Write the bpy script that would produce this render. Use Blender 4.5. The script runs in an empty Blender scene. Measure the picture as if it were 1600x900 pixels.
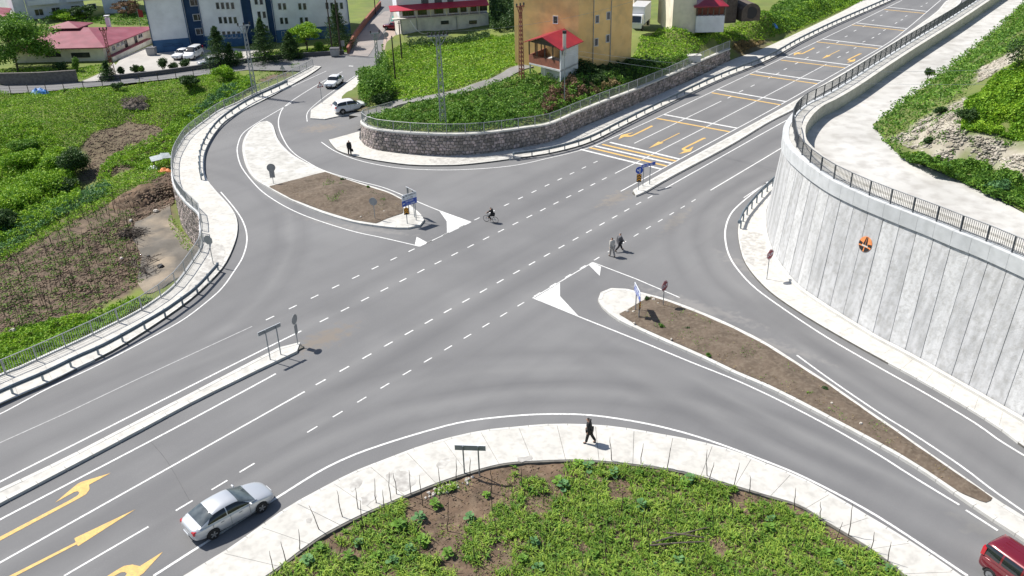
import bpy, bmesh, math, random
import numpy as np
from mathutils import Vector, Matrix
from mathutils.geometry import delaunay_2d_cdt
random.seed(7); rng = np.random.default_rng(7)
S = bpy.context.scene; C = S.collection
# ---------------------------------------------------------------- camera
F, TH, RO, H = 1372.6, math.radians(27.95), math.radians(1.57), 31.5
fw = np.array([0, math.cos(TH), -math.sin(TH)]); rt0 = np.array([1., 0, 0]); dn0 = np.cross(fw, rt0)
rt = math.cos(RO)*rt0 + math.sin(RO)*dn0; dn = -math.sin(RO)*rt0 + math.cos(RO)*dn0
CM = np.array([rt, dn, fw])
cd = bpy.data.cameras.new('camera'); cam = bpy.data.objects.new('camera', cd); C.objects.link(cam); S.camera = cam
cd.sensor_width = 36; cd.lens = F/1600*36; cd.clip_end = 3000; cd.clip_start = .5
cam.matrix_world = Matrix(((rt[0], -dn[0], -fw[0], 0), (rt[1], -dn[1], -fw[1], 0), (rt[2], -dn[2], -fw[2], H), (0, 0, 0, 1)))
# ---------------------------------------------------------------- sky and sun
SUN_EL, SUN_AZ = 53.0, 297.0          # azimuth clockwise from +Y
W = bpy.data.worlds.new('World'); S.world = W; W.use_nodes = True
nt = W.node_tree; bg = nt.nodes['Background']; sk = nt.nodes.new('ShaderNodeTexSky'); sk.sky_type = 'NISHITA'
sk.sun_disc = False; sk.sun_elevation = math.radians(SUN_EL); sk.sun_rotation = math.radians(SUN_AZ)
nt.links.new(sk.outputs[0], bg.inputs[0]); bg.inputs[1].default_value = .08
sl = bpy.data.lights.new('sun', 'SUN'); sl.energy = 4.5; sl.angle = math.radians(.5); sl.color = (1, .955, .88)
so = bpy.data.objects.new('sun', sl); C.objects.link(so)
a, e = math.radians(SUN_AZ), math.radians(SUN_EL)
so.rotation_euler = Vector((math.sin(a)*math.cos(e), math.cos(a)*math.cos(e), math.sin(e))).to_track_quat('Z', 'Y').to_euler()
S.view_settings.view_transform = 'Standard'; S.view_settings.look = 'None'; S.view_settings.gamma = 1
S.view_settings.exposure = .58

# ---------------------------------------------------------------- geometry helpers
def G(x, y, z=0.):
    d = CM.T @ np.array([(x-800)/F, (y-450)/F, 1.]); t = (z-H)/d[2]
    return np.array([d[0]*t, d[1]*t, z])
def PJ(P):
    q = (np.asarray(P, float)-[0, 0, H]) @ CM.T
    return 800+F*q[..., 0]/q[..., 2], 450+F*q[..., 1]/q[..., 2]
def GL(pts, z=0.): return [G(x, y, z) for x, y in pts]
def HT(fx, fy, ty, z=0.):             # height above a base point whose top shows at ty
    b = G(fx, fy, z); lo, hi = 0., 40.
    for _ in range(50):
        m = (lo+hi)/2
        if PJ([b[0], b[1], z+m])[1] > ty: lo = m
        else: hi = m
    return lo
def onplane(x, y, P0, P1):            # pixel -> (s, z) on the vertical plane through P0,P1
    d = CM.T @ np.array([(x-800)/F, (y-450)/F, 1.]); u = np.array(P1[:2])-np.array(P0[:2]); L = np.hypot(*u); u = u/L
    n = np.array([-u[1], u[0]]); t = (np.array(P0[:2]) @ n)/(d[:2] @ n); p = d*t
    return float((p[:2]-np.array(P0[:2])) @ u), float(p[2]+H)
def resample(P, step=None, n=None, closed=False):
    P = np.array([p[:3] if len(p) > 2 else (p[0], p[1], 0) for p in P], float)
    if closed: P = np.vstack([P, P[:1]])
    s = np.r_[0, np.cumsum(np.linalg.norm(np.diff(P, axis=0), axis=1))]
    if n is None: n = max(2, int(round(s[-1]/step))+1)
    t = np.linspace(0, s[-1], n); Q = np.stack([np.interp(t, s, P[:, k]) for k in range(3)], 1)
    return Q[:-1] if closed else Q
def smooth(P, step=.6, closed=False):  # catmull-rom through the points, then even spacing
    P = np.array([(p[0], p[1], p[2] if len(p) > 2 else 0.) for p in P], float); n = len(P); out = []
    for i in range(n if closed else n-1):
        g = (lambda k: P[k % n]) if closed else (lambda k: P[min(max(k, 0), n-1)])
        p0, p1, p2, p3 = g(i-1), g(i), g(i+1), g(i+2)
        for t in np.linspace(0, 1, 8, endpoint=False):
            out.append(.5*((2*p1)+(-p0+p2)*t+(2*p0-5*p1+4*p2-p3)*t*t+(-p0+3*p1-3*p2+p3)*t**3))
    if not closed: out.append(P[-1])
    return resample(out, step, closed=closed)
def offset(P, d, closed=False):        # to the left of travel for d>0
    P = np.array(P, float); n = len(P); T = np.zeros((n, 2))
    for i in range(n):
        a = P[(i-1) % n] if closed or i > 0 else P[i]; b = P[(i+1) % n] if closed or i < n-1 else P[i]
        v = (b-a)[:2]; T[i] = v/(np.hypot(*v)+1e-9)
    Q = P.copy(); Q[:, 0] -= T[:, 1]*d; Q[:, 1] += T[:, 0]*d
    return Q
def area2(P): P = np.array(P); x, y = P[:, 0], P[:, 1]; return float(np.sum(x*np.roll(y, -1)-y*np.roll(x, -1)))
def inpoly(pts, poly):
    x, y = np.asarray(pts)[:, 0], np.asarray(pts)[:, 1]; r = np.zeros(len(x), bool); n = len(poly); j = n-1
    for i in range(n):
        xi, yi, xj, yj = poly[i][0], poly[i][1], poly[j][0], poly[j][1]
        c = ((yi > y) != (yj > y)) & (x < (xj-xi)*(y-yi)/(yj-yi+1e-12)+xi); r ^= c; j = i
    return r
def vnoise(x, y, sc, seed=0):          # smooth value noise 0..1
    x = np.asarray(x, float)/sc+seed*17.3; y = np.asarray(y, float)/sc+seed*7.7
    xi, yi = np.floor(x).astype(np.int64), np.floor(y).astype(np.int64); fx, fy = x-xi, y-yi
    fx = fx*fx*(3-2*fx); fy = fy*fy*(3-2*fy)
    def h(a, b):
        v = (a*374761393+b*668265263+seed*1442695041) & 0xffffffff; v = ((v ^ (v >> 13))*1274126177) & 0xffffffff
        return ((v ^ (v >> 16)) & 0xffff)/65535.
    return (h(xi, yi)*(1-fx)+h(xi+1, yi)*fx)*(1-fy)+(h(xi, yi+1)*(1-fx)+h(xi+1, yi+1)*fx)*fy

# ---------------------------------------------------------------- object helpers
def tag(o, label=None, cat=None, group=None, kind=None):
    if label: o['label'] = label
    if cat: o['category'] = cat
    if group: o['group'] = group
    if kind: o['kind'] = kind
    return o
def empty(name, loc, rz=0.):
    o = bpy.data.objects.new(name, None); C.objects.link(o); o.location = loc; o.rotation_euler = (0, 0, rz); o.empty_display_size = .2
    return o
def thing(name, loc, rz, label, cat, group=None): return tag(empty(name, loc, rz), label, cat, group)
def link(name, me, m=None, parent=None, loc=None):
    o = bpy.data.objects.new(name, me); C.objects.link(o)
    if m is not None and len(me.materials) == 0:
        for k in (m if isinstance(m, (list, tuple)) else [m]): me.materials.append(k)
    if parent is not None: o.parent = parent
    if loc is not None: o.location = loc
    return o
class MB:
    def __init__(s): s.v = []; s.f = []; s.mi = []
    def add(s, vs, fs, mi=0):
        k = len(s.v); s.v += [tuple(map(float, p)) for p in vs]; s.f += [tuple(k+i for i in f) for f in fs]; s.mi += [mi]*len(fs); return s
    def hexa(s, p, mi=0):              # 8 points: bottom 4 ccw, top 4 ccw
        return s.add(p, [(3, 2, 1, 0), (4, 5, 6, 7), (0, 1, 5, 4), (1, 2, 6, 5), (2, 3, 7, 6), (3, 0, 4, 7)], mi)
    def box(s, c, d, rz=0., mi=0):
        x, y, z = d[0]/2, d[1]/2, d[2]/2; cz, sz = math.cos(rz), math.sin(rz); P = []
        for dz in (-z, z):
            for dx, dy in ((-x, -y), (x, -y), (x, y), (-x, y)): P.append((c[0]+dx*cz-dy*sz, c[1]+dx*sz+dy*cz, c[2]+dz))
        return s.hexa(P, mi)
    def bar(s, a, b, w, h=None, mi=0, up=(0, 0, 1)):
        a, b = Vector(a), Vector(b); h = h or w; t = (b-a).normalized(); u = Vector(up)
        if abs(t.dot(u)) > .98: u = Vector((1, 0, 0))
        r = t.cross(u).normalized()*w/2; q = r.cross(t).normalized()*h/2
        return s.hexa([a-r-q, a+r-q, b+r-q, b-r-q, a-r+q, a+r+q, b+r+q, b-r+q], mi)
    def tube(s, P, r, n=6, mi=0, cap=True):
        P = [Vector(p) for p in P]; k = len(s.v); m = len(P)
        rr = r if isinstance(r, (list, tuple, np.ndarray)) else [r]*m; ref = None
        for i, p in enumerate(P):
            t = (P[min(i+1, m-1)]-P[max(i-1, 0)]).normalized()
            if ref is None: ref = t.orthogonal().normalized()
            ref = (ref-t*ref.dot(t)).normalized(); b = t.cross(ref)
            for j in range(n):
                an = 2*math.pi*j/n; s.v.append(tuple(p+(ref*math.cos(an)+b*math.sin(an))*rr[i]))
        for i in range(m-1):
            for j in range(n):
                j2 = (j+1) % n; s.f.append((k+i*n+j, k+i*n+j2, k+(i+1)*n+j2, k+(i+1)*n+j)); s.mi.append(mi)
        if cap: s.f.append(tuple(k+j for j in reversed(range(n)))); s.f.append(tuple(k+(m-1)*n+j for j in range(n))); s.mi += [mi, mi]
        return s
    def prism(s, P, z0, z1, mi=0):     # footprint list of xy
        P = [tuple(p[:2]) for p in P]
        if area2(P) < 0: P = P[::-1]
        n = len(P); vs = [(x, y, z0) for x, y in P]+[(x, y, z1) for x, y in P]
        return s.add(vs, [tuple(reversed(range(n))), tuple(range(n, 2*n))]+[(i, (i+1) % n, n+(i+1) % n, n+i) for i in range(n)], mi)
    def disc(s, c, nrm, r, th=.02, n=20, mi=0):
        nrm = Vector(nrm).normalized(); c = Vector(c); return s.tube([c-nrm*th/2, c+nrm*th/2], r, n, mi)
    def build(s, name, m=None, parent=None, sm=False, bevel=0, loc=None):
        me = bpy.data.meshes.new(name); me.from_pydata(s.v, [], s.f)
        ms = m if isinstance(m, (list, tuple)) else [m]
        for k in ms: me.materials.append(k)
        if len(ms) > 1: me.polygons.foreach_set('material_index', s.mi)
        if sm: me.polygons.foreach_set('use_smooth', [True]*len(me.polygons))
        me.update(); o = link(name, me, None, parent, loc)
        if bevel:
            b = o.modifiers.new('b', 'BEVEL'); b.width = bevel; b.segments = 2; b.limit_method = 'ANGLE'
        return o
def npmesh(name, V, Fc, m, parent=None, kind=None, attr=None):
    V = np.asarray(V, np.float32).reshape(-1, 3); Fc = np.asarray(Fc, np.int32); k = Fc.shape[1]; n = len(Fc)
    me = bpy.data.meshes.new(name); me.vertices.add(len(V)); me.vertices.foreach_set('co', V.ravel())
    me.loops.add(n*k); me.loops.foreach_set('vertex_index', Fc.ravel())
    me.polygons.add(n); me.polygons.foreach_set('loop_start', np.arange(0, n*k, k, dtype=np.int32))
    if attr is not None:
        for nm, val in attr.items():
            at = me.attributes.new(nm, 'FLOAT', 'POINT'); at.data.foreach_set('value', np.asarray(val, np.float32))
    me.update(calc_edges=True); me.validate()
    o = link(name, me, m, parent)
    if kind: o['kind'] = kind
    return o

# ---------------------------------------------------------------- materials
def pm(name, c1, c2=None, sc=1., rough=.85, bump=0., bsc=20., c3=None, sc3=8., amt3=.5, metal=0., island=0., spec=None, stretch=None, soil=None, coat=0., trans=0., lo=.35, hi=.65):
    m = bpy.data.materials.new(name); m.use_nodes = True; n = m.node_tree.nodes; L = m.node_tree.links; b = n['Principled BSDF']
    b.inputs['Roughness'].default_value = rough; b.inputs['Metallic'].default_value = metal
    if spec is not None: b.inputs['Specular IOR Level'].default_value = spec
    if coat: b.inputs['Coat Weight'].default_value = coat; b.inputs['Coat Roughness'].default_value = .06
    if trans: b.inputs['Transmission Weight'].default_value = trans
    g = n.new('ShaderNodeNewGeometry'); pos = g.outputs['Position']
    if stretch:
        mp = n.new('ShaderNodeMapping'); mp.inputs['Rotation'].default_value = (0, 0, stretch[0]); mp.inputs['Scale'].default_value = stretch[1]
        L.new(pos, mp.inputs[0]); spos = mp.outputs[0]
    else: spos = pos
    def noise(s, p, det=6., a=.0, z=1.):
        t = n.new('ShaderNodeTexNoise'); t.inputs['Scale'].default_value = s; t.inputs['Detail'].default_value = det; L.new(p, t.inputs['Vector'])
        r = n.new('ShaderNodeMapRange'); r.inputs[1].default_value = a; r.inputs[2].default_value = z; L.new(t.outputs[0], r.inputs[0]); return r.outputs[0]
    def mix(f, a, b2, mode='MIX'):
        x = n.new('ShaderNodeMix'); x.data_type = 'RGBA'; x.blend_type = mode
        if isinstance(f, float): x.inputs[0].default_value = f
        else: L.new(f, x.inputs[0])
        for s_, v in ((6, a), (7, b2)):
            if isinstance(v, tuple): x.inputs[s_].default_value = v+(1,) if len(v) == 3 else v
            else: L.new(v, x.inputs[s_])
        return x.outputs[2]
    col = c1
    if c2: col = mix(noise(sc, spos, 6., lo, hi), c1, c2)
    if c3:
        f = noise(sc3, pos, 4., .45, .7); k = n.new('ShaderNodeMath'); k.operation = 'MULTIPLY'; L.new(f, k.inputs[0]); k.inputs[1].default_value = amt3
        col = mix(k.outputs[0], col, c3)
    if soil:
        at = n.new('ShaderNodeAttribute'); at.attribute_name = 'soil'; sc_ = mix(noise(1.1, pos, 8., .3, .7), soil[0], soil[1]); col = mix(at.outputs['Fac'], col, sc_)
    if island:
        hs = n.new('ShaderNodeHueSaturation'); r = n.new('ShaderNodeMapRange'); L.new(g.outputs['Random Per Island'], r.inputs[0])
        r.inputs[3].default_value = 1-island; r.inputs[4].default_value = 1+island; L.new(r.outputs[0], hs.inputs['Value'])
        r2 = n.new('ShaderNodeMapRange'); L.new(g.outputs['Random Per Island'], r2.inputs[0]); r2.inputs[3].default_value = .5+island*.06; r2.inputs[4].default_value = .5-island*.06
        L.new(r2.outputs[0], hs.inputs['Hue'])
        if isinstance(col, tuple): hs.inputs['Color'].default_value = col+(1,)
        else: L.new(col, hs.inputs['Color'])
        col = hs.outputs[0]
    if isinstance(col, tuple): b.inputs['Base Color'].default_value = col+(1,)
    else: L.new(col, b.inputs['Base Color'])
    if bump:
        bp = n.new('ShaderNodeBump'); bp.inputs['Strength'].default_value = min(1, bump); bp.inputs['Distance'].default_value = .03*max(1, bump)
        L.new(noise(bsc, pos, 5.), bp.inputs['Height']); L.new(bp.outputs[0], b.inputs['Normal'])
    m['_c'] = 1
    return m
def leafmat(name, c1, c2, sc=.6, island=.35, tl=.25):
    m = pm(name, c1, c2, sc, rough=.6, island=island, spec=.25); n = m.node_tree.nodes; L = m.node_tree.links; b = n['Principled BSDF']
    t = n.new('ShaderNodeBsdfTranslucent'); mx = n.new('ShaderNodeMixShader'); mx.inputs[0].default_value = tl
    src = b.inputs['Base Color'].links[0].from_socket; L.new(src, t.inputs[0]); L.new(b.outputs[0], mx.inputs[1]); L.new(t.outputs[0], mx.inputs[2])
    L.new(mx.outputs[0], n['Material Output'].inputs[0]); return m

M = {}
M['concrete'] = pm('pale_concrete', (.56, .545, .51), (.50, .485, .45), .7, .9, .25, 40, c3=(.30, .29, .27), sc3=2.6, amt3=.42)
M['concrete2'] = pm('worn_concrete', (.55, .54, .51), (.45, .44, .41), .55, .92, .3, 30, c3=(.26, .25, .23), sc3=1.8, amt3=.5)
M['kerb'] = pm('kerb_concrete', (.60, .59, .56), (.50, .49, .46), 1.2, .9, .2, 60)
M['gap'] = pm('joint_dirt', (.10, .095, .085), (.16, .15, .13), 3, .95)
M['wallc'] = pm('rough_wall_concrete', (.49, .495, .505), (.33, .335, .34), 1.0, .95, .6, 9, stretch=(0, (2.2, 2.2, .14)), c3=(.28, .275, .26), sc3=3.5, amt3=.45, lo=.38, hi=.72)
M['capc'] = pm('cap_concrete', (.56, .575, .59), (.47, .485, .495), 1.5, .85, .15, 30)
M['white'] = pm('road_paint_white', (.78, .78, .77), (.60, .60, .59), 3, .7, c3=(.30, .30, .30), sc3=9, amt3=.6)
M['faint'] = pm('worn_road_paint', (.42, .42, .42), (.30, .30, .30), 5, .8)
M['yellow'] = pm('road_paint_yellow', (.72, .46, .14), (.60, .37, .11), 3, .7, c3=(.30, .24, .15), sc3=9, amt3=.55)
M['steel'] = pm('galvanised_steel', (.30, .33, .36), (.22, .25, .28), 4, .45, metal=.6)
M['guard'] = pm('guardrail_steel', (.22, .27, .31), (.16, .20, .235), 3, .45, metal=.45)
M['rail'] = pm('railing_grey', (.42, .43, .44), (.34, .35, .36), 4, .5, metal=.2)
M['darkrail'] = pm('railing_dark_grey', (.10, .11, .125), (.07, .08, .095), 4, .5, metal=.3)
M['stone'] = pm('wall_stone', (.40, .34, .31), (.23, .205, .195), 2.4, .9, .6, 14, island=.45)
M['mortar'] = pm('mortar', (.17, .155, .145), (.11, .10, .095), 3, .95, .3, 30)
M['soil'] = pm('dry_soil', (.135, .102, .075), (.09, .067, .048), 1.2, .98, 1., 6, c3=(.19, .155, .115), sc3=4, amt3=.6)
M['soilw'] = pm('garden_soil', (.165, .11, .072), (.09, .062, .042), .9, .98, 1., 6, c3=(.25, .19, .13), sc3=2.5, amt3=.5)
M['grass'] = pm('field_ground', (.16, .20, .04), (.11, .15, .035), .35, .98, .8, 5, c3=(.17, .17, .06), sc3=.25, amt3=.5, soil=((.17, .125, .085), (.085, .062, .043)))
M['hillg'] = pm('hillside_ground', (.10, .14, .035), (.15, .17, .05), .5, .98, 1., 5, soil=((.43, .40, .33), (.25, .225, .17)))
M['yard'] = pm('yard_concrete', (.44, .42, .39), (.36, .345, .32), .3, .92)
M['pale'] = pm('pale_stone', (.52, .48, .43), (.38, .35, .31), 3, .9)
M['dark'] = pm('blackened', (.02, .02, .022), rough=.6)
M['wood'] = pm('weathered_wood', (.13, .105, .085), (.08, .062, .05), 3, .85)
M['stick'] = pm('pole_wood', (.06, .045, .035), (.035, .027, .021), 3, .85)
M['bark'] = pm('bark', (.11, .085, .065), (.07, .055, .042), 4, .9)
M['tyre'] = pm('tyre_rubber', (.02, .02, .021), rough=.85)
M['alloy'] = pm('wheel_alloy', (.42, .43, .44), rough=.35, metal=.7)
M['glass'] = pm('dark_glass', (.012, .016, .02), rough=.04, spec=.8)
M['wsglass'] = pm('windscreen_glass', (.05, .065, .075), (.10, .12, .13), 2.5, .05, spec=.8)
M['silver'] = pm('silver_paint', (.50, .52, .55), rough=.32, metal=.35, coat=.8)
M['wcar'] = pm('white_paint', (.72, .73, .75), rough=.3, coat=.7)
M['rcar'] = pm('dark_red_paint', (.16, .008, .018), rough=.22, metal=.15, coat=1.)
M['lampw'] = pm('headlamp_glass', (.55, .57, .6), rough=.08)
M['lampr'] = pm('tail_lamp', (.45, .01, .02), rough=.15)
M['blue'] = pm('sign_blue', (.012, .07, .42), rough=.35)
M['signw'] = pm('sign_white', (.72, .75, .80), rough=.4)
M['signg'] = pm('sign_back', (.34, .34, .34), (.28, .28, .28), 3, .6)
M['signr'] = pm('sign_red', (.22, .008, .02), rough=.4)
M['black'] = pm('black_paint', (.012, .012, .013), rough=.6)
M['orange'] = pm('emblem_orange', (.80, .28, .09), (.62, .21, .07), 5, .6)
M['amber'] = pm('sign_amber', (.75, .33, .02), rough=.4)
M['skin'] = pm('skin', (.42, .25, .18), rough=.6)
def flat(n_, c, r=.8, **k): M[n_] = pm(n_, c, tuple(v*.8 for v in c), 2.5, r, **k)
for n_, c in dict(cloth_black=(.016, .015, .016), cloth_grey=(.13, .13, .14), cloth_cream=(.55, .52, .47), trouser_beige=(.36, .33, .30), trouser_dark=(.02, .02, .024), shirt_white=(.6, .6, .65), hair_dark=(.015, .013, .012), hair_grey=(.3, .3, .3), bag_black=(.02, .02, .02), hood_grey=(.10, .12, .11)).items(): flat(n_, c)
M['leaf_bright'] = leafmat('bright_leaf', (.27, .45, .035), (.16, .32, .025))
M['leaf_mid'] = leafmat('mid_green_leaf', (.16, .31, .04), (.09, .20, .028))
M['leaf_dark'] = leafmat('dark_green_leaf', (.065, .125, .035), (.035, .08, .022))
M['leaf_blue'] = leafmat('blue_green_leaf', (.13, .27, .10), (.08, .19, .07))
M['leaf_maize'] = leafmat('seedling_leaf', (.27, .40, .06), (.14, .25, .03))
M['leaf_dry'] = leafmat('dry_leaf', (.36, .29, .14), (.24, .18, .08))
M['leaf_red'] = leafmat('bronze_leaf', (.24, .15, .09), (.15, .10, .06))
# ---------------------------------------------------------------- ground regions
def idw(ctrl, p=2.6):
    K = np.array([G(*c) for c in ctrl])
    def f(x, y):
        x, y = np.atleast_1d(np.asarray(x, float)), np.atleast_1d(np.asarray(y, float)); out = np.zeros(len(x))
        for s in range(0, len(x), 20000):
            d = np.hypot(x[s:s+20000, None]-K[:, 0], y[s:s+20000, None]-K[:, 1])+.6; w = d**-p; out[s:s+20000] = (w*K[:, 2]).sum(1)/w.sum(1)
        return out
    return f
def region(name, poly, zf, step, m, soil=None, jit=.35, label=None):
    P = resample([(p[0], p[1], 0) for p in poly], step*1.2, closed=True)[:, :2]
    lo, hi = P.min(0), P.max(0); gx, gy = np.meshgrid(np.arange(lo[0], hi[0], step), np.arange(lo[1], hi[1], step))
    I = np.stack([gx.ravel(), gy.ravel()], 1)+rng.uniform(-jit, jit, (gx.size, 2))*step
    I = I[inpoly(I, P)]; n = len(P)
    for k in range(0, len(I), 4000):     # keep clear of the border
        d = np.hypot(I[k:k+4000, None, 0]-P[:, 0], I[k:k+4000, None, 1]-P[:, 1]).min(1); I[k:k+4000][d < step*.45] = np.nan
    I = I[~np.isnan(I[:, 0])]
    V = [Vector(p) for p in P]+[Vector(p) for p in I]
    vs, _, fs, _, _, _ = delaunay_2d_cdt(V, [(i, (i+1) % n) for i in range(n)], [], 1, 1e-4)
    A = np.array([(v.x, v.y) for v in vs]); z = zf(A[:, 0], A[:, 1]); VV = np.c_[A, z]
    fs = [f if (A[f[1]][0]-A[f[0]][0])*(A[f[2]][1]-A[f[0]][1])-(A[f[1]][1]-A[f[0]][1])*(A[f[2]][0]-A[f[0]][0]) > 0 else (f[0], f[2], f[1]) for f in fs]
    o = npmesh(name, VV, fs, m, attr=None if soil is None else {'soil': soil(VV)}); o['kind'] = 'structure'
    o.data.polygons.foreach_set('use_smooth', [True]*len(o.data.polygons)); return o
def pxmask(polys, soft=None):            # 0/1 by pixel-outline polygons, edges broken by noise
    def f(V):
        x, y = PJ(V); jx = (vnoise(V[:, 0], V[:, 1], 1.6, 3)-.5)*18; jy = (vnoise(V[:, 0], V[:, 1], 1.6, 5)-.5)*12
        Q = np.stack([x+jx, y+jy], 1); r = np.zeros(len(V))
        for p, val in polys: r = np.where(inpoly(Q, p), val, r)
        return r
    return f
g = MB(); g.add([(-1500, -600, -7.5), (1500, -600, -7.5), (1500, 2000, -7.5), (-1500, 2000, -7.5)], [(0, 1, 2, 3)])
tag(g.build('ground', M['grass']), kind='structure')
# pixel outlines shared by several things
KERB_L = [(-150, 698), (0, 634), (75, 601), (125, 576), (187, 544), (250, 504), (300, 468), (330, 440), (349, 419), (362, 395), (371, 367), (370, 342), (357, 321), (337, 299), (323, 280), (319, 258), (324, 230), (343, 200), (360, 185), (393, 167), (427, 150), (452, 136), (477, 122), (493, 112), (502, 105)]
RAIL_L = [(-150, 655), (0, 587), (30, 575), (80, 552), (125, 532), (170, 510), (210, 490), (242, 470), (272, 446), (300, 409), (314, 385), (312, 365), (311, 342), (307, 332), (287, 314), (271, 290), (268, 265), (271, 245), (281, 226), (293, 210), (323, 187), (343, 173), (368, 162), (402, 145), (443, 127), (488, 104)]
STREET_LOW = [(487, 99.5), (460, 100.5), (400, 108.5), (372, 110), (332, 114.5), (275, 122.5), (175, 132.5), (100, 142.5), (0, 146), (-300, 160)]
WL = smooth(GL(RAIL_L), 1.0)
Lpoly = list(WL)+GL(STREET_LOW)+[np.array([-190, 118, 0]), np.array([-120, 20, 0])]
Lctrl = [(300, 380, -4.3), (272, 355, -4.3), (240, 440, -4.2), (200, 440, -4.2), (0, 400, -4.5), (0, 300, -5), (100, 300, -4.6), (150, 250, -4), (262, 250, -3.6), (270, 200, -2.8), (200, 200, -3), (310, 170, -1.8), (360, 140, -.7), (400, 130, -.4), (440, 115, -.1), (0, 160, -.6), (100, 150, -.5), (200, 140, -.4), (300, 125, -.2), (100, 470, -4.2), (0, 520, -4.1), (150, 500, -4.1), (-100, 600, -4.1), (-200, 350, -5), (60, 540, -4.1)]+[(x, y, -.06) for x, y in STREET_LOW]+[(240, 127, -.06), (140, 138, -.06), (50, 144.5, -.06), (-100, 150, -.06), (-200, 155, -.06)]
zL0 = idw(Lctrl)
def zL(x, y): return zL0(x, y)+(vnoise(x, y, 3, 1)-.5)*.35+(vnoise(x, y, .8, 2)-.5)*.14
soilL = pxmask([([(-400, 400), (0, 392), (110, 345), (205, 290), (262, 258), (275, 350), (320, 390), (240, 450), (150, 485), (0, 530), (-400, 640)], 1.), ([(120, 290), (135, 212), (200, 185), (285, 172), (262, 235), (180, 275)], .9), ([(-50, 400), (0, 388), (110, 342), (200, 290), (262, 258), (240, 275), (120, 350), (0, 400)], .6), ([(410, 122), (460, 100), (480, 102), (440, 118), (400, 135)], 1)])
region('field_left', Lpoly, zL, .8, M['grass'], soilL)
dust = region('dusty_track', [G(*p, -4.2) for p in [(212, 350), (240, 338), (266, 322), (270, 350), (300, 379), (314, 388), (285, 432), (255, 452), (228, 462), (214, 440), (222, 400), (206, 372)]], lambda x, y: zL(x, y)+.06, .8, pm('grey_dust', (.145, .132, .115), (.105, .095, .082), .5, .95, .6, 8, c3=(.33, .27, .20), sc3=.30, amt3=.9))

# asphalt: one sheet, everything paved
As = GL(KERB_L)
mid = [(a+b)/2 for a, b in zip(resample(GL(KERB_L), n=40), resample(GL(RAIL_L), n=40))]
SIM = GL([(200, 1000), (355, 900), (450, 833), (525, 790), (600, 756), (700, 719), (762, 704), (850, 693), (925, 693), (1050, 710), (1150, 735), (1250, 770), (1337, 820), (1412, 870), (1510, 940)])
Apoly = [np.array([-34, 14, 0]), np.array([-70, 14, 0])]+[m_ for m_ in mid]+GL(STREET_LOW[:])+[np.array([-190, 120, 0]), np.array([-190, 320, 0]), np.array([240, 320, 0]), np.array([240, 14, 0]), np.array([40, 14, 0])]+SIM[::-1]
m = pm('asphalt', (.172, .172, .175), (.140, .140, .144), .10, .88, .35, 55, c3=(.195, .195, .197), sc3=.16, amt3=.6); M['asphalt'] = m; M['asphd'] = pm('tar', (.09, .09, .095), (.13, .13, .13), 2, .9)
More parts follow.
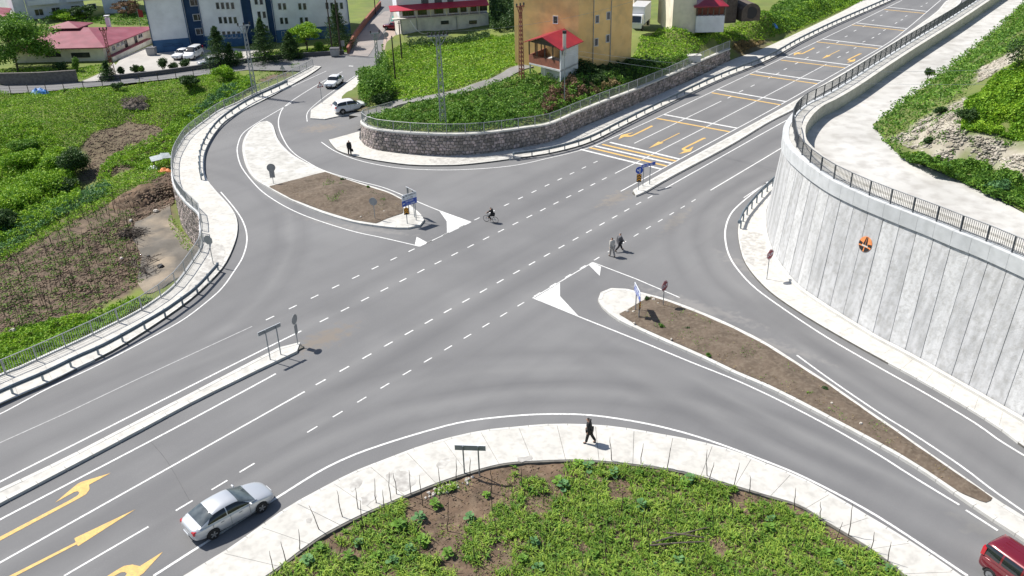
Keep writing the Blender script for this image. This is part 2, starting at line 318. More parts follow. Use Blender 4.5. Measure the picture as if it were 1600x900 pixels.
def dress_asphalt(m):
    n = m.node_tree.nodes; L = m.node_tree.links; b = n['Principled BSDF']; src = b.inputs['Base Color'].links[0].from_socket
    gn = n.new('ShaderNodeNewGeometry'); pos = gn.outputs['Position']
    def mixc(f, a_, c): x = n.new('ShaderNodeMix'); x.data_type = 'RGBA'; L.new(f, x.inputs[0]); L.new(a_, x.inputs[6]); x.inputs[7].default_value = c+(1,); return x.outputs[2]
    def math_(op, a_, b_=None, cl=False):
        x = n.new('ShaderNodeMath'); x.operation = op; x.use_clamp = cl
        for i, v in enumerate((a_, b_)):
            if v is None: continue
            if isinstance(v, (int, float)): x.inputs[i].default_value = v
            else: L.new(v, x.inputs[i])
        return x.outputs[0]
    # long streaks along the main road
    mp = n.new('ShaderNodeMapping'); mp.inputs['Rotation'].default_value = (0, 0, math.radians(-49)); L.new(pos, mp.inputs[0])
    mp2 = n.new('ShaderNodeMapping'); mp2.inputs['Scale'].default_value = (.03, .55, 1); L.new(mp.outputs[0], mp2.inputs[0])
    t = n.new('ShaderNodeTexNoise'); t.inputs['Scale'].default_value = 1; t.inputs['Detail'].default_value = 5; L.new(mp2.outputs[0], t.inputs['Vector'])
    f = math_('MULTIPLY', math_('SUBTRACT', t.outputs[0], .46, True), 1.1, True); src = mixc(f, src, (.108, .108, .114))
    # sweeping tyre polish round the junction corners
    for (px, py, r, w, st) in ((600, 900, 20.5, 1.0, .3), (900, 760, 15.5, 1.2, .35)):
        pass
    fine = n.new('ShaderNodeTexNoise'); fine.inputs['Scale'].default_value = 14; fine.inputs['Detail'].default_value = 3; L.new(pos, fine.inputs['Vector'])
    src = mixc(math_('MULTIPLY', math_('SUBTRACT', fine.outputs[0], .5, True), 1.2, True), src, (.23, .23, .23))
    nz = n.new('ShaderNodeTexNoise'); nz.inputs['Scale'].default_value = 1.8; nz.inputs['Detail'].default_value = 7; L.new(pos, nz.inputs['Vector'])
    for (px, py, rx, ry, an, c, k) in ((505, 530, 2.6, 1.2, 49, (.19, .165, .14), .9), (962, 310, 2.8, 1.0, 49, (.23, .205, .175), .75), (1056, 345, 3.2, .7, 60, (.24, .22, .19), .5), (500, 200, 2.6, 1.6, 20, (.22, .19, .16), .7),
                                       (520, 350, 6, .5, -30, (.22, .21, .2), .5), (1095, 480, 5, .8, -40, (.25, .24, .23), .6), (1180, 530, 5, .6, -38, (.25, .24, .23), .6), (1170, 420, 3.6, .7, -62, (.25, .24, .23), .5), (1545, 830, 1.6, .7, -38, (.22, .215, .2), .6), (590, 360, 4, .5, -22, (.24, .23, .22), .5)):
        q = G(px, py); mp = n.new('ShaderNodeMapping'); mp.vector_type = 'TEXTURE'; mp.inputs['Location'].default_value = (q[0], q[1], 0); mp.inputs['Rotation'].default_value = (0, 0, math.radians(an)); mp.inputs['Scale'].default_value = (rx, ry, 50); L.new(pos, mp.inputs[0])
        ln = n.new('ShaderNodeVectorMath'); ln.operation = 'LENGTH'; L.new(mp.outputs[0], ln.inputs[0])
        d = math_('ADD', ln.outputs['Value'], math_('MULTIPLY', math_('SUBTRACT', nz.outputs[0], .5), 3.2)); f = math_('MULTIPLY', math_('MULTIPLY', math_('SUBTRACT', 1.05, d), 1.3, True), k)
        src = mixc(f, src, c)
    # darker polished arcs
    def circ3(a_, b_, c_):
        (x1, y1), (x2, y2), (x3, y3) = [G(*p)[:2] for p in (a_, b_, c_)]; d = 2*(x1*(y2-y3)+x2*(y3-y1)+x3*(y1-y2)); s1, s2, s3 = x1*x1+y1*y1, x2*x2+y2*y2, x3*x3+y3*y3
        cx_, cy_ = (s1*(y2-y3)+s2*(y3-y1)+s3*(y1-y2))/d, (s1*(x3-x2)+s2*(x1-x3)+s3*(x2-x1))/d; return np.array([cx_, cy_, 0]), math.hypot(x1-cx_, y1-cy_)
    nb = n.new('ShaderNodeTexNoise'); nb.inputs['Scale'].default_value = .16; nb.inputs['Detail'].default_value = 6; L.new(pos, nb.inputs['Vector']); wob = math_('MULTIPLY', math_('SUBTRACT', nb.outputs[0], .5), 1.1); amp = math_('MULTIPLY', math_('SUBTRACT', nb.outputs[0], .22, True), 3.2, True)
    dk, lt_ = (.105, .105, .11), (.212, .212, .211)
    ua = math.radians(41.02); nx0 = (math.cos(ua), -math.sin(ua)); sep = n.new('ShaderNodeVectorMath'); sep.operation = 'DOT_PRODUCT'; L.new(pos, sep.inputs[0]); sep.inputs[1].default_value = (nx0[0], nx0[1], 0)
    def across(px, py): q = G(px, py); return q[0]*nx0[0]+q[1]*nx0[1]
    r1, r2, r3, r4 = across(700, 486), across(700, 543), across(700, 402), across(700, 362)
    for c0, w, k, cc in (((r1+r2)/2, 1.5, .55, dk), (r2+1.8, .9, .22, dk), (r1, .55, .4, lt_), (r2, .5, .3, lt_), ((r3+r4)/2+.2, 1.1, .35, dk), (r3, .5, .3, lt_), ((r1+r3)/2+.9, .8, .25, dk), (r4-2.0, 1.0, .25, dk)):
        d = math_('ABSOLUTE', math_('ADD', math_('SUBTRACT', sep.outputs['Value'], c0), wob)); src = mixc(math_('MULTIPLY', math_('MULTIPLY', math_('SUBTRACT', 1., math_('DIVIDE', d, w), True), amp, True), k), src, cc)
    for p3, lst in ((((400, 830), (862, 665), (1300, 775)), ((2.4, .7, .4, dk), (3.5, .6, .35, lt_), (4.6, .8, .5, dk), (6.2, .7, .35, lt_), (8.2, .9, .35, dk))), (((345, 300), (386, 372), (287, 499)), ((2.6, .8, .35, dk), (3.8, .5, .3, lt_), (5., .9, .3, dk))), (((1145, 330), (1134, 380), (1205, 469)), ((1.2, .5, .3, lt_), (2.4, .7, .4, dk), (4.6, .8, .35, dk)))):
        cc_, R0 = circ3(*p3)
        inner_ = R0 > 0
        for dR, w, k, cc in lst:
            vm = n.new('ShaderNodeVectorMath'); vm.operation = 'DISTANCE'; L.new(pos, vm.inputs[0]); vm.inputs[1].default_value = tuple(cc_)
            d = math_('ABSOLUTE', math_('ADD', math_('SUBTRACT', vm.outputs['Value'], R0+dR), wob)); v2 = n.new('ShaderNodeVectorMath'); v2.operation = 'DISTANCE'; L.new(pos, v2.inputs[0]); v2.inputs[1].default_value = tuple(G(*p3[1])); lim = math_('MULTIPLY', math_('SUBTRACT', 20., v2.outputs['Value'], True) if False else math_('SUBTRACT', 1.3, math_('DIVIDE', v2.outputs['Value'], 22.)), 1.5, True)
            src = mixc(math_('MULTIPLY', math_('MULTIPLY', math_('MULTIPLY', math_('SUBTRACT', 1., math_('DIVIDE', d, w), True), amp, True), lim, True), k), src, cc)
    for pa, pb, mid_, rad_, lst in (((1000, 535), (1400, 728), (1250, 720), 16, ((-1.0, .6, .45, lt_), (-2.0, .9, .5, dk), (-3.3, .7, .35, lt_), (-4.4, .9, .45, dk))), ((1250, 560), (1550, 768), (1400, 610), 15, ((1.1, .5, .3, lt_), (2.2, .8, .45, dk), (3.6, .6, .3, lt_))), ((100, 620), (300, 545), (200, 610), 14, ((0, .8, .3, dk), (-2, .6, .3, lt_)))):
        A_, B_ = G(*pa), G(*pb); u_ = (B_-A_)/np.linalg.norm(B_-A_); n_ = (-u_[1], u_[0]); dp = n.new('ShaderNodeVectorMath'); dp.operation = 'DOT_PRODUCT'; L.new(pos, dp.inputs[0]); dp.inputs[1].default_value = (n_[0], n_[1], 0); c00 = A_[0]*n_[0]+A_[1]*n_[1]
        for dR, w, k, cc in lst:
            d = math_('ABSOLUTE', math_('ADD', math_('SUBTRACT', dp.outputs['Value'], c00+dR), wob)); v2 = n.new('ShaderNodeVectorMath'); v2.operation = 'DISTANCE'; L.new(pos, v2.inputs[0]); v2.inputs[1].default_value = tuple(G(*mid_)); lim = math_('MULTIPLY', math_('SUBTRACT', 1.2, math_('DIVIDE', v2.outputs['Value'], rad_)), 1.5, True)
            src = mixc(math_('MULTIPLY', math_('MULTIPLY', math_('MULTIPLY', math_('SUBTRACT', 1., math_('DIVIDE', d, w), True), amp, True), lim, True), k), src, cc)
    for (px, py, R, w, k) in ():
        q = G(px, py); vm = n.new('ShaderNodeVectorMath'); vm.operation = 'DISTANCE'; L.new(pos, vm.inputs[0]); vm.inputs[1].default_value = (q[0], q[1], 0)
        d = math_('ABSOLUTE', math_('SUBTRACT', vm.outputs['Value'], R)); f = math_('MULTIPLY', math_('SUBTRACT', 1., math_('DIVIDE', d, w), True), k); src = mixc(f, src, (.10, .10, .105))
    L.new(src, b.inputs['Base Color'])
dress_asphalt(m)
road = region('road', Apoly, lambda x, y: x*0., 12., m, jit=.2)
# markings: sheets a few millimetres above the asphalt, parts of the road
def strip(name, pts, w, m, z=.008, sm=True, px=True):
    P = GL(pts) if px else pts
    P = smooth(P, .8) if (sm and len(P) > 2) else resample(P, n=len(P))
    a, b = offset(P, w/2), offset(P, -w/2); n = len(P); V = [(p[0], p[1], z) for p in a]+[(p[0], p[1], z) for p in b]
    return MB().add(V, [(n+i, n+i+1, i+1, i) for i in range(n-1)]).build(name, m, road)
def polym(name, pts, m, z=.012, px=True):
    P = [(p[0], p[1]) for p in (GL(pts) if px else pts)]
    if area2(P) < 0: P = P[::-1]
    return MB().add([(x, y, z) for x, y in P], [tuple(range(len(P)))]).build(name, m, road)
Wm, Ym = M['white'], M['yellow']
LINES = [([(0-60, 913), (476, 612)], .13), ([(-80, 796), (0, 753), (155, 675), (400, 552), (471, 517)], .14), ([(-80, 856), (0, 812), (262, 675), (400, 601), (431, 584)], .14),
 ([(510, 111), (453, 137), (400, 160)], .10), ([(345, 300), (366, 325), (380, 347), (386, 372), (380, 400), (365, 425), (347, 450), (325, 470), (287, 499), (237, 527), (150, 572), (75, 607), (0, 647), (-80, 682)], .12),
 ([(240, 900), (307, 857), (437, 775), (500, 736), (550, 712), (600, 694), (662, 675), (725, 659), (800, 650), (862, 647), (925, 649), (1000, 660), (1065, 675), (1125, 694), (1200, 722), (1255, 745), (1335, 786), (1400, 825), (1512, 900)], .15),
 ([(535, 112), (500, 130), (450, 162), (437, 180), (436, 200), (447, 225), (460, 240), (475, 250), (505, 266), (555, 281.5), (602, 294), (652, 315), (686, 329), (736, 347)], .12),
 ([(455, 161), (427, 177), (402, 192), (380, 208), (372, 225), (371, 240), (378, 262), (400, 290), (420, 307), (450, 325), (487, 341), (550, 361), (600, 372), (656, 385)], .12),
 ([(480, 190), (481, 175), (500, 157), (525, 139), (572, 107)], .10), ([(502, 222), (525, 237), (562, 251), (612, 261), (662, 265), (725, 265), (800, 259), (862, 246), (910, 234), (942, 222), (1037, 179), (1120, 140), (1200, 102), (1285, 61), (1337, 36), (1410, 0)], .12),
 ([(1200, 284), (1175, 303), (1145, 330), (1134, 355), (1134, 380), (1142, 405), (1160, 430), (1180, 450), (1205, 469), (1250, 500), (1300, 532), (1375, 575), (1450, 617), (1525, 662), (1566, 691), (1640, 735)], .14),
 ([(1245, 555), (1300, 595), (1375, 646), (1425, 677), (1500, 727), (1550, 765), (1600, 800), (1640, 830)], .13), ([(905, 495), (1005, 535), (1075, 564), (1145, 592), (1200, 617), (1250, 642), (1310, 674), (1375, 712), (1425, 744), (1499, 789)], .13), ([(1509, 797), (1559, 829)], .13),
 ([(1039, 294.5), (1097, 262), (1162, 225), (1238, 183)], .13), ([(970, 299), (1106, 225), (1200, 174.5), (1286, 126), (1380, 72), (1417, 45), (1450, 17), (1470, 0)], .13), ([(1110, 297.5), (1200, 244), (1260, 208)], .13), ([(1162, 309), (1197, 286)], .10),
 ([(961, 271), (1052, 225), (1200, 148.5), (1292, 100)], .12), ([(991, 224), (1127, 158)], .12)]
for pts, w in LINES: strip('edge_line', pts, w, Wm, sm=len(pts) > 4)
for pts, w in [([(42-60, 700), (42, 675), (175, 611), (292, 557), (394, 510)], .10), ([(100, 900), (232, 823)], .12), ([(736, 347), (656, 385)], .10), ([(832, 466), (926, 410)], .10), ([(926, 410), (1031, 450), (1062, 465)], .11), ([(834, 466), (905, 495)], .1)]: strip('lane_line', pts, w, M['faint'] if w in (.10,) and pts[0][0] < 100 else Wm, sm=False)
def dashes(line, s0, s1, pitch, ln, w=.12, mat=None):
    a, b = G(*line[0]), G(*line[1]); u = (b-a)/np.linalg.norm(b-a); base = G(*s0); t0 = (base-a) @ u; t1 = (G(*s1)-a) @ u; t = t0
    while t <= t1+.3:
        p = a+u*t; strip('lane_dash', [p-u*ln/2, p+u*ln/2], w, mat or Wm, px=False, sm=False); t += pitch
dashes([(0, 879), (1163, 225)], (501, 597), (1015.7, 308.7), 1.962, .80)
dashes([(488, 671), (1094.5, 307)], (488, 671), (1094.5, 307), 1.93, .75, .10)
dashes([(506, 500), (1052, 225)], (506.7, 500), (948.5, 277), 1.962, .78)
dashes([(422, 497), (931, 253)], (422, 497), (931, 253), 2.05, .72)
for x, y in ((386, 731), (343, 758), (288, 790)):
    p = G(x, y); u = G(1094, 307)-G(488, 671); u /= np.linalg.norm(u); strip('lane_dash', [p-u*.5, p+u*.5], .11, Wm, px=False, sm=False)
for x, y in [(1311, 89), (1324, 82), (1336, 75), (1350, 65), (1364, 59), (1374, 53), (1382, 47), (1400, 36), (1409, 31), (1416, 25), (1440, 10), (1448, 5), (1203, 121), (1215, 115), (1227, 108), (1244.5, 99), (1261, 90.5), (1278, 82), (1294, 74), (1309, 66), (1322, 57), (1336, 48), (1350, 41), (1364, 32), (1377, 24), (1386, 18), (1140, 152), (1158, 142.5), (1176, 134)]:
    p = G(x, y); u = G(1292, 100)-G(961, 271); u /= np.linalg.norm(u); strip('lane_dash', [p-u*.55, p+u*.55], .14, Wm, px=False, sm=False)
for i, (a, b) in enumerate([((907, 233.5), (1034, 264.5)), ((930, 228.3), (1049, 255.3)), ((953, 222.5), (1063, 249)), ((1037.5, 179), (1152.5, 200.5)), ((1121, 140), (1229, 159)), ((1181, 112), (1286, 127)), ((1227, 89), (1330, 102)), ((1285, 61), (1379, 72.5)), ((1339, 36), (1417, 44.8)), ((1387, 11), (1450, 18))]): strip('stop_line' if i < 3 else 'rumble_line', [a, b], .34, Wm, z=.012)
for a, b in [((921, 230.7), (1042, 259.6)), ((941, 225.7), (1056, 251.8)), ((1026, 185), (1140, 206)), ((1112, 145), (1220, 164)), ((1172, 116), (1277, 131)), ((1220, 94), (1320, 106)), ((1276, 65.5), (1372, 76)), ((1331, 39), (1412, 47.8)), ((1382, 15), (1445, 21))]: strip('yellow_rumble_line', [a, b], .34, Ym, z=.012)
for t in ([(834, 467), (875, 442), (875, 463), (904, 494)], [(920, 414), (926, 410.5), (939, 417), (937, 431)], [(686, 329), (735, 347), (698.5, 364), (698, 346)], [(651, 370), (668, 379), (657, 384.5), (648, 383)], [(1400, 690), (1400, 690.1), (1401, 690)]): polym('hatching_triangle', t, Wm)
q = lambda L_: [(x/4, 675+y/4) for x, y in L_]
arrow1 = q([(692, 257), (600, 285), (510, 312), (480, 328), (345, 442), (465, 375), (488, 371), (497, 380), (487, 396), (440, 425), (0, 656), (-200, 757), (-200, 782), (0, 680), (500, 412), (540, 388), (560, 358), (557, 330)])
polym('turn_arrow', arrow1, Ym)
polym('straight_arrow', q([(848, 483), (465, 665), (474, 690), (60, 900), (-100, 985), (-70, 1000), (100, 900), (478, 703), (490, 713)]), Ym)
A1 = np.array(GL(arrow1)); u = G(1163, 225)-G(0, 879); u /= np.linalg.norm(u); nrm = np.array([-u[1], u[0], 0]); tip = A1[0]
loc = np.stack([(A1-tip) @ u, (A1-tip) @ nrm], 1)
def place_arrow(tippx, mirror=1, sc=1., back=False, sw=1.): t = G(*tippx); s = -1 if back else 1; polym('turn_arrow', [t+s*u*l*sc+s*nrm*w*mirror*sw for l, w in loc], Ym, px=False)
place_arrow((255, 862), -1)
stl = [(0, 0), (-2.6, .33), (-2.6, .07), (-6.5, .07), (-6.5, -.07), (-2.6, -.07), (-2.6, -.33)]
def straight(tippx, sc=1., back=True): t = G(*tippx); polym('straight_arrow', [t-u*l*sc+nrm*w for l, w in stl] if back else [t+u*l*sc+nrm*w for l, w in stl], Ym, px=False)
loc = loc[[i for i in range(len(loc))]]; L0 = loc[:, 0].min(); loc[:, 0] = np.maximum(loc[:, 0], -6.4)
place_arrow((966, 218), -1, back=True); straight((1013, 232)); place_arrow((1060, 241), 1, back=True)
place_arrow((1240, 87), -1, back=True); straight((1284, 92)); place_arrow((1323, 98), 1, back=True)
strip('lane_dash', [(545, 103), (552, 103.5)], .3, Wm, sm=False)

for i_, pts in enumerate([[(1128, 246), (1165, 255), (1215, 270)], [(235, 690), (262, 722), (296, 782)], [(560, 640), (700, 470)], [(100, 620), (330, 520), (430, 470)]][:2]): strip('tar_seam', pts, .035, M['asphd'], z=.006)
# ---------------------------------------------------------------- pavements, kerbs, islands
def kerb_stones(par, P, z, w=.17, ln=1.15, closed=False, side=1, every=None, m=None):
    P = resample(P, ln, closed=closed); O = P; I = offset(P, w*side, closed); n = len(P); r = range(n if closed else n-1)
    for i in r:
        j = (i+1) % n; g_ = .012/ln; a, b, c, d = O[i]+(O[j]-O[i])*g_, O[j]-(O[j]-O[i])*g_, I[j]-(I[j]-I[i])*g_, I[i]+(I[j]-I[i])*g_
        dz = random.uniform(-.006, .006); pts = [a, b, c, d]
        if side < 0: pts = pts[::-1]
        c4 = [(p[0], p[1]) for p in pts]
        MB().hexa([(x, y, -.05) for x, y in c4]+[(x, y, z+dz) for x, y in c4]).build('kerb_stone', m or M['kerb'], par)
    return offset(P, (w+.004)*side, closed)
def slabs(par, O, I, z, n, m, name='slab', tex=None):
    a = resample(O, n=n*4+1); b = resample(I, n=n*4+1)
    for k in range(n):
        p = a[k*4:k*4+5].copy(); q_ = b[k*4:k*4+5].copy()
        gp_ = GAPW
        for s in (p, q_):
            d = s[1]-s[0]; s[0] += d/np.linalg.norm(d)*gp_; d = s[-1]-s[-2]; s[-1] -= d/np.linalg.norm(d)*gp_
        poly = list(p)+list(q_[::-1]); MB().prism(poly, z-.1, z+random.uniform(-.004, .004)).build(name, m, par)
def pave_base(name, poly, z, m):
    o = MB().prism(poly, -.05, z).build(name, m); return tag(o, kind='structure')
# south garden footpath
SO = smooth(GL([(140, 1000), (292, 900), (350, 865), (400, 830), (450, 795), (500, 767), (550, 741), (600, 721), (650, 702), (700, 687), (755, 675), (800, 670), (862, 665), (925, 666), (975, 671), (1050, 684), (1100, 694), (1150, 708), (1200, 728), (1250, 748), (1300, 775), (1350, 805), (1400, 835), (1450, 867), (1497, 900), (1560, 945)]), .5)
SI = smooth(GL([(270, 1000), (420, 900), (460, 870), (500, 841), (550, 814), (600, 791), (650, 770), (700, 751), (762, 732), (800, 725), (850, 722), (907, 721), (975, 726), (1050, 736), (1100, 748), (1150, 762), (1200, 777), (1250, 792), (1287, 815), (1337, 845), (1375, 870), (1412, 900), (1460, 945)], .0), .5)
def path(name, O, I, z, n, m, side, kerb=True, ks=1.15, gap=.006):
    global GAPW; GAPW = gap
    par = pave_base(name, list(O)+list(I[::-1]), z-.03, M['gap'])
    O2 = kerb_stones(par, O, z, side=side, ln=ks) if kerb else O
    slabs(par, O2, I, z, n, m); return par
path('footpath_south', SO, SI, .14, 23, M['concrete'], -1, gap=.011)
KL, RL = smooth(GL(KERB_L), .5), smooth(GL(RAIL_L), .5)
path('footpath_west', KL, RL, .15, 44, M['concrete'], 1, ks=1.3)
NO_ = smooth(GL([(514, 220), (520, 229), (531, 238), (562, 247), (600, 254), (640, 259), (680, 260), (720, 259), (760, 255), (800, 249.5), (862, 240), (920, 224), (975, 197), (1050, 160), (1125, 125), (1200, 94.5), (1250, 67), (1300, 42), (1350, 20), (1395, 0), (1440, -22)]), .5)
NI = smooth(GL([(562, 207), (562, 214), (563, 221), (580, 228), (600, 233), (640, 237.5), (680, 241), (720, 240), (760, 237), (800, 231), (860, 222.5), (900, 204), (950, 184), (1000, 162), (1050, 140), (1100, 117), (1141, 96), (1190, 78), (1260, 46), (1320, 17), (1350, 0), (1400, -28)]), .5)
path('footpath_north', NO_, NI, .15, 46, M['concrete'], 1, ks=1.3)
EO = smooth(GL([(1228, 268), (1212, 284), (1190, 302), (1168, 325), (1156, 345), (1153, 363), (1155, 382), (1162, 408), (1177, 431), (1200, 455), (1225, 474), (1275, 506), (1350, 549), (1450, 604), (1550, 664), (1600, 701), (1680, 755)]), .5)
EI = smooth(GL([(1236, 268), (1226, 290), (1214, 320), (1205, 345), (1202, 372), (1209, 402), (1232, 432), (1250, 450), (1300, 487), (1350, 517), (1400, 545), (1450, 575), (1500, 605), (1550, 632), (1600, 661), (1690, 713)]), .5)
par = path('footpath_east', EO, EI, .15, 30, M['concrete'], 1, ks=1.2)
# worn grey patches in the pavements
def patch(name, pts, z, m):
    P = GL(pts, z); Q = smooth(P, .25, closed=True); Q = np.array([p+np.r_[rng.normal(0, .05, 2), 0] for p in Q])
    o = MB(); P2 = [(p[0], p[1]) for p in Q]
    if area2(P2) < 0: P2 = P2[::-1]
    o.add([(x, y, z) for x, y in P2], [tuple(range(len(P2)))]); return tag(o.build(name, m), kind='structure')
M['worn'] = pm('worn_patch', (.34, .325, .305), (.54, .53, .50), 2.6, .95, .3, 20)
patch('worn_pavement', [(1160, 366), (1196, 360), (1199, 372), (1203, 398), (1205, 412), (1175, 414), (1162, 398)], .158, M['worn'])
patch('worn_pavement', [(672, 249), (720, 244), (790, 240), (830, 228), (850, 228), (840, 236), (800, 246), (750, 252), (690, 256)], .158, M['worn'])
patch('worn_pavement', [(316, 386), (345, 381), (352, 394), (348, 410), (330, 436), (300, 462), (282, 470), (300, 440), (318, 410)], .158, M['worn'])
# islands
def island(name, outline, soil, z=.18, conc=None, step=.5, kl=1.15):
    P = smooth(GL(outline, .17), step, closed=True)
    if area2(P) < 0: P = P[::-1]
    par = tag(MB().prism(offset(P, .16, True), -.04, z-.07).build(name, M['gap']), kind='structure')
    I = kerb_stones(par, P, z, closed=True, ln=kl, w=.28)
    if conc is not False: MB().prism(I, -.02, z-.012).build('concrete_deck', conc or M['concrete'], par)
    if soil:
        for so in soil:
            s = so if not isinstance(so[0][0], tuple) else so
            Q = [G(x, y, z) for x, y in s]; QP = [(p[0], p[1]) for p in Q]; D = np.array(resample(Q, .3, closed=True))
            def zf(x, y):
                d = np.min(np.hypot(np.asarray(x)[:, None]-D[:, 0], np.asarray(y)[:, None]-D[:, 1]), 1)
                b = z+.012+np.minimum(d, 1.2)*.12+(vnoise(x, y, .5, 9)-.3)*.10*np.minimum(d*2, 1)+(vnoise(x, y, 1.6, 4)-.4)*.22*np.minimum(d/1.5, 1)
                for (mx, my, mr, mh) in MOUNDS: c = G(mx, my, z); b += mh*np.exp(-((x-c[0])**2+(y-c[1])**2)/mr**2)
                return b
            r_ = region(name+'_soil', QP, zf, .28, M['soil'])
    return par
MOUNDS = [(517, 305, 1.7, .55), (575, 315, 1.6, .4)]
WI = [(410, 189), (420, 190), (427, 197), (433, 215), (442, 228), (462, 245), (507, 267), (550, 282), (600, 297), (626, 309), (640, 320), (655, 332), (662, 341), (661, 348), (650, 354), (625, 356), (587, 352), (550, 346), (500, 331), (450, 310), (420, 293), (400, 281), (389, 268), (382, 252), (378.5, 232), (382, 215), (393, 200)]
island('traffic_island_west', WI, [[(508, 268.5), (419.5, 291.5), (455, 310.5), (503, 328.5), (552, 343.5), (588, 349), (606, 341), (630, 333), (630, 313), (602, 300), (551, 284)]], conc=M['concrete2'])
EIs = [(935, 463), (941, 454), (955, 450), (975, 450.5), (1015, 460), (1050, 470), (1100, 489), (1150, 511), (1200, 537), (1250, 569), (1300, 601), (1350, 636), (1407, 675), (1450, 706), (1500, 740), (1555, 779), (1600, 807), (1660, 848), (1660, 880), (1600, 842), (1550, 810), (1500, 776), (1450, 741), (1400, 710), (1335, 675), (1250, 630), (1200, 605), (1150, 584), (1100, 560), (1050, 538), (1012, 521), (975, 504), (958, 494), (940, 478), (935, 470)]
MOUNDS = []
island('traffic_island_east', EIs, [[(1017, 463), (967, 491), (1000, 511), (1050, 533), (1100, 555), (1150, 579), (1200, 600), (1252, 626), (1337, 671), (1402, 706), (1450, 736), (1500, 770), (1539, 786), (1553, 780), (1500, 743.5), (1450, 709.5), (1405, 678), (1348, 639), (1298, 604), (1248, 572), (1198, 540.5), (1148, 514.5), (1098, 492.5), (1048, 473)]])
island('median_southwest', [(-100, 812), (0, 764), (100, 716), (182, 674), (300, 613), (400, 561), (440, 541), (462, 533.5), (474, 537), (475, 543), (400, 579), (300, 628), (212, 675), (100, 734), (0, 786), (-100, 838)], None, kl=1.6)
island('median_northeast', [(989, 297), (990, 302), (999, 304), (1050, 275), (1140, 227), (1200, 191), (1241, 170), (1290, 142), (1400, 76), (1500, 5), (1481, 0), (1460, 21), (1400, 63), (1330, 106), (1260, 147), (1200, 180.5), (1120, 224), (1050, 262)], None, conc=M['concrete2'], kl=1.5)
# car park pavement by the white SUV
sp = GL([(485, 186), (486, 173), (505, 160), (530, 141), (575, 107), (584, 110), (566, 130), (548, 148), (534, 163), (523, 172), (560, 176), (507, 187.5)])
o = tag(MB().prism(sp, -.05, .12).build('footpath_parking', M['concrete']), kind='structure')
# gravel verge beside it
# ---------------------------------------------------------------- rough garden in the foreground
gp_ = [tuple(p[:2]) for p in SI]+[(32, 20), (-24, 20)]
GD = np.array(resample(SI, .5))
def zG(x, y):
    x, y = np.atleast_1d(x), np.atleast_1d(y); d = np.min(np.hypot(x[:, None]-GD[:, 0], y[:, None]-GD[:, 1]), 1)
    return .02-np.minimum(d, 6)*.10+(vnoise(x, y, .35, 6)-.5)*.09+(vnoise(x, y, 1.7, 8)-.5)*.22*np.minimum(d, 1)
region('garden_soil', gp_, zG, .22, M['soilw'])
o = tag(MB().prism([tuple(p[:2]) for p in SI]+[tuple(p[:2]) for p in offset(SI, -.14)[::-1]], -.6, .11).build('path_edge_beam', M['gap']), kind='structure')
# ---------------------------------------------------------------- railings, guard rails
def railing(label, P, h, m, post=2., bal=.16, pw=.07, group=None):
    P = np.array(P); o = thing('railing', tuple(P[0]), 0, label, 'railing', group); P = P-P[0]
    R = resample(P, post); off = lambda z: R+np.array([0, 0, z])
    for p in R: MB().box((p[0], p[1], p[2]+h/2), (pw, pw, h)).build('post', m, o)
    MB().tube(off(h), .035, 6).build('top_rail', m, o); MB().tube(off(.13), .022, 5).build('bottom_rail', m, o)
    b = MB(); Q = resample(P, bal)
    for p in Q: b.bar((p[0], p[1], p[2]+.13), (p[0], p[1], p[2]+h), .022)
    b.build('balusters', m, o)['kind'] = 'stuff'
    return o
def guardrail(label, P, m, sp=2.0, side=1, h=.72, double=False):
    P = resample(P, .5); o = thing('guard_rail', tuple(P[0]), 0, label, 'guard rail', 'guard rails along the kerbs'); base = P[0].copy(); P = P-base
    prof = [(0, -.155), (.035, -.15), (.075, -.10), (.075, -.05), (.01, -.015), (.01, .015), (.075, .05), (.075, .10), (.035, .15), (0, .155)]
    b = MB(); n = len(prof)
    for k, (d, dz) in enumerate(prof): pass
    O = [offset(P, side*(-.10-d)) for d, dz in prof]; V = []
    for i in range(len(P)):
        for k, (d, dz) in enumerate(prof): V.append((O[k][i][0], O[k][i][1], P[i][2]+h-.16+dz))
    Fc = [(i*n+k, (i+1)*n+k, (i+1)*n+k+1, i*n+k+1) for i in range(len(P)-1) for k in range(n-1)]
    bm = MB().add(V, Fc).build('beam', m, o, sm=False); sd = bm.modifiers.new('s', 'SOLIDIFY'); sd.thickness = .012
    e_ = offset(P, side*(-.13)); MB().tube([e_[0]+[0, 0, h-.16], e_[0]+[0, 0, h-.15]+(e_[0]-e_[1])*.3], [.17, .16], 10).build('end_cap', m, o)
    for p, q_ in zip(resample(P, sp), resample(offset(P, side*(-.08)), n=len(resample(P, sp)))):
        MB().box((p[0], p[1], p[2]+h/2-.05), (.11, .11, h-.02)).build('post', m, o)
        MB().bar((p[0], p[1], p[2]+h-.16), (q_[0], q_[1], p[2]+h-.16), .12, .2).build('spacer', m, o)
    return o
ra = smooth(GL(RAIL_L, .15), .5); ra2 = offset(ra, -.18)      # toward the pavement
i0 = np.argmin(np.abs(PJ(ra)[1]-365)+np.abs(PJ(ra)[0]-312)*2)
railing('long grey railing at the lower left between the west footpath and the garden', ra2[:i0+1], 1.15, M['rail'])
railing('grey railing curving up the west footpath from the stone wall to the street', ra2[i0+1:], 1.1, M['rail'])
MB().prism(list(offset(ra, .02))+list(offset(ra, -.12)[::-1]), .0, .24).build('coping', M['capc']).name = 'kerb_coping'
tag(bpy.data.objects['kerb_coping'], kind='structure')
guardrail('grey steel guard rail on the lower west footpath, ending by the octagonal sign', smooth(GL([(341, 422), (308, 458), (277, 482), (247, 502), (170, 546), (122, 568), (73, 592), (17, 616), (-80, 661)], .15), .5)[::-1], M['guard'], side=1)
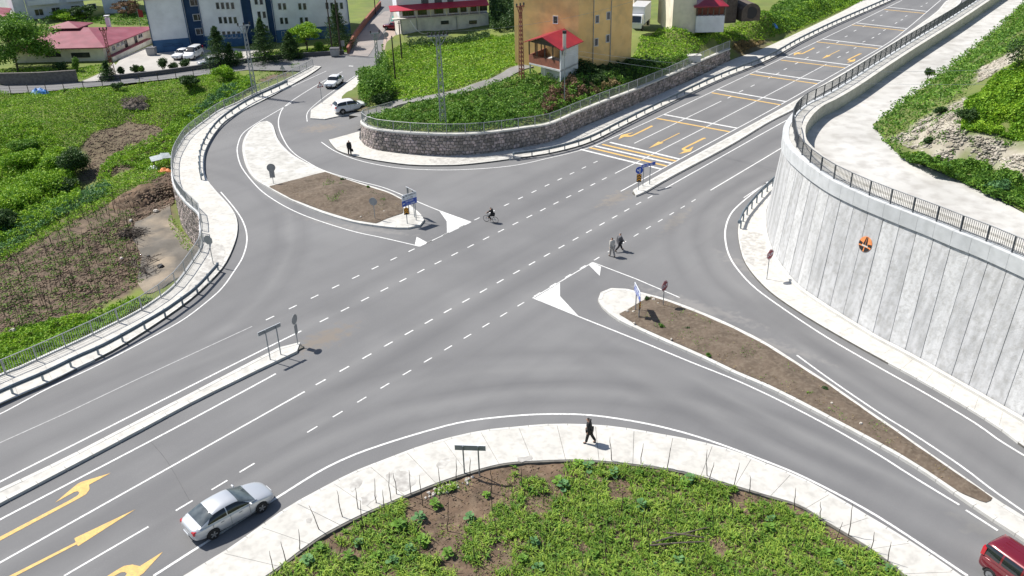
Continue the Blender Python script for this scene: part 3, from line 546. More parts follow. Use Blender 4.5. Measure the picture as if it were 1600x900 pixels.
guardrail('grey steel guard rail curving along the upper west footpath past the lattice mast', smooth(GL([(315, 281), (312, 262), (315, 236), (331, 207), (352, 186), (388, 162), (424, 145), (449, 133)], .15), .5), M['guard'], side=1)
guardrail('long grey steel guard rail climbing beside the north highway lanes', smooth(GL([(803, 247), (860, 238.5), (918, 222), (973, 194.5), (1048, 157.5), (1123, 122.5), (1198, 92.5), (1248, 65), (1298, 40.5), (1348, 18.5), (1393, -1.5), (1440, -25)], .15), .5), M['guard'], side=1)
guardrail('short grey guard rail on the footpath corner at the tall concrete wall', smooth(GL([(1157, 357), (1163, 342), (1177, 323), (1195, 303), (1211, 288), (1226, 276)], .15), .4), M['guard'], side=-1 if False else -1, sp=1.5, h=.8)

# ---------------------------------------------------------------- stone walls
def stone_wall(label, P, z0, z1, cell=.42, batter=.04, flip=1, cop=True, step=.5, far=None):
    """P: line of the wall top; face looks to the right of travel * flip; z0,z1 callables of arc fraction"""
    P = resample(P, step); n = len(P); s = np.r_[0, np.cumsum(np.hypot(*np.diff(P[:, :2], axis=0).T))]; Lt = s[-1]
    o = thing('stone_retaining_wall', (P[0][0], P[0][1], 0), 0, label, 'wall'); bx, by = P[0][0], P[0][1]
    N = offset(P, -flip)-P; z0a = np.array([z0(t/Lt) for t in s]); z1a = np.array([z1(t/Lt) for t in s])
    V = [];  # backing
    for i in range(n):
        x, y = P[i][0]-bx, P[i][1]-by; h = z1a[i]-z0a[i]
        V += [(x+N[i][0]*batter*h, y+N[i][1]*batter*h, z0a[i]), (x, y, z1a[i]), (x-N[i][0]*.45, y-N[i][1]*.45, z1a[i]), (x-N[i][0]*.45, y-N[i][1]*.45, z0a[i])]
    Fc = []
    for i in range(n-1):
        for k in range(4): a_, b_ = i*4+k, i*4+(k+1) % 4; Fc.append((a_, a_+4, b_+4, b_))
    Fc += [(0, 1, 2, 3), tuple((n-1)*4+k for k in (3, 2, 1, 0))]
    MB().add(V, Fc).build('mortar_core', M['mortar'], o)
    hmax = float((z1a-z0a).max()); rows = int(hmax/(cell*.8))+2; cols = int(Lt/cell)+2
    jit = rng.uniform(-.22, .22, (rows*2+6, cols*2+6, 2))*cell; mb_v, mb_f = [], []
    def vert(i, j):     # brick-like lattice: corner points of a running bond, jittered
        return np.array([j*cell/2, i*cell*.8])+jit[i % jit.shape[0], j % jit.shape[1]]
    def P3(sv, zr, out):
        sv = min(max(sv, 0), Lt); x = np.interp(sv, s, P[:, 0]); y = np.interp(sv, s, P[:, 1]); a_ = np.interp(sv, s, z0a); b_ = np.interp(sv, s, z1a)
        nx, ny = np.interp(sv, s, N[:, 0]), np.interp(sv, s, N[:, 1]); z = min(a_+max(zr, 0), b_-.02); k = (b_-z)*batter+out
        return (x-bx+nx*k, y-by+ny*k, z)
    for i in range(rows):
        if i*cell*.8 > hmax: break
        for j in range(-1, cols*2, 2):
            jj = j+(i % 2)
            c6 = [vert(i, jj+1), vert(i, jj+2), vert(i, jj+3), vert(i+1, jj+3), vert(i+1, jj+2), vert(i+1, jj+1)]
            c6 = np.array(c6); ce = c6.mean(0)
            if ce[0] < 0 or ce[0] > Lt: continue
            hh = np.interp(ce[0], s, z1a)-np.interp(ce[0], s, z0a)
            if ce[1] > hh: continue
            o1 = ce+(c6-ce)*.92; o2 = ce+(c6-ce)*.70; out = random.uniform(.04, .10); k = len(mb_v)
            mb_v += [P3(a_, b_, -.01) for a_, b_ in o1]+[P3(a_, b_, out) for a_, b_ in o2]
            mb_f += [(k+q1, k+(q1+1) % 6, k+6+(q1+1) % 6, k+6+q1) for q1 in range(6)]; mb_f.append(tuple(k+6+q1 for q1 in range(6)))
    if flip < 0: mb_f = [f[::-1] for f in mb_f]
    st = MB(); st.add(mb_v, mb_f); st.build('stones', M['stone'], o)['kind'] = 'stuff'
    if cop:
        nseg = max(1, int(Lt/2.5)); Q = resample(P, n=nseg*3+1); NQ = offset(Q, -flip)-Q; sq = np.linspace(0, Lt, nseg*3+1)
        for k in range(nseg):
            idx = range(k*3, k*3+4); out = [(Q[i][0]+NQ[i][0]*.07-bx, Q[i][1]+NQ[i][1]*.07-by) for i in idx]; inn = [(Q[i][0]-NQ[i][0]*.40-bx, Q[i][1]-NQ[i][1]*.40-by) for i in idx]
            mb = MB()
            for i in range(3):
                zz = [np.interp(sq[k*3+i], s, z1a), np.interp(sq[k*3+i+1], s, z1a)]
                e_ = .012 if i == 0 else 0; a1 = out[i]; b1 = out[i+1]; c1 = inn[i+1]; d1 = inn[i]
                mb.hexa([(*a1, zz[0]), (*b1, zz[1]), (*c1, zz[1]), (*d1, zz[0]), (*a1, zz[0]+.16), (*b1, zz[1]+.16), (*c1, zz[1]+.16), (*d1, zz[0]+.16)])
            mb.build('coping', M['kerb'], o)
    return o
# west retaining wall under the footpath railing (looks onto the garden)
wp = resample(smooth(GL(RAIL_L), .5), .5)
stone_wall('tall rubble stone retaining wall holding the west footpath above the garden', wp, lambda t: -5.2+4.2*max(0, (t-.55)/.45), lambda t: .02, cell=.42, batter=.0, flip=-1, cop=False)
# centre wall with railing, round the bank
CW = [(612, 172, .8), (585, 180, 1.4), (570, 184, 1.9), (564, 189, 2.3), (566, 193, 2.4), (575, 198, 2.45), (590, 202, 2.5), (620, 205.5, 2.5), (660, 208.5, 2.5), (700, 209.5, 2.5), (740, 208.5, 2.45), (780, 204.5, 2.4), (820, 199, 2.3), (860, 192.5, 2.2), (900, 175.5, 2.15), (950, 155.5, 2.1), (1000, 136.5, 2.05), (1050, 115.5, 2.0), (1100, 92.5, 1.95), (1141, 75.5, 1.9)]
cw = smooth([G(*p) for p in CW], .5); cs = np.linspace(0, 1, len(cw))
stone_wall('low curved rubble stone wall with railing in front of the planted bank', cw, lambda t: -.05, lambda t: float(np.interp(t, cs, cw[:, 2]))-.16, cell=.44, batter=.05, flip=1)
cr = offset(cw, .15); cr[:, 2] = cw[:, 2]
railing('grey picket railing along the top of the low curved stone wall', cr, 1.05, M['rail'], post=2.0, bal=.17)
cr2 = smooth([G(*p) for p in [(612, 171.5, .95), (640, 163, 1.0), (668, 157, 1.1)]], .5)

# ---------------------------------------------------------------- big concrete wall on the right
ZB, ZT, ZP = 7.55, 8.55, 7.5
top_px = [(1232, 247), (1245, 259), (1263, 277), (1285, 293), (1305, 305), (1340, 322), (1375, 337), (1412, 352), (1450, 367), (1487, 383), (1525, 398), (1600, 432), (1700, 480)]
bot_px = [(1203, 380), (1213, 408), (1228, 430), (1248, 452), (1267, 466), (1300, 488), (1332, 508), (1368, 530), (1404, 549), (1437, 567), (1467, 584), (1535, 623), (1625, 676)]
Tn = [G(x, y, ZB) for x, y in top_px]; Bn = [G(x, y, 0) for x, y in bot_px]
# up the road: the wall runs parallel to the highway, its face hidden behind its own crest
far_top = [(1545-28, 4), (1476, 30), (1416, 66), (1390, 82), (1360, 101), (1312, 132), (1280, 150)]
FT = [G(x, y+2, ZT) for x, y in far_top]
ext = FT[0]+(FT[0]-FT[1])/np.linalg.norm(FT[0]-FT[1])*60
def ins(p, d, q): v = (q-p)[:2]; v = v/np.hypot(*v); return np.array([p[0]-v[1]*d, p[1]+v[0]*d, p[2]])
TCRN = [(27.0, 77.2), (25.65, 75.35), (24.4, 73.25), (23.3, 71.0), (22.6, 69.0), (22.15, 67.1), (22.02, 65.3), (22.1, 63.6)]
BCRN = [(26.0, 77.9), (24.7, 76.0), (23.5, 73.8), (22.65, 71.5), (22.1, 69.3), (21.65, 67.2), (21.32, 65.0), (21.15, 62.9)]
nf = 1+len(FT)
topline = [ext]+FT+[np.array([x, y, 0.]) for x, y in TCRN]+[p.copy() for p in Tn[2:]]
for p in topline: p[2] = ZB
TL = smooth(topline, .3)
# inward normal is on the left when travelling from the far end to the near end
B_all = [offset(np.array(topline), -1.0)[i] for i in range(nf)]+[np.array([x, y, 0]) for x, y in BCRN]+Bn[2:]
Bc = np.array([np.r_[p[:2], 0.] for p in B_all]); Tc = np.array(topline)
# common parameter for both lines, then joints about every 1.25 m on the top
sT = np.r_[0, np.cumsum(np.linalg.norm(np.diff(Tc, axis=0), axis=1))]
npan = int(sT[-1]/1.28); ts = np.linspace(0, sT[-1], npan*3+1)
def cat(K, s, t):
    i = int(np.clip(np.searchsorted(s, t)-1, 0, len(K)-2)); f = (t-s[i])/(s[i+1]-s[i]); p0, p1, p2, p3 = K[max(i-1, 0)], K[i], K[i+1], K[min(i+2, len(K)-1)]
    d1, d2 = (p2-p0)/(s[i+1]-s[max(i-1, 0)]), (p3-p1)/(s[min(i+2, len(K)-1)]-s[i]); h = s[i+1]-s[i]
    return (2*f**3-3*f**2+1)*p1+(f**3-2*f**2+f)*h*d1+(-2*f**3+3*f**2)*p2+(f**3-f**2)*h*d2
TT = np.array([cat(Tc, sT, t) for t in ts]); BB = np.array([cat(Bc, sT, t) for t in ts])
WV_ = [M['wallc'], pm('rough_wall_concrete_b', (.49, .495, .505), (.35, .355, .36), 1.0, .95, .6, 9, stretch=(0, (2.2, 2.2, .14)), c3=(.24, .235, .22), sc3=2.5, amt3=.5, lo=.38, hi=.72), pm('rough_wall_concrete_c', (.55, .555, .56), (.40, .405, .41), 1.0, .95, .6, 9, stretch=(0, (2.6, 2.6, .12)), c3=(.27, .265, .25), sc3=4, amt3=.45, lo=.38, hi=.75)]
wallo = thing('concrete_retaining_wall', tuple(BB[-1]), 0, 'tall pale concrete retaining wall of vertical panels carrying the orange emblem', 'wall'); WO = BB[-1].copy()
def inward(L_): q_ = offset(L_, 1.)-L_; q_[:, 2] = 0; return q_
nT, nB = inward(TT), inward(BB)
for k in range(npan):
    i = k*3; far = k < npan*.38
    idx = [i, i+1, i+2, i+3]; mb = MB(); V = []; e_ = .008; GP = .06
    dep = random.uniform(-.012, .012)
    rows = 5
    for r in range(rows+1):
        f = r/rows
        for q1, j in enumerate(idx):
            jj = j; T_, B_ = TT[jj], BB[jj]
            if q1 == 0: T_ = TT[j]+(TT[j+1]-TT[j])*GP; B_ = BB[j]+(BB[j+1]-BB[j])*GP
            if q1 == 3: T_ = TT[j]+(TT[j-1]-TT[j])*GP; B_ = BB[j]+(BB[j-1]-BB[j])*GP
            p = B_+(T_-B_)*f+nB[jj]*dep; V.append(p-WO)
    for q1 in (0, 3):
        for f in (0, 1):
            j = idx[q1]; p = (BB[j] if f == 0 else TT[j])+nB[j]*.08; V.append(p-WO)
    Fc = [(r*4+c, r*4+c+1, (r+1)*4+c+1, (r+1)*4+c) for r in range(rows) for c in range(3)]
    a0 = (rows+1)*4
    Fc += [tuple([r*4 for r in range(rows+1)]+[a0+1, a0])]+[tuple([a0+2, a0+3]+[r*4+3 for r in range(rows, -1, -1)])]
    mb.add(V, Fc).build('panel', WV_[(k*7+k//3) % 3], wallo)
V = []; nn = len(TT)
for i in range(nn): V += [BB[i]+nB[i]*.06-WO-[0, 0, .3], TT[i]+nT[i]*.06-WO, TT[i]+nT[i]*1.2-WO, BB[i]+nB[i]*1.6-WO-[0, 0, .3]]
Fc = [(i*4+k, (i+1)*4+k, (i+1)*4+(k+1) % 4, i*4+(k+1) % 4) for i in range(nn-1) for k in range(4)]+[(3, 2, 1, 0), tuple((nn-1)*4+k for k in range(4))]
MB().add(V, Fc).build('wall_core', M['gap'], wallo)
# cap blocks, crest slab, inner upstand
def sweep(name, m, segs, prof, par, gap=.01, base=None):     # prof: (inward offset, z) ccw
    for i0_, i1_ in segs:
        V = []
        for j in range(i0_, i1_+1):
            p = TT[j].copy()
            if j == i0_: p = p+(TT[j+1]-p)*gap*2
            if j == i1_: p = p+(TT[j-1]-p)*gap*2
            for d, z in prof: V.append((p[0]+nT[j][0]*d-WO[0], p[1]+nT[j][1]*d-WO[1], z))
        n = len(prof); k = i1_-i0_
        Fc = [(a_*n+b_, (a_+1)*n+b_, (a_+1)*n+(b_+1) % n, a_*n+(b_+1) % n) for a_ in range(k) for b_ in range(n)]+[tuple(reversed(range(n))), tuple(k*n+b_ for b_ in range(n))]
        MB().add(V, Fc).build(name, m, par)
segs = [(k*3, k*3+3) for k in range(npan)]
sweep('cap_block', M['capc'], segs, [(-.16, ZB), (-.16, ZT), (.32, ZT), (.32, ZB)], wallo)
sweep('crest_slab', M['concrete2'], [(k*6, min(k*6+6, npan*3)) for k in range((npan+1)//2)], [(.335, ZB), (.335, ZT-.04), (1.25, ZT-.04), (1.25, ZB)], wallo)
sweep('upstand', M['concrete'], [(k*6, min(k*6+6, npan*3)) for k in range((npan+1)//2)], [(1.265, ZP-.4), (1.265, ZT+.12), (1.6, ZT+.12), (1.6, ZP-.4)], wallo)
# plinth kerb along the foot
PB = [BB[i] for i in range(len(BB)) if i > npan*3*.40]
PBo = offset(PB, -.28); n_ = len(PB)//3
for k in range(n_):
    a_, b_ = PB[k*3:k*3+4], PBo[k*3:k*3+4]
    if len(a_) < 2: continue
    MB().prism([tuple(p[:2]-WO[:2]) for p in b_]+[tuple(p[:2]-WO[:2]) for p in a_[::-1]], .1, .34).build('plinth', M['kerb'], wallo)
rl = TT+nT*(.14+.6*np.exp(-((TT[:, 0]-22.4)**2+(TT[:, 1]-68.3)**2)/14))[:, None]; rl[:, 2] = ZT
railing('dark grey railing on the crest of the tall concrete wall', rl[int(npan*3*.10):], 1.05, M['darkrail'], post=1.75, bal=.135, pw=.08)
# emblem: round road-authority disc
def plane_frame(px, py):
    best = None
    for i in range(len(TT)-1):
        for f in np.linspace(.2, .9, 36):
            p = BB[i]+(TT[i]-BB[i])*f; x, y = PJ(p); d = (x-px)**2+(y-py)**2
            if best is None or d < best[0]: best = (d, p, i)
    _, p, i = best; r = Vector((TT[i+1]-TT[i])).normalized(); u_ = Vector(TT[i]-BB[i]).normalized(); n_ = r.cross(u_).normalized()
    if n_.dot(Vector((0, 0, H))-Vector(p)) < 0: n_ = -n_
    return Vector(p), r, u_, n_
p, r, u_, n_ = plane_frame(1350, 381)
if r.dot(Vector((1, -1, 0))) < 0: r = -r
u2 = (u_-r*u_.dot(r)).normalized()
em = thing('wall_emblem', tuple(p+n_*.03), 0, 'round orange and black road emblem mounted on the concrete wall', 'emblem')
Rr = .53
def epoly(name, pts, m, d): MB().add([tuple(r*x*Rr+u2*y*Rr+n_*d) for x, y in pts], [tuple(range(len(pts)))]).build(name, m, em)
circ = lambda a0, a1, n, k=1.: [(math.cos(math.radians(a0+(a1-a0)*i/n))*k, math.sin(math.radians(a0+(a1-a0)*i/n))*k) for i in range(n+1)]
MB().disc((0, 0, 0), n_, Rr, .05, 32).build('disc', M['orange'], em)
epoly('road_mark', [(-.34, -.12), (-.03, -.12), (-.03, .96), (-.12, .97)], M['black'], .032); epoly('road_mark', [(.03, -.12), (.36, -.12), (.14, .96), (.03, .97)], M['black'], .032)
epoly('side_mark', circ(168, 192, 4, .99)+[(-.42, -.2), (-.42, .12)], M['black'], .032); epoly('side_mark', [(.42, .12), (.42, -.2)]+circ(-12, 12, 4, .99), M['black'], .032)
epoly('lower_mark', circ(207, 264, 10, .98)+[(-.06, -.38), (-.7, -.38)], M['black'], .032); epoly('lower_mark', circ(276, 333, 10, .98)+[(.7, -.38), (.06, -.38)], M['black'], .032)
epoly('name_band', [(-.44, -.32), (.5, -.32), (.5, -.14), (-.44, -.14)], M['concrete'], .034)
def text(name, s, size, m, par, loc, rot, ext=.004):
    cu = bpy.data.curves.new(name, 'FONT'); cu.body = s; cu.size = size; cu.align_x = 'CENTER'; cu.align_y = 'CENTER'; cu.extrude = ext; cu.materials.append(m)
    o = bpy.data.objects.new(name, cu); C.objects.link(o); dg = bpy.context.evaluated_depsgraph_get(); me = bpy.data.meshes.new_from_object(o.evaluated_get(dg)); bpy.data.objects.remove(o)
    me.materials.clear(); me.materials.append(m); o = link(name, me, None, par); o.matrix_local = Matrix.Translation(loc) @ rot.to_4x4(); return o
fr = Matrix((r, u2, n_)).transposed()
# crest pad and hill behind
ZPn = ZP
pad_edge = [(1600, 333), (1560, 312), (1500, 283), (1450, 262), (1412, 247), (1388, 226), (1372, 205), (1362, 198), (1400, 170), (1440, 140), (1500, 95), (1560, 45), (1600, 5), (1640, -30)]
PE = [G(x, y, ZPn) for x, y in pad_edge]; PE = [PE[0]+(PE[0]-PE[1])*3]+PE; PEs = smooth(PE, .6)
inner = offset(TT, 1.5)
padpoly = list(inner)+list(PEs)
region('crest_pavement', [tuple(p[:2]) for p in padpoly], lambda x, y: ZPn+x*0, 3., pm('crest_concrete', (.55, .54, .52), (.44, .43, .41), .22, .93, .3, 14, c3=(.27, .25, .23), sc3=.9, amt3=.5))
PEd = np.array(resample(PEs, 1.))
def zR(x, y):
    x, y = np.atleast_1d(x), np.atleast_1d(y); d = np.min(np.hypot(x[:, None]-PEd[:, 0], y[:, None]-PEd[:, 1]), 1)
    return ZPn-.02+np.minimum(d, 3)*.35+np.maximum(d-2, 0)*.62+(vnoise(x, y, 3, 11)-.5)*1.3*np.minimum(d/3, 1)+(vnoise(x, y, .9, 12)-.4)*.4*np.minimum(d, 1)
hillpoly = [tuple(p[:2]) for p in PEs]+[(150, 210), (150, 20), (50, 15)]
def raycast(px, py, zf, z0=7.5):
    z = z0
    for _ in range(25): p = G(px, py, z); z = .5*z+.5*float(zf(p[0:1], p[1:2])[0])
    return G(px, py, z)
bare = [[(1400, 215), (1440, 188), (1480, 170), (1510, 150), (1498, 185), (1510, 210), (1545, 215), (1600, 225), (1640, 240), (1640, 285), (1600, 285), (1560, 270), (1530, 250), (1500, 248), (1460, 258), (1430, 240)], [(1527, 130), (1535, 108), (1575, 84), (1596, 80), (1580, 98), (1550, 118)]]
soilR = pxmask([(b_, 1.) for b_ in bare])
region('hillside', hillpoly, zR, 1.0, M['hillg'], soilR)

# ---------------------------------------------------------------- raised bank and fields behind the centre wall
Mctrl = [(572, 190, 2.2), (620, 200, 2.35), (700, 204, 2.35), (800, 197, 2.2), (900, 170, 2.0), (1000, 132, 1.9), (1100, 90, 1.8), (1141, 72, 1.7), (1150, 92, .5), (1200, 74, .35), (1260, 44, .3), (1320, 15, .3), (1190, 55, 2.5), (1250, 25, 2.6), (1300, 0, 2.4), (600, 178, 1.7), (640, 158, 1.9), (700, 150, 2.1), (760, 128, 3), (810, 108, 3.8), (575, 140, .3), (600, 105, .3), (640, 120, 1.0), (700, 110, 1.8), (780, 85, 3), (700, 70, 1.2), (830, 112, 3.7), (880, 112, 3.6), (905, 104, 4.0), (985, 95, 4.0), (1000, 60, 4.6), (1060, 48, 4.8), (1120, 44, 4.6), (1200, 20, 4), (560, 178, .3), (900, 130, 3.6), (1000, 105, 3.4), (1080, 70, 3.6), (940, 150, 2.4), (760, 160, 2.5), (850, 150, 3.)]
zM0 = idw(Mctrl)
CWD = np.array(cw); KB = np.array([p for p in NI if PJ(p)[0] > 1143])
def zM(x, y):
    x, y = np.atleast_1d(x), np.atleast_1d(y); z = zM0(x, y)+(vnoise(x, y, 2.6, 21)-.5)*.4+(vnoise(x, y, .8, 22)-.5)*.12
    for s in range(0, len(x), 20000):
        d = np.hypot(x[s:s+20000, None]-CWD[:, 0], y[s:s+20000, None]-CWD[:, 1]); i = d.argmin(1); dm = d.min(1); w = np.exp(-(dm/1.6)**2); z[s:s+20000] = z[s:s+20000]*(1-w)+(CWD[i, 2]-.2)*w
        d = np.hypot(x[s:s+20000, None]-KB[:, 0], y[s:s+20000, None]-KB[:, 1]).min(1); w = np.clip((d-.3)/3.5, 0, 1); w = w*w*(3-2*w); z[s:s+20000] = .1+(z[s:s+20000]-.1)*w
    return z
Mb = list(offset(cw, .3))[1:]+[G(*p, .1) for p in [(1150, 95), (1190, 80), (1260, 48.5), (1320, 19.5), (1400, -26)]]+[np.array([90, 230, 0]), np.array([-6, 230, 0])]+[G(*p, .05) for p in [(665, 40), (655, 62), (628, 66), (606, 78), (598, 100), (584, 112), (566, 131), (549, 149), (535, 164), (536, 176)]]
soilM = pxmask([([(520, 172), (545, 148), (560, 150), (580, 172), (560, 180)], .8), ([(985, 118), (1010, 98), (1060, 88), (1068, 98), (1000, 120)], .6), ([(1141, 70), (1180, 62), (1215, 66), (1180, 84), (1150, 98)], .8), ([(800, 190), (820, 130), (860, 150), (850, 190)], .6)])
region('planted_bank', [tuple(p[:2]) for p in Mb], zM, .8, M['grass'], soilM)
def drape(name, pts, zf, m, lift=.05, step=.8, z0=2.):
    Q = [raycast(x, y, zf, z0) for x, y in pts]; return region(name, [tuple(p[:2]) for p in Q], lambda x, y: zf(x, y)+lift+.04, step, m, jit=.2)
M['path'] = pm('old_path', (.25, .245, .235), (.18, .175, .165), .6, .95)
def ribbon(name, pts, w, zf, m, lift=.1, z0=2.):
    P = smooth([raycast(x, y, zf, z0) for x, y in pts], .6); a_, b_ = offset(P, w/2), offset(P, -w/2); n = len(P)
    zz = zf(P[:, 0], P[:, 1]); zz = np.convolve(np.pad(zz, 3, 'edge'), np.ones(7)/7, 'valid')
    V = [(p[0], p[1], max(z, float(zf(p[0:1], p[1:2])[0]))+lift) for p, z in zip(a_, zz)]+[(p[0], p[1], max(z, float(zf(p[0:1], p[1:2])[0]))+lift) for p, z in zip(b_, zz)]
    V += [(x, y, z-.5) for x, y, z in V]
    Fc = [(n+i, n+i+1, i+1, i) for i in range(n-1)]+[(i, i+1, 2*n+i+1, 2*n+i) for i in range(n-1)]+[(3*n+i, 3*n+i+1, n+i+1, n+i) for i in range(n-1)]
    return tag(MB().add(V, Fc).build(name, m), kind='structure')
ribbon('path', [(556, 182), (580, 176), (612, 167), (660, 155), (710, 147), (760, 131), (800, 112), (825, 104)], 1.9, zM, M['path'])
# yard, school ground and the street behind
Yp = [np.array([-200, 125, 0])]+[G(*p) for p in [(-100, 140), (0, 133), (125, 128), (155, 127), (250, 117), (325, 106.5), (400, 96), (462, 90), (540, 85), (549, 60), (575, 30), (590, 5), (600, -10)]]+[np.array([-30, 300, 0]), np.array([-200, 300, 0])]
region('school_ground', [tuple(p[:2]) for p in Yp], lambda x, y: .05+x*0, 3, M['grass'])
def flatpoly(name, pts, z, m): return tag(MB().prism([tuple(p[:2]) for p in GL(pts, z)], z-.1, z).build(name, m), kind='structure')
flatpoly('school_yard', [(160, 122), (245, 116), (300, 108), (380, 98), (420, 80), (300, 70), (242, 84), (238, 70), (190, 90), (175, 108)], .12, M['yard'])
flatpoly('driveway', [(125, 128), (158, 126), (185, 108), (178, 98), (162, 112), (140, 122)], .14, M['yard'])
flatpoly('side_street_pavement', [(545, 87), (556, 62), (575, 38), (600, 18), (612, 16), (606, 40), (590, 62), (582, 78), (575, 88)], .04, pm('worn_street', (.30, .26, .24), (.24, .22, .21), .4, .95))
flatpoly('side_street_pavement', [(596, 78), (602, 50), (613, 35), (620, 60), (626, 72), (606, 80)], .05, pm('street_pink', (.38, .29, .25), (.30, .24, .21), .4, .95))
# ---------------------------------------------------------------- buildings
M['bwhite'] = pm('render_blue_white', (.76, .78, .82), (.66, .68, .72), .5, .9, c3=(.45, .46, .48), sc3=.7, amt3=.3)
M['bblue'] = pm('render_deep_blue', (.03, .08, .18), (.02, .06, .14), .8, .8); M['bblue2'] = pm('render_mid_blue', (.05, .13, .26), (.035, .10, .21), .8, .8)
M['cream'] = pm('render_cream', (.80, .74, .60), (.70, .64, .52), .6, .9, c3=(.35, .32, .26), sc3=.9, amt3=.3); M['beige'] = pm('render_beige', (.60, .52, .42), (.52, .45, .36), .6, .9)
M['ochre'] = pm('render_ochre', (.92, .62, .27), (.84, .54, .22), .5, .9, c3=(.42, .31, .18), sc3=.8, amt3=.35); M['greyb'] = pm('render_grey_cream', (.70, .68, .60), (.58, .56, .50), .5, .9, c3=(.27, .26, .24), sc3=1.2, amt3=.4)
M['roofr'] = pm('red_sheet_roof', (.23, .045, .07), (.18, .035, .055), .8, .6, c3=(.30, .11, .14), sc3=.5, amt3=.5); M['roofb'] = pm('bright_red_roof', (.30, .018, .035), (.23, .013, .03), .8, .4)
M['frame'] = pm('window_frame_white', (.62, .63, .65), rough=.5); M['pane'] = pm('window_pane', (.02, .024, .03), (.05, .055, .06), 1.5, .15, spec=.7)
M['brick'] = pm('brick_red', (.30, .11, .07), (.20, .08, .055), 3, .9); M['greydark'] = pm('render_dark_grey', (.09, .09, .10), rough=.8); M['awning'] = pm('awning_red', (.40, .02, .05), rough=.6)
def window(par, P0, P1, s, z, w, h, m='frame', mull=1, out=.05, pane='pane', base=(0, 0, 0)):
    u = np.array(P1[:2])-np.array(P0[:2]); L = np.hypot(*u); u /= L; n = np.array([u[1], -u[0]])     # wall faces right of P0->P1
    f = lambda a_, b_, d: (P0[0]+u[0]*a_+n[0]*d-base[0], P0[1]+u[1]*a_+n[1]*d-base[1], b_-base[2])
    mb = MB(); t = min(.10, w*.12)
    def bx(a0, a1, b0, b1, d0, d1): mb.hexa([f(a0, b0, d1), f(a1, b0, d1), f(a1, b0, d0), f(a0, b0, d0), f(a0, b1, d1), f(a1, b1, d1), f(a1, b1, d0), f(a0, b1, d0)])
    bx(s-w/2, s+w/2, z-h/2, z-h/2+t, .002, out*1.6); bx(s-w/2, s+w/2, z+h/2-t, z+h/2, .002, out); bx(s-w/2, s-w/2+t, z-h/2+t, z+h/2-t, .002, out); bx(s+w/2-t, s+w/2, z-h/2+t, z+h/2-t, .002, out)
    for k in range(mull): x = s-w/2+w*(k+1)/(mull+1); bx(x-t*.3, x+t*.3, z-h/2+t, z+h/2-t, .004, out*.8)
    o = mb.build('window', M[m], par)
    MB().hexa([f(s-w/2+t, z-h/2+t, .02), f(s+w/2-t, z-h/2+t, .02), f(s+w/2-t, z-h/2+t, .003), f(s-w/2+t, z-h/2+t, .003), f(s-w/2+t, z+h/2-t, .02), f(s+w/2-t, z+h/2-t, .02), f(s+w/2-t, z+h/2-t, .003), f(s-w/2+t, z+h/2-t, .003)]).build('pane', M[pane], o)
    return o
def wallbox(name, par, pts, z0, z1, m, base): return MB().prism([(p[0]-base[0], p[1]-base[1]) for p in pts], z0-base[2], z1-base[2]).build(name, m, par)
def back(P0, P1, d): u = np.array(P1[:2])-np.array(P0[:2]); u /= np.hypot(*u); n = np.array([-u[1], u[0]]); return [(P1[0]+n[0]*d, P1[1]+n[1]*d), (P0[0]+n[0]*d, P0[1]+n[1]*d)]
def hiproof(par, pts4, z, rise, over, m, base, name='roof', flatk=.35, th=.15):
    c = np.mean([p[:2] for p in pts4], 0); P = [c+(np.array(p[:2])-c)*(1+over/np.linalg.norm(np.array(p[:2])-c)) for p in pts4]
    A = (P[0]+P[3])/2; B = (P[1]+P[2])/2; r0 = A+(B-A)*flatk; r1 = B+(A-B)*flatk
    if np.linalg.norm(P[1]-P[0]) < np.linalg.norm(P[3]-P[0]): A = (P[0]+P[1])/2; B = (P[2]+P[3])/2; r0 = A+(B-A)*flatk; r1 = B+(A-B)*flatk; ff = [(4, 5, 8), (5, 6, 9, 8), (6, 7, 9), (7, 4, 8, 9)]
    else: ff = [(4, 5, 9, 8), (5, 6, 9), (6, 7, 8, 9), (7, 4, 8)]
    b = lambda p, zz: (p[0]-base[0], p[1]-base[1], zz-base[2])
    V = [b(p, z) for p in P]+[b(p, z+th) for p in P]+[b(r0, z+rise), b(r1, z+rise)]
    return MB().add(V, [(3, 2, 1, 0), (0, 1, 5, 4), (1, 2, 6, 5), (2, 3, 7, 6), (3, 0, 4, 7)]+ff).build(name, m, par)
# --- school
A, B = G(242, 84), G(549, 57); L_ = np.linalg.norm(B-A); u = (B-A)/L_; nn = np.array([-u[1], u[0], 0]); ZS = 8.35
sch = thing('school_building', tuple(A), 0, 'long white and blue school block behind the cars and fir trees', 'building')
sx = lambda x: onplane(x, 84-(x-242)*.088, A, B)[0]
cuts = [(242, 300, 0, 'bwhite'), (300, 322, 1.6, 'bblue'), (322, 388, 0, 'bwhite'), (388, 402, 1.2, 'bblue'), (402, 424, .0, 'bwhite'), (424, 433, .8, 'bblue'), (433, 549, 0, 'bwhite')]
for x0, x1, rec, mt in cuts:
    s0, s1 = sx(x0), sx(x1); a_ = A+u*s0+nn*rec; b_ = A+u*s1+nn*rec; f = [a_, b_, b_+nn*(13-rec), a_+nn*(13-rec)]
    wallbox('wall', sch, f, 0, ZS-.004*rec, M[mt], A)
    if rec == 0: wallbox('blue_plinth', sch, [a_-nn*.05, b_-nn*.05, b_+nn*.02, a_+nn*.02], .02, 2.05, M['bblue2'], A)
for x in (242.5, 299, 323, 387.5, 434, 548):
    s = sx(x); p = A+u*s-nn*.12-A; MB().tube([(p[0], p[1], .1), (p[0], p[1], ZS)], .07, 6).build('drainpipe', M['bblue'], sch)
hiproof(sch, [A, B, B+nn*13, A+nn*13], ZS, 2.6, .9, M['roofr'], A, flatk=.12)
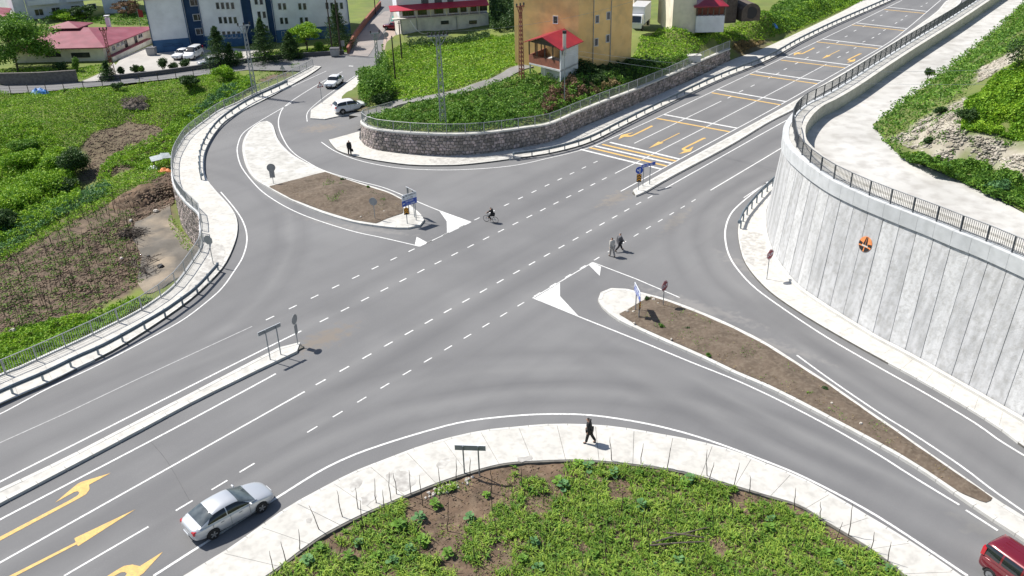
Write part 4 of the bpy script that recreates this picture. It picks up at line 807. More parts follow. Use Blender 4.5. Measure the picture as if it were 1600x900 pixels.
def wpx(px, py, w, h, rec=0, **k):
    a_, b_ = A+nn*rec, B+nn*rec; s, z = onplane(px, py, a_, b_); window(sch, a_, b_, s, z, w, h, base=A, **k)
for y, x in ((4, 304), (27, 309), (49, 313)): wpx(x, y, 1.5, 1.1, rec=1.6)
for r, y in ((0, 9.), (1, 31.5), (2, 54.)):
    for k in range(4): wpx([340, 344, 358-0][0]+k*7.8+r*4.3 if r < 2 else 350+(k)*7.8, y, .62, 1.15, mull=0)
for x, y in ((405, 23), (413, 23), (409, 45), (417, 45), (400, 2), (408, 2), (437, 10), (444.5, 10), (468.5, 10), (476, 10), (511, 9), (518.5, 9), (526, 9), (533.5, 9), (440, 32.5), (447.5, 32.5), (471, 32), (479, 32), (514, 31), (521, 31), (529, 31), (443, 54), (450, 54), (476, 53), (484, 53)): wpx(x, y, .62, 1.15, mull=0)
for x in (262, 278): wpx(x, 70+(262-x)*.02, 1.5, .45, m='bblue', mull=2)
# --- long low building with red sheet roof
zf_ = .1; P0, P1 = G(20, 98, zf_), G(165, 94.5, zf_); P2 = G(240, 63, zf_); P3 = P0+(P2-P1)
rb = thing('red_roofed_building', tuple(P1), 0, 'low cream building with a wide dull red sheet roof and raised lantern roof', 'building')
zr = HT(165, 94.5, 74, .1)+.1; wallbox('wall', rb, [P0, P1, P2, P3], 0, zr, M['cream'], P1)
cx = (P0+P1+P2+P3)/4; hiproof(rb, [P0, P1, P2, P3], zr, 1.75, 1., M['roofr'], P1, flatk=.42)
ap = G(109, 43, zr+1.6); e1, e2 = (P1-P0)/np.linalg.norm(P1-P0), (P2-P1)/np.linalg.norm(P2-P1)
lan = [ap-e1*2.0-e2*1.6, ap+e1*2.0-e2*1.6, ap+e1*2.0+e2*1.6, ap-e1*2.0+e2*1.6]; wallbox('lantern_wall', rb, lan, zr+.7, zr+1.75, M['dark'], P1); hiproof(rb, lan, zr+1.75, .85, .9, M['roofr'], P1, name='lantern_roof', flatk=.49)
ch = G(170, 40, zr+.9); MB().box(tuple(ch-P1+[0, 0, .5]), (.6, .6, 1.6)).build('chimney', M['bwhite'], rb); MB().box(tuple(ch-P1+[0, 0, 1.6]), (.8, .8, .12)).build('chimney_cap', M['capc'], rb)
for px, py, w in ((83, 85, 2.4), (126, 86, 2.9)): s, z = onplane(px, py, P0, P1); window(rb, P0, P1, s, z, w, .75, m='dark', mull=3, base=P1)
for px, py, w, h in ((168, 80, .9, .8), (177, 75, .9, .8), (184, 69, .9, .8), (190.5, 66.5, .9, .8), (197, 69, .8, 1.2), (212, 62, .8, 1.25), (219, 56, 1.4, .7)): s, z = onplane(px, py, P1, P2); window(rb, P1, P2, s, z, w, h, m='wood' if h > 1 else 'frame', mull=0 if h > 1 else 1, base=P1)
lw = [G(178, 97), G(238, 68)]; t = thing('low_wall', tuple(lw[0]), 0, 'low grey wall with red coping beside the cream building', 'wall'); d = (lw[1]-lw[0]); k = np.array([-d[1], d[0], 0])/np.linalg.norm(d)
MB().prism([(0, 0), tuple(d[:2]), tuple((d+k*.3)[:2]), tuple((k*.3)[:2])], 0, .8).build('wall', M['greyb'], t); MB().prism([tuple((-k*.05)[:2]), tuple((d-k*.05)[:2]), tuple((d+k*.9)[:2]), tuple((k*.9)[:2])], .8, .88).build('coping', M['roofr'], t)
# --- white apartment blocks at the back left
def block(label, a, b, depth, z0, h, m, wins=(), base=None, roof=None, balc=(), cat='building'):
    o = thing('apartment_block', tuple(a), 0, label, cat); bk = back(a, b, depth); wallbox('wall', o, [a, b]+bk, z0, z0+h, m, a)
    if roof: hiproof(o, [a, b]+bk, z0+h, roof, .6, M['roofr'], a)
    for s, z, w, hh in wins: window(o, a, b, s, z, w, hh, base=a)
    u_ = (np.array(b)-np.array(a))[:2]; u_ /= np.hypot(*u_); n_ = np.array([u_[1], -u_[0]])
    for s, z, w in balc:
        p = [np.array(a[:2])+u_*(s-w/2)+n_*.0, np.array(a[:2])+u_*(s+w/2), np.array(a[:2])+u_*(s+w/2)+n_*1.1, np.array(a[:2])+u_*(s-w/2)+n_*1.1]
        wallbox('balcony', o, p, z, z+.15, M['bwhite'], a); q2 = [np.array(a[:2])+u_*(s-w/2)+n_*1.0, np.array(a[:2])+u_*(s+w/2)+n_*1.0, np.array(a[:2])+u_*(s+w/2)+n_*1.1, np.array(a[:2])+u_*(s-w/2)+n_*1.1]
        wallbox('balcony_rail', o, q2, z+.15, z+.95, M['bwhite'], a)
    return o
a, b = G(46, 31), G(135, 22)
block('white apartment block with balconies and dark ground floor behind the red roof', a, b, 12, 0, 11, M['bwhite'], [(s, z, 1.6, 1.3) for s in (2, 5, 8.5, 11.5) for z in (1.2, 4.2, 7.4)], balc=[(3.2, 2.7, 5.5), (9.8, 2.7, 5.2), (3.2, 5.9, 5.5), (9.8, 5.9, 5.2)])
a, b = G(27, 34), G(45.5, 31.2); block('white windowless side wing at the far upper left', a, b, 9, 0, 11.5, M['bwhite'])
a, b = G(164, 22), G(193, 20); block('white windowless block left of the school', a, b, 10, 0, 10, M['bwhite'])
a, b = G(-40, 50), G(14, 45); block('small dark red roofed house at the left edge', a, b, 8, 0, 2.2, M['cream'], roof=1.2)
# --- apartment house with the red awning
a, b = G(628, 62, .6), G(764, 52, .6); zz = [onplane(700, y, a, b)[1] for y in (57, 25, 11, 5.5, 0)]
ap_ = thing('apartment_house', tuple(a), 0, 'grey cream apartment house with a long dark red awning above recessed windows', 'building')
bk = back(a, b, 11); wallbox('wall', ap_, [a, b]+bk, -.5, zz[1], M['greyb'], a); u_ = (b-a)/np.linalg.norm(b-a); n_ = np.array([-u_[1], u_[0], 0])
wallbox('upper_wall', ap_, [a+n_*1.0, b+n_*1.0]+bk, zz[1]-.01, zz[2]+.1, M['bwhite'], a)
wallbox('floor_slab', ap_, [a-u_*1.2-n_*.1, b-n_*.1, b+n_*1.2, a-u_*1.2+n_*1.2], zz[1]-.12, zz[1]+.06, M['concrete'], a)
L2 = np.linalg.norm(b-a); x_ = lambda p: onplane(p, 20, a, b)[0]
for px, w in ((635, 1.1), (643, 1.), (661, 1.5), (687, 1.5), (710, 1.4), (726, 1.), (742, 1.), (756, 1.6)): window(ap_, a+n_*1.0, b+n_*1.0, x_(px), (zz[1]+zz[2])/2+.1, w, (zz[2]-zz[1])*.75, m='wood', mull=1, base=a)
for px in (651, 673, 698, 719, 733, 749): p = a+u_*x_(px)-a+n_*.12; MB().box((p[0], p[1], (zz[1]+zz[2])/2-a[2]), (.14, .14, zz[2]-zz[1]-.05)).build('column', M['greyb'], ap_)
aw = MB(); c0, c1 = a-u_*1.6-a, b-a
aw.hexa([tuple(c0-n_*1.1+[0, 0, zz[2]-a[2]]), tuple(c1-n_*1.1+[0, 0, zz[2]-a[2]]), tuple(c1+n_*.9+[0, 0, zz[3]-a[2]]), tuple(c0+n_*.9+[0, 0, zz[3]-a[2]])]+[tuple(c0-n_*1.1+[0, 0, zz[2]-a[2]+.1]), tuple(c1-n_*1.1+[0, 0, zz[2]-a[2]+.1]), tuple(c1+n_*.9+[0, 0, zz[3]-a[2]+.1]), tuple(c0+n_*.9+[0, 0, zz[3]-a[2]+.1])]); aw.build('awning', M['awning'], ap_)
wallbox('top_wall', ap_, [a+n_*.9, b+n_*.9]+bk, zz[2]+.1, zz[4]+4, M['bwhite'], a)
for px, w in ((642, 4.2), (666, 1.2), (687, 1.2), (706, 1.0)): s = x_(px); wallbox('facade_panel', ap_, [a+u_*(s-w/2)+n_*.86, a+u_*(s+w/2)+n_*.86, a+u_*(s+w/2)+n_*.92, a+u_*(s-w/2)+n_*.92], zz[3]+.1, zz[4]+3, M['greydark' if w < 2 else 'signw'], a)
for px, py in ((695, 35), (739, 34.5)): s, z = onplane(px, py, a, b); window(ap_, a, b, s, z, 1.3, .55, m='dark', mull=1, base=a)
for px in (652, 714, 627): s, _ = onplane(px, 45, a, b); p = a+u_*s-n_*.08-a; MB().tube([(p[0], p[1], 0), (p[0], p[1], zz[1]-a[2])], .06, 5).build('drainpipe', M['steel'], ap_)
# --- ochre house
zy = 3.6; a, b, c = G(805, 99, zy), G(903, 110, zy), G(985.5, 94.5, zy)
oc = thing('ochre_house', tuple(b), 0, 'tall ochre house with small windows behind the red roofed veranda hut', 'building'); hh = onplane(903, -4, a, b)[1]-zy
wallbox('wall', oc, [a, b, c, a+(c-b)*1.02], zy-1.5, zy+hh, M['ochre'], b); hiproof(oc, [a, b, c, a+(c-b)], zy+hh, .35, .15, M['roofb'], b)
for px, py in ((868, 31),): s, z = onplane(px, py, a, b); window(oc, a, b, s, z, .72, 1., mull=0, base=b)
for px, py in ((933, 30), (950.5, 24.5), (931.5, 66), (949.5, 60)): s, z = onplane(px, py, b, c); window(oc, b, c, s, z, .62, 1., mull=0, base=b)
u_ = (c-b)/np.linalg.norm(c-b); n_ = np.array([u_[1], -u_[0], 0])
for px in (926.5, 953.5): s, _ = onplane(px, 60, b, c); p = u_*s+n_*.08; MB().tube([(p[0], p[1], -.5), (p[0], p[1], hh)], .05, 5).build('drainpipe', M['steel'], oc)
# --- veranda hut
zh = 3.4; a, b, c = G(827, 118, zh), G(876, 131, zh), G(903, 118, zh); 
vh = thing('veranda_hut', tuple(b), 0, 'small raised hut with bright red gable roof, open brick parapet veranda and chimney', 'hut')
zfl, zpar, zev = onplane(876, 110, a, b)[1], onplane(876, 97, a, b)[1], onplane(877, 76, a, b)[1]; d4 = a+(c-b)
wallbox('floor', vh, [a, b, c, d4], zfl-.2, zfl, M['capc'], b)
e1 = (b-a)/np.linalg.norm(b-a); e2 = (c-b)/np.linalg.norm(c-b); n1 = np.array([e1[1], -e1[0], 0])
wallbox('brick_parapet', vh, [a, b-e2*-.15, b+e2*.15-e1*0, a+e2*.15], zfl+.002, zpar, M['brick'], b); wallbox('brick_parapet', vh, [a+e2*.17, a+e1*.15+e2*.17, d4+e1*.15, d4], zfl+.002, zpar, M['brick'], b)
wallbox('side_wall', vh, [b-e1*.15, b, c, c-e1*.15], zh-.8, zev, M['bwhite'], b); wallbox('base_wall', vh, [a+e1*1.8+e2*.5, b-e1*.2+e2*.5, c-e1*.2-e2*.2, d4+e1*1.8], zh-.8, zfl-.2, M['greyb'], b)
for k in (0, .25, .5, .75, .97): p = a+(b-a)*k+e2*.08-b; MB().box((p[0], p[1], (zpar+zev)/2-zh), (.16, .16, zev-zpar), mi=0).build('post', M['wood'], vh)
for k in (.02, .5): p = a+(b-a)*k+e2*.1-b; MB().box((p[0], p[1], (zfl+zh-.8)/2-zh-.1), (.2, .2, zfl-zh+.7)).build('stilt', M['greyb'], vh)
for k in (.33, .66, 1): p = a+(d4-a)*k+e1*.08-b; MB().box((p[0], p[1], (zpar+zev)/2-zh), (.14, .14, zev-zpar)).build('post', M['wood'], vh)
ov = .55; r0 = (a+b)/2-e2*ov; r1 = (d4+c)/2+e2*ov; zr_ = zev+.95
def slope(p0, p1, nm): q0, q1 = p0-e2*ov, p1+e2*ov; f = lambda p, z: (p[0]-b[0], p[1]-b[1], z-b[2]); MB().hexa([f(q0, zev-.12), f(q1, zev-.12), f(r1, zr_), f(r0, zr_), f(q0, zev-.04), f(q1, zev-.04), f(r1, zr_+.08), f(r0, zr_+.08)]).build(nm, M['roofb'], vh)
slope(b+e1*ov, c+e1*ov, 'roof'); slope(a-e1*ov, d4-e1*ov, 'roof')
gf = lambda p, z: (p[0]-b[0], p[1]-b[1], z-b[2]); MB().add([gf(a+e2*.05, zev-.05), gf(b+e2*.05, zev-.05), gf((a+b)/2+e2*.05, zr_-.02), gf(a+e2*.15, zev-.05), gf(b+e2*.15, zev-.05), gf((a+b)/2+e2*.15, zr_-.02)], [(0, 1, 2), (5, 4, 3), (0, 2, 5, 3), (1, 4, 5, 2), (0, 3, 4, 1)]).build('gable', M['wood'], vh)
pc = b+e1*.25+e2*.55-b; MB().box((pc[0], pc[1], zev+.4-zh), (.38, .38, 2.6)).build('chimney', M['greyb'], vh); MB().box((pc[0], pc[1], zev+1.85-zh), (.46, .46, .3)).build('chimney_cap', M['dark'], vh)
# --- cluster top right
zq = 5.; a, b = G(1050, 42.5, zq), G(1086, 41, zq); block('beige house end wall beside the truck', a, b, 9, zq-1, 8.5, M['cream'])
a, b = G(990, 31, zq), G(1016, 30, zq); block('beige house behind the box truck', a, b, 8, zq-1, 8, M['beige'])
a, b = G(1087, 42, zq), G(1131, 41, zq); k3 = thing('garden_kiosk', tuple(a), 0, 'garden kiosk with red hipped roof on a stained white base', 'hut'); bk = back(a, b, 4.2); z1, z2 = onplane(1100, 25, a, b)[1], onplane(1100, 11, a, b)[1]
wallbox('base_wall', k3, [a, b]+bk, zq-.8, z1, M['bwhite'], a)
for k in (.02, .2, .4, .6, .8, .98): p = a+(b-a)*k-a; p = p+np.array([0, .12, 0]); MB().box((p[0], p[1], (z1+z2)/2-zq), (.15, .15, z2-z1)).build('post', M['wood'], k3)
wallbox('inner_wall', k3, [a+np.array([0, .8, 0]), b+np.array([0, .8, 0])]+bk, z1, z2, M['brick'], a); hiproof(k3, [a, b]+bk, z2, 1.2, .6, M['roofb'], a, flatk=.45)
a, b = G(1133, 30, zq), G(1150, 29, zq); cab = thing('timber_barn', tuple(a), 0, 'weathered timber barn beside the red roofed kiosk', 'barn'); bk = back(a, b, 5); wallbox('core', cab, [a, b]+bk, zq-.6, zq+4.2, M['dark'], a)
u_ = (b-a)/np.linalg.norm(b-a)
for k in range(9): p = a+(b-a)*(k+.5)/9-a-np.array([0, .06, 0]); MB().box((p[0], p[1], 1.9), (.19, .05, 4.5), rz=math.atan2(u_[1], u_[0])).build('plank', M['wood'], cab)
a, b = G(1158, 34, zq-.3), G(1187, 32, zq-.3); sh = thing('dark_shed', tuple(a), 0, 'dark barrel-fronted shed at the edge of the crop field', 'shed'); bk = back(a, b, 4)
pts = [(0, 0)]+[((1-math.cos(t))/2, .75+.75*math.sin(t)) for t in np.linspace(0, math.pi, 9)]+[(1, 0)]; d = b-a; v0 = [tuple(d*x+[0, 0, z*1.7]) for x, z in pts]; dv = np.array([bk[1][0]-a[0], bk[1][1]-a[1], 0]); v1 = [tuple(np.array(p)+dv) for p in v0]; n = len(pts)
MB().add(v0+v1, [tuple(range(n)), tuple(reversed(range(n, 2*n)))]+[(i, n+i, n+(i+1) % n, (i+1) % n) for i in range(n)]).build('shell', M['wood'], sh); MB().disc(tuple(d*.5-[0, .08, 0]+[0, 0, 1.2]), (0, -1, 0), .85, .06, 16).build('round_door', M['dark'], sh)
# low walls along the side street
def lowwall(label, pts, h, th, m, name='street_wall', z=0):
    P = resample(GL(pts, z), 1.5); o = thing(name, tuple(P[0]), 0, label, 'wall'); Q = offset(P, th); mb = MB()
    mb.prism([tuple((p-P[0])[:2]) for p in P]+[tuple((p-P[0])[:2]) for p in Q[::-1]], -.3, h).build('wall', m, o)
    mb = MB(); a_, b_ = offset(P, -.05), offset(P, th+.05); mb.prism([tuple((p-P[0])[:2]) for p in a_]+[tuple((p-P[0])[:2]) for p in b_[::-1]], h, h+.08).build('coping', m, o); return o
lowwall('low dark wall between the school yard and the side street', [(156, 127), (200, 122.5), (250, 117), (325, 106.5), (400, 96), (462, 90), (538, 85)], .55, .3, M['greydark'])
lowwall('dark wall below the lawn of the cream building', [(0, 133), (60, 132), (122, 128)], 1.6, .3, M['mortar'], 'garden_wall')
lowwall('rust red wall climbing beside the side street at the top', [(545, 84), (556, 60), (577, 32), (596, 10)], .9, .25, M['brick'], 'side_wall')
# ---------------------------------------------------------------- vehicles
def evalmesh(o, name, m, par):
    dg = bpy.context.evaluated_depsgraph_get(); me = bpy.data.meshes.new_from_object(o.evaluated_get(dg)); mats = [s for s in me.materials]
    bpy.data.objects.remove(o, do_unlink=True); o2 = link(name, me, None, par); return o2
def patch3(q, nu, nv, u0, u1, v0, v1, bul, out, name, m, par, th=.01):
    q = [Vector(p) for p in q]; nrm = (q[1]-q[0]).cross(q[3]-q[0]).normalized(); V = []; Fc = []
    for j in range(nv+1):
        for i in range(nu+1):
            U = u0+(u1-u0)*i/nu; Vv = v0+(v1-v0)*j/nv; p = q[0].lerp(q[1], U).lerp(q[3].lerp(q[2], U), Vv); V.append(tuple(p+nrm*(bul*(1-(2*U-1)**2)+out)))
    for j in range(nv):
        for i in range(nu): k = j*(nu+1)+i; Fc.append((k, k+1, k+nu+2, k+nu+1))
    o = MB().add(V, Fc).build(name, m, par, sm=True); return o
def car(label, loc, rz, paint, spec, group=None):
    """local frame: nose towards +Y"""
    o = thing('parked_car' if spec.get('parked') else 'car', loc, rz, label, 'car', group)
    st = spec['st']      # (y, halfwidth, zlow, zbelt, zcrown)
    V = []; n = 0; k = 11
    for (y, w, zl, zb, zc) in st:
        prof = [(0, zl), (w*.8, zl), (w*.97, zl+.06), (w, zl+(zb-zl)*.35), (w*1.0, zl+(zb-zl)*.6), (w*.975, zb-.03), (w*.94, zb), (w*.80, zb+(zc-zb)*.6), (w*.45, zb+(zc-zb)*.95), (0, zc)]
        ring = prof+[(-x, z) for x, z in prof[-2:0:-1]]; n = len(ring); V += [(x, y, z) for x, z in ring]
    m_ = len(st); Fc = [(i*n+j, i*n+(j+1) % n, (i+1)*n+(j+1) % n, (i+1)*n+j) for i in range(m_-1) for j in range(n)]+[tuple(reversed(range(n))), tuple((m_-1)*n+j for j in range(n))]
    Fc = [f[::-1] for f in Fc]
    body = MB().add(V, Fc).build('body', paint, None, sm=True); ss = body.modifiers.new('s', 'SUBSURF'); ss.levels = ss.render_levels = 2
    cut = MB(); wr, wb, tw = spec['wr'], spec['axles'], st[len(st)//2][1]
    for y in wb:
        for s in (-1, 1): cut.tube([(s*(tw-.24), y, wr), (s*(tw+.3), y, wr)], wr+.055, 24)
    co = cut.build('cutter', None, None); bo = body.modifiers.new('b', 'BOOLEAN'); bo.object = co; bo.operation = 'DIFFERENCE'; bo.solver = 'EXACT'
    C.update if False else None; bpy.context.view_layer.update(); body = evalmesh(body, 'body', paint, o); bpy.data.objects.remove(co, do_unlink=True)
    body.data.materials.clear(); body.data.materials.append(paint); body.data.polygons.foreach_set('use_smooth', [True]*len(body.data.polygons)); body.data.polygons.foreach_set('material_index', [0]*len(body.data.polygons))
    MB().box((0, (wb[0]+wb[1])/2, .36), (tw*1.7, wb[1]-wb[0]+.9, .3)).build('underbody', M['black'], o)
    prof = np.array(spec['roof']); yr, yf = prof[0][0], prof[-1][0]; zb0 = spec['belt']; wbm = spec['cw']; tum = spec.get('tum', .26); nx_ = spec.get('n', 3.6); zf0 = zb0; Ppt = [np.array([p[0], p[1], 0.]) for p in prof]
    def RP(t):
        m1 = len(Ppt)-1; i = min(int(t*m1), m1-1); f = t*m1-i; p0, p1, p2, p3 = Ppt[max(i-1, 0)], Ppt[i], Ppt[i+1], Ppt[min(i+2, m1)]; return .5*((2*p1)+(-p0+p2)*f+(2*p0-5*p1+4*p2-p3)*f*f+(-p0+3*p1-3*p2+p3)*f**3)
    def SF(t, ph):                     # ph 0..180 degrees across the cabin
        q = RP(t); y, zc = q[0], q[1]; c_, s_ = math.cos(math.radians(ph)), math.sin(math.radians(ph)); w_ = wbm*(1-.10*abs((y-(yr+yf)/2)/((yf-yr)/2))**3); e = 2/nx_
        zz = (zc-zb0)*abs(s_)**e; x = w_*math.copysign(abs(c_)**e, c_); x *= 1-tum*zz/.5*.55; return Vector((x, y, zb0+zz))
    def grid(t0, t1, p0, p1, nt_, np_, out, edges=None):
        V = []
        for i in range(nt_+1):
            for j in range(np_+1):
                t = t0+(t1-t0)*i/nt_; ph = p0+(p1-p0)*j/np_
                if edges: a_, b_ = edges(i/nt_); ph = a_+(b_-a_)*j/np_
                p = SF(t, ph); d1 = SF(min(t+.01, 1), ph)-SF(max(t-.01, 0), ph); d2 = SF(t, min(ph+1, 180))-SF(t, max(ph-1, 0)); n_ = d1.cross(d2); n_ = n_.normalized() if n_.length > 1e-9 else Vector((0, 0, 1))
                if n_.z < -.05 or (abs(n_.z) <= .05 and n_.x*p.x < 0): n_ = -n_
                V.append(tuple(p+n_*out))
        return V, [(i*(np_+1)+j, i*(np_+1)+j+1, (i+1)*(np_+1)+j+1, (i+1)*(np_+1)+j) for i in range(nt_) for j in range(np_)]
    V, Fc = grid(0, 1, 0, 180, 32, 36, 0); MB().add(V, [f[::-1] for f in Fc]).build('cabin', paint, o, sm=True)
    g_, ws = M['glass'], spec.get('ws', M['glass'])
    def glass(name, *k, m=g_): V, Fc = grid(*k); MB().add(V, [f[::-1] for f in Fc]).build(name, m, o, sm=True)
    t0, t1 = spec['wst']; glass('windscreen', t0, t1, 38, 142, 8, 14, .006, lambda f: (38+f*-20, 142+f*20), m=ws); t0, t1 = spec['rwt']; glass('rear_window', t0, t1, 36, 144, 8, 14, .006, lambda f: (26+f*10, 154-f*10), m=ws)
    for (t0, t1) in spec['side']:
        for s in (-1, 1):
            hi_ = lambda f, t0=t0, t1=t1: 2+40*min(1, max(0, (t0+(t1-t0)*f-spec['sa'])/.10))*min(1, max(0, (spec['sb']-(t0+(t1-t0)*f))/.14))
            glass('side_window', t0, t1, 2, 30, 10, 5, .006, (lambda f, h_=hi_: (1.2, h_(f))) if s > 0 else (lambda f, h_=hi_: (180-h_(f), 178.8)))
    # wheels
    for y in wb:
        for s in (-1, 1):
            x1 = s*(tw-.015); w_ = MB().tube([(s*(tw-.22), 0, 0), (s*(tw-.205), 0, 0), (x1-s*.02, 0, 0), (x1, 0, 0)], [wr*.9, wr, wr, wr*.93], 24).build('wheel', M['tyre'], o); w_.location = (0, y, wr)
            h_ = MB(); h_.disc((x1+s*.004, 0, 0), (1, 0, 0), wr*.62, .02, 20, mi=0)
            for a_ in range(5): an = a_*math.pi*2/5; h_.bar((x1+s*.02, 0, 0), (x1+s*.02, math.cos(an)*wr*.58, math.sin(an)*wr*.58), .07, .02, mi=1, up=(1, 0, 0))
            h_.build('rim', [M['black'] if spec.get('darkrim', True) else M['alloy'], M['alloy']], w_)
    fy, by = st[-1][0], st[0][0]
    for s in (-1, 1):
        hl = spec['hl']; o_ = MB().add([(s*hl[0], hl[1]-.10, hl[2]), (s*(hl[0]-.30), hl[1]+.10, hl[2]-.02), (s*(hl[0]-.30), hl[1]+.12, hl[2]-.14), (s*(hl[0]+.015), hl[1]-.02, hl[2]-.13), (s*hl[0]*.9, hl[1]-.2, hl[2]-.08), (s*(hl[0]-.3), hl[1]-.05, hl[2]-.1)], [(0, 1, 2, 3), (0, 4, 5, 1), (3, 2, 5, 4), (0, 3, 4), (1, 5, 2)]).build('headlight', M['lampw'], o)
        tl = spec['tl']; MB().hexa([(s*(tl[0]-.26), tl[1]-.03, tl[2]-.15), (s*(tl[0]+.012), tl[1]+.01, tl[2]-.15), (s*(tl[0]+.012), tl[1]+.20, tl[2]-.12), (s*(tl[0]-.26), tl[1]+.10, tl[2]-.12), (s*(tl[0]-.22), tl[1]+.0, tl[2]+spec.get('tlh', .04)), (s*(tl[0]-.02), tl[1]+.03, tl[2]+spec.get('tlh', .04)), (s*(tl[0]-.01), tl[1]+.24, tl[2]+spec.get('tlh', .04)), (s*(tl[0]-.22), tl[1]+.12, tl[2]+spec.get('tlh', .04))]).build('tail_light', M['lampr'], o, bevel=.015)
        mr = MB().box((s*(tw+.07), yf-.42, zf0+.06), (.2, .10, .13)); mr.build('mirror', paint, o, bevel=.03)
        for yy in spec.get('handles', ()): MB().box((s*(tw-.005), yy, zf0-.14), (.025, .17, .035)).build('door_handle', M['signg'], o)
        for yy in spec.get('seams', ()): MB().box((s*(tw-.004), yy, (zf0+.32)/2+.02), (.014, .012, zf0-.42)).build('door_seam', M['black'], o)
    MB().box((0, fy+.01, st[-1][3]-.25), (.9, .03, .14)).build('grille', M['black'], o, bevel=.01)
    for yy, s_ in ((fy+.03, 1), (by-.03, -1)): MB().box((0, yy, .48 if s_ > 0 else .55), (.5, .02, .11)).build('number_plate', M['signw'], o)
    return o
SEDAN = dict(st=[(-2.30, .60, .42, .70, .84), (-2.24, .78, .34, .82, .96), (-1.9, .88, .24, .90, 1.04), (-1.35, .905, .20, .93, 1.04), (-.6, .905, .19, .93, 1.0), (.3, .905, .19, .93, .99), (1.0, .90, .20, .90, .98), (1.5, .885, .22, .83, .92), (1.95, .84, .24, .72, .82), (2.22, .70, .28, .60, .70), (2.30, .5, .34, .52, .60)],
             wr=.32, axles=(-1.32, 1.38), belt=.93, cw=.86, roof=[(-1.92, .95), (-1.55, 1.17), (-1.15, 1.36), (-.70, 1.45), (-.20, 1.47), (.25, 1.42), (.75, 1.18), (1.25, .90)], wst=(.73, .965), rwt=(.06, .30), sa=.16, sb=.90, ws=M['wsglass'], hl=(.76, 2.02, .74), tl=(.76, -2.26, .84), handles=(-.75, .25), seams=(-.30, .75, -1.25), side=[(.17, .50), (.515, .87)])
def place(pts_a, pts_b, z=0.):      # rear ground point, front ground point -> centre, heading
    a_, b_ = G(*pts_a, z), G(*pts_b, z); c = (a_+b_)/2; d = b_-a_; return tuple(c), math.atan2(-d[0], d[1])
wa, wb_ = G(329, 846, 0), G(415, 798, 0); d = (wb_-wa)/np.linalg.norm(wb_-wa); lf = np.array([-d[1], d[0], 0]); c = (wa+wb_)/2+lf*.85
car('silver saloon driving away from the camera beside the south footpath', (c[0], c[1], 0.012), math.atan2(-d[0], d[1]), M['silver'], SEDAN)
SUVS = dict(st=[(-2.16, .62, .45, .80, 1.0), (-2.08, .80, .36, .92, 1.06), (-1.7, .88, .28, 1.0, 1.1), (-.6, .90, .25, 1.02, 1.08), (.5, .90, .25, 1.0, 1.06), (1.1, .895, .25, .97, 1.06), (1.7, .87, .28, .90, 1.0), (2.05, .76, .32, .78, .90), (2.16, .58, .38, .66, .78)],
            wr=.35, axles=(-1.28, 1.34), belt=1.02, cw=.87, tum=.22, roof=[(-2.06, 1.06), (-1.85, 1.35), (-1.5, 1.54), (-.9, 1.60), (-.3, 1.61), (.2, 1.55), (.65, 1.32), (1.12, 1.02)], wst=(.74, .965), rwt=(.04, .22), sa=.10, sb=.90, hl=(.78, 1.9, .88), tl=(.78, -2.12, .98), handles=(-.7, .3), seams=(-.25,), side=[(.12, .48), (.50, .86)], parked=True)
wa, wb_ = G(537, 179.5, .08), G(566, 174.5, .08); d = (wb_-wa)/np.linalg.norm(wb_-wa); lf = np.array([-d[1], d[0], 0]); c = (wa+wb_)/2+lf*.85; suv = car('white crossover parked across the footpath beside the bushy hedge', (c[0], c[1], .125), math.atan2(-d[0], d[1]), M['wcar'], SUVS)
OLD = dict(st=[(-2.02, .66, .36, .74, .86), (-1.96, .78, .30, .82, .90), (-1.2, .80, .26, .84, .92), (0, .80, .24, .85, .9), (1.0, .80, .24, .83, .90), (1.9, .78, .28, .78, .84), (2.02, .7, .32, .70, .78)], wr=.29, axles=(-1.2, 1.25), belt=.87, cw=.78, n=4., roof=[(-1.42, .90), (-1.15, 1.18), (-.85, 1.36), (-.4, 1.40), (.1, 1.40), (.4, 1.35), (.65, 1.1), (.88, .88)], wst=(.73, .965), rwt=(.05, .27), sa=.12, sb=.92, hl=(.7, 1.93, .70), tl=(.68, -2.0, .72), handles=(-.6,), side=[(.16, .48), (.52, .86)])
d = G(487, 160)-G(530, 128); d = d/np.linalg.norm(d); c = G(523, 133.5); car('small white boxy saloon coming down the road at the top', (c[0], c[1], .012), math.atan2(-d[0], d[1]), M['wcar'], OLD)
VANS = dict(st=[(-2.12, .72, .42, .90, 1.05), (-2.08, .84, .34, 1.0, 1.12), (-1.2, .87, .26, 1.08, 1.14), (0, .87, .25, 1.08, 1.12), (.9, .87, .25, 1.02, 1.12), (1.6, .85, .27, .92, 1.02), (2.0, .76, .32, .8, .92), (2.12, .6, .38, .68, .8)], wr=.31, axles=(-1.38, 1.30), belt=1.08, cw=.85, n=4.5, tum=.16, roof=[(-2.10, 1.10), (-2.04, 1.55), (-1.86, 1.76), (-1.2, 1.80), (-.5, 1.81), (.2, 1.78), (.75, 1.50), (1.30, 1.08)], wst=(.74, .965), rwt=(.03, .22), sa=.12, sb=.90, hl=(.74, 1.88, .88), tl=(.80, -2.10, 1.2), tlh=.3, handles=(-.6, .35), seams=(-.15,), side=[(.20, .44), (.46, .64), (.66, .86)], darkrim=False)
wa = G(1543, 907, 0); d = G(1600, 862)-G(1500, 792); d = d/np.linalg.norm(d); lf = np.array([-d[1], d[0], 0]); c = wa+d*1.38+lf*.87
rv = car('dark red family van leaving at the lower right corner', (c[0], c[1], .012), math.atan2(-d[0], d[1]), M['rcar'], VANS)
for k in range(5): MB().box((-.4+k*.2, -.70, 1.808-abs(k-2)*.010), (.016, 1.7, .02)).build('roof_rib', M['rcar'], rv)
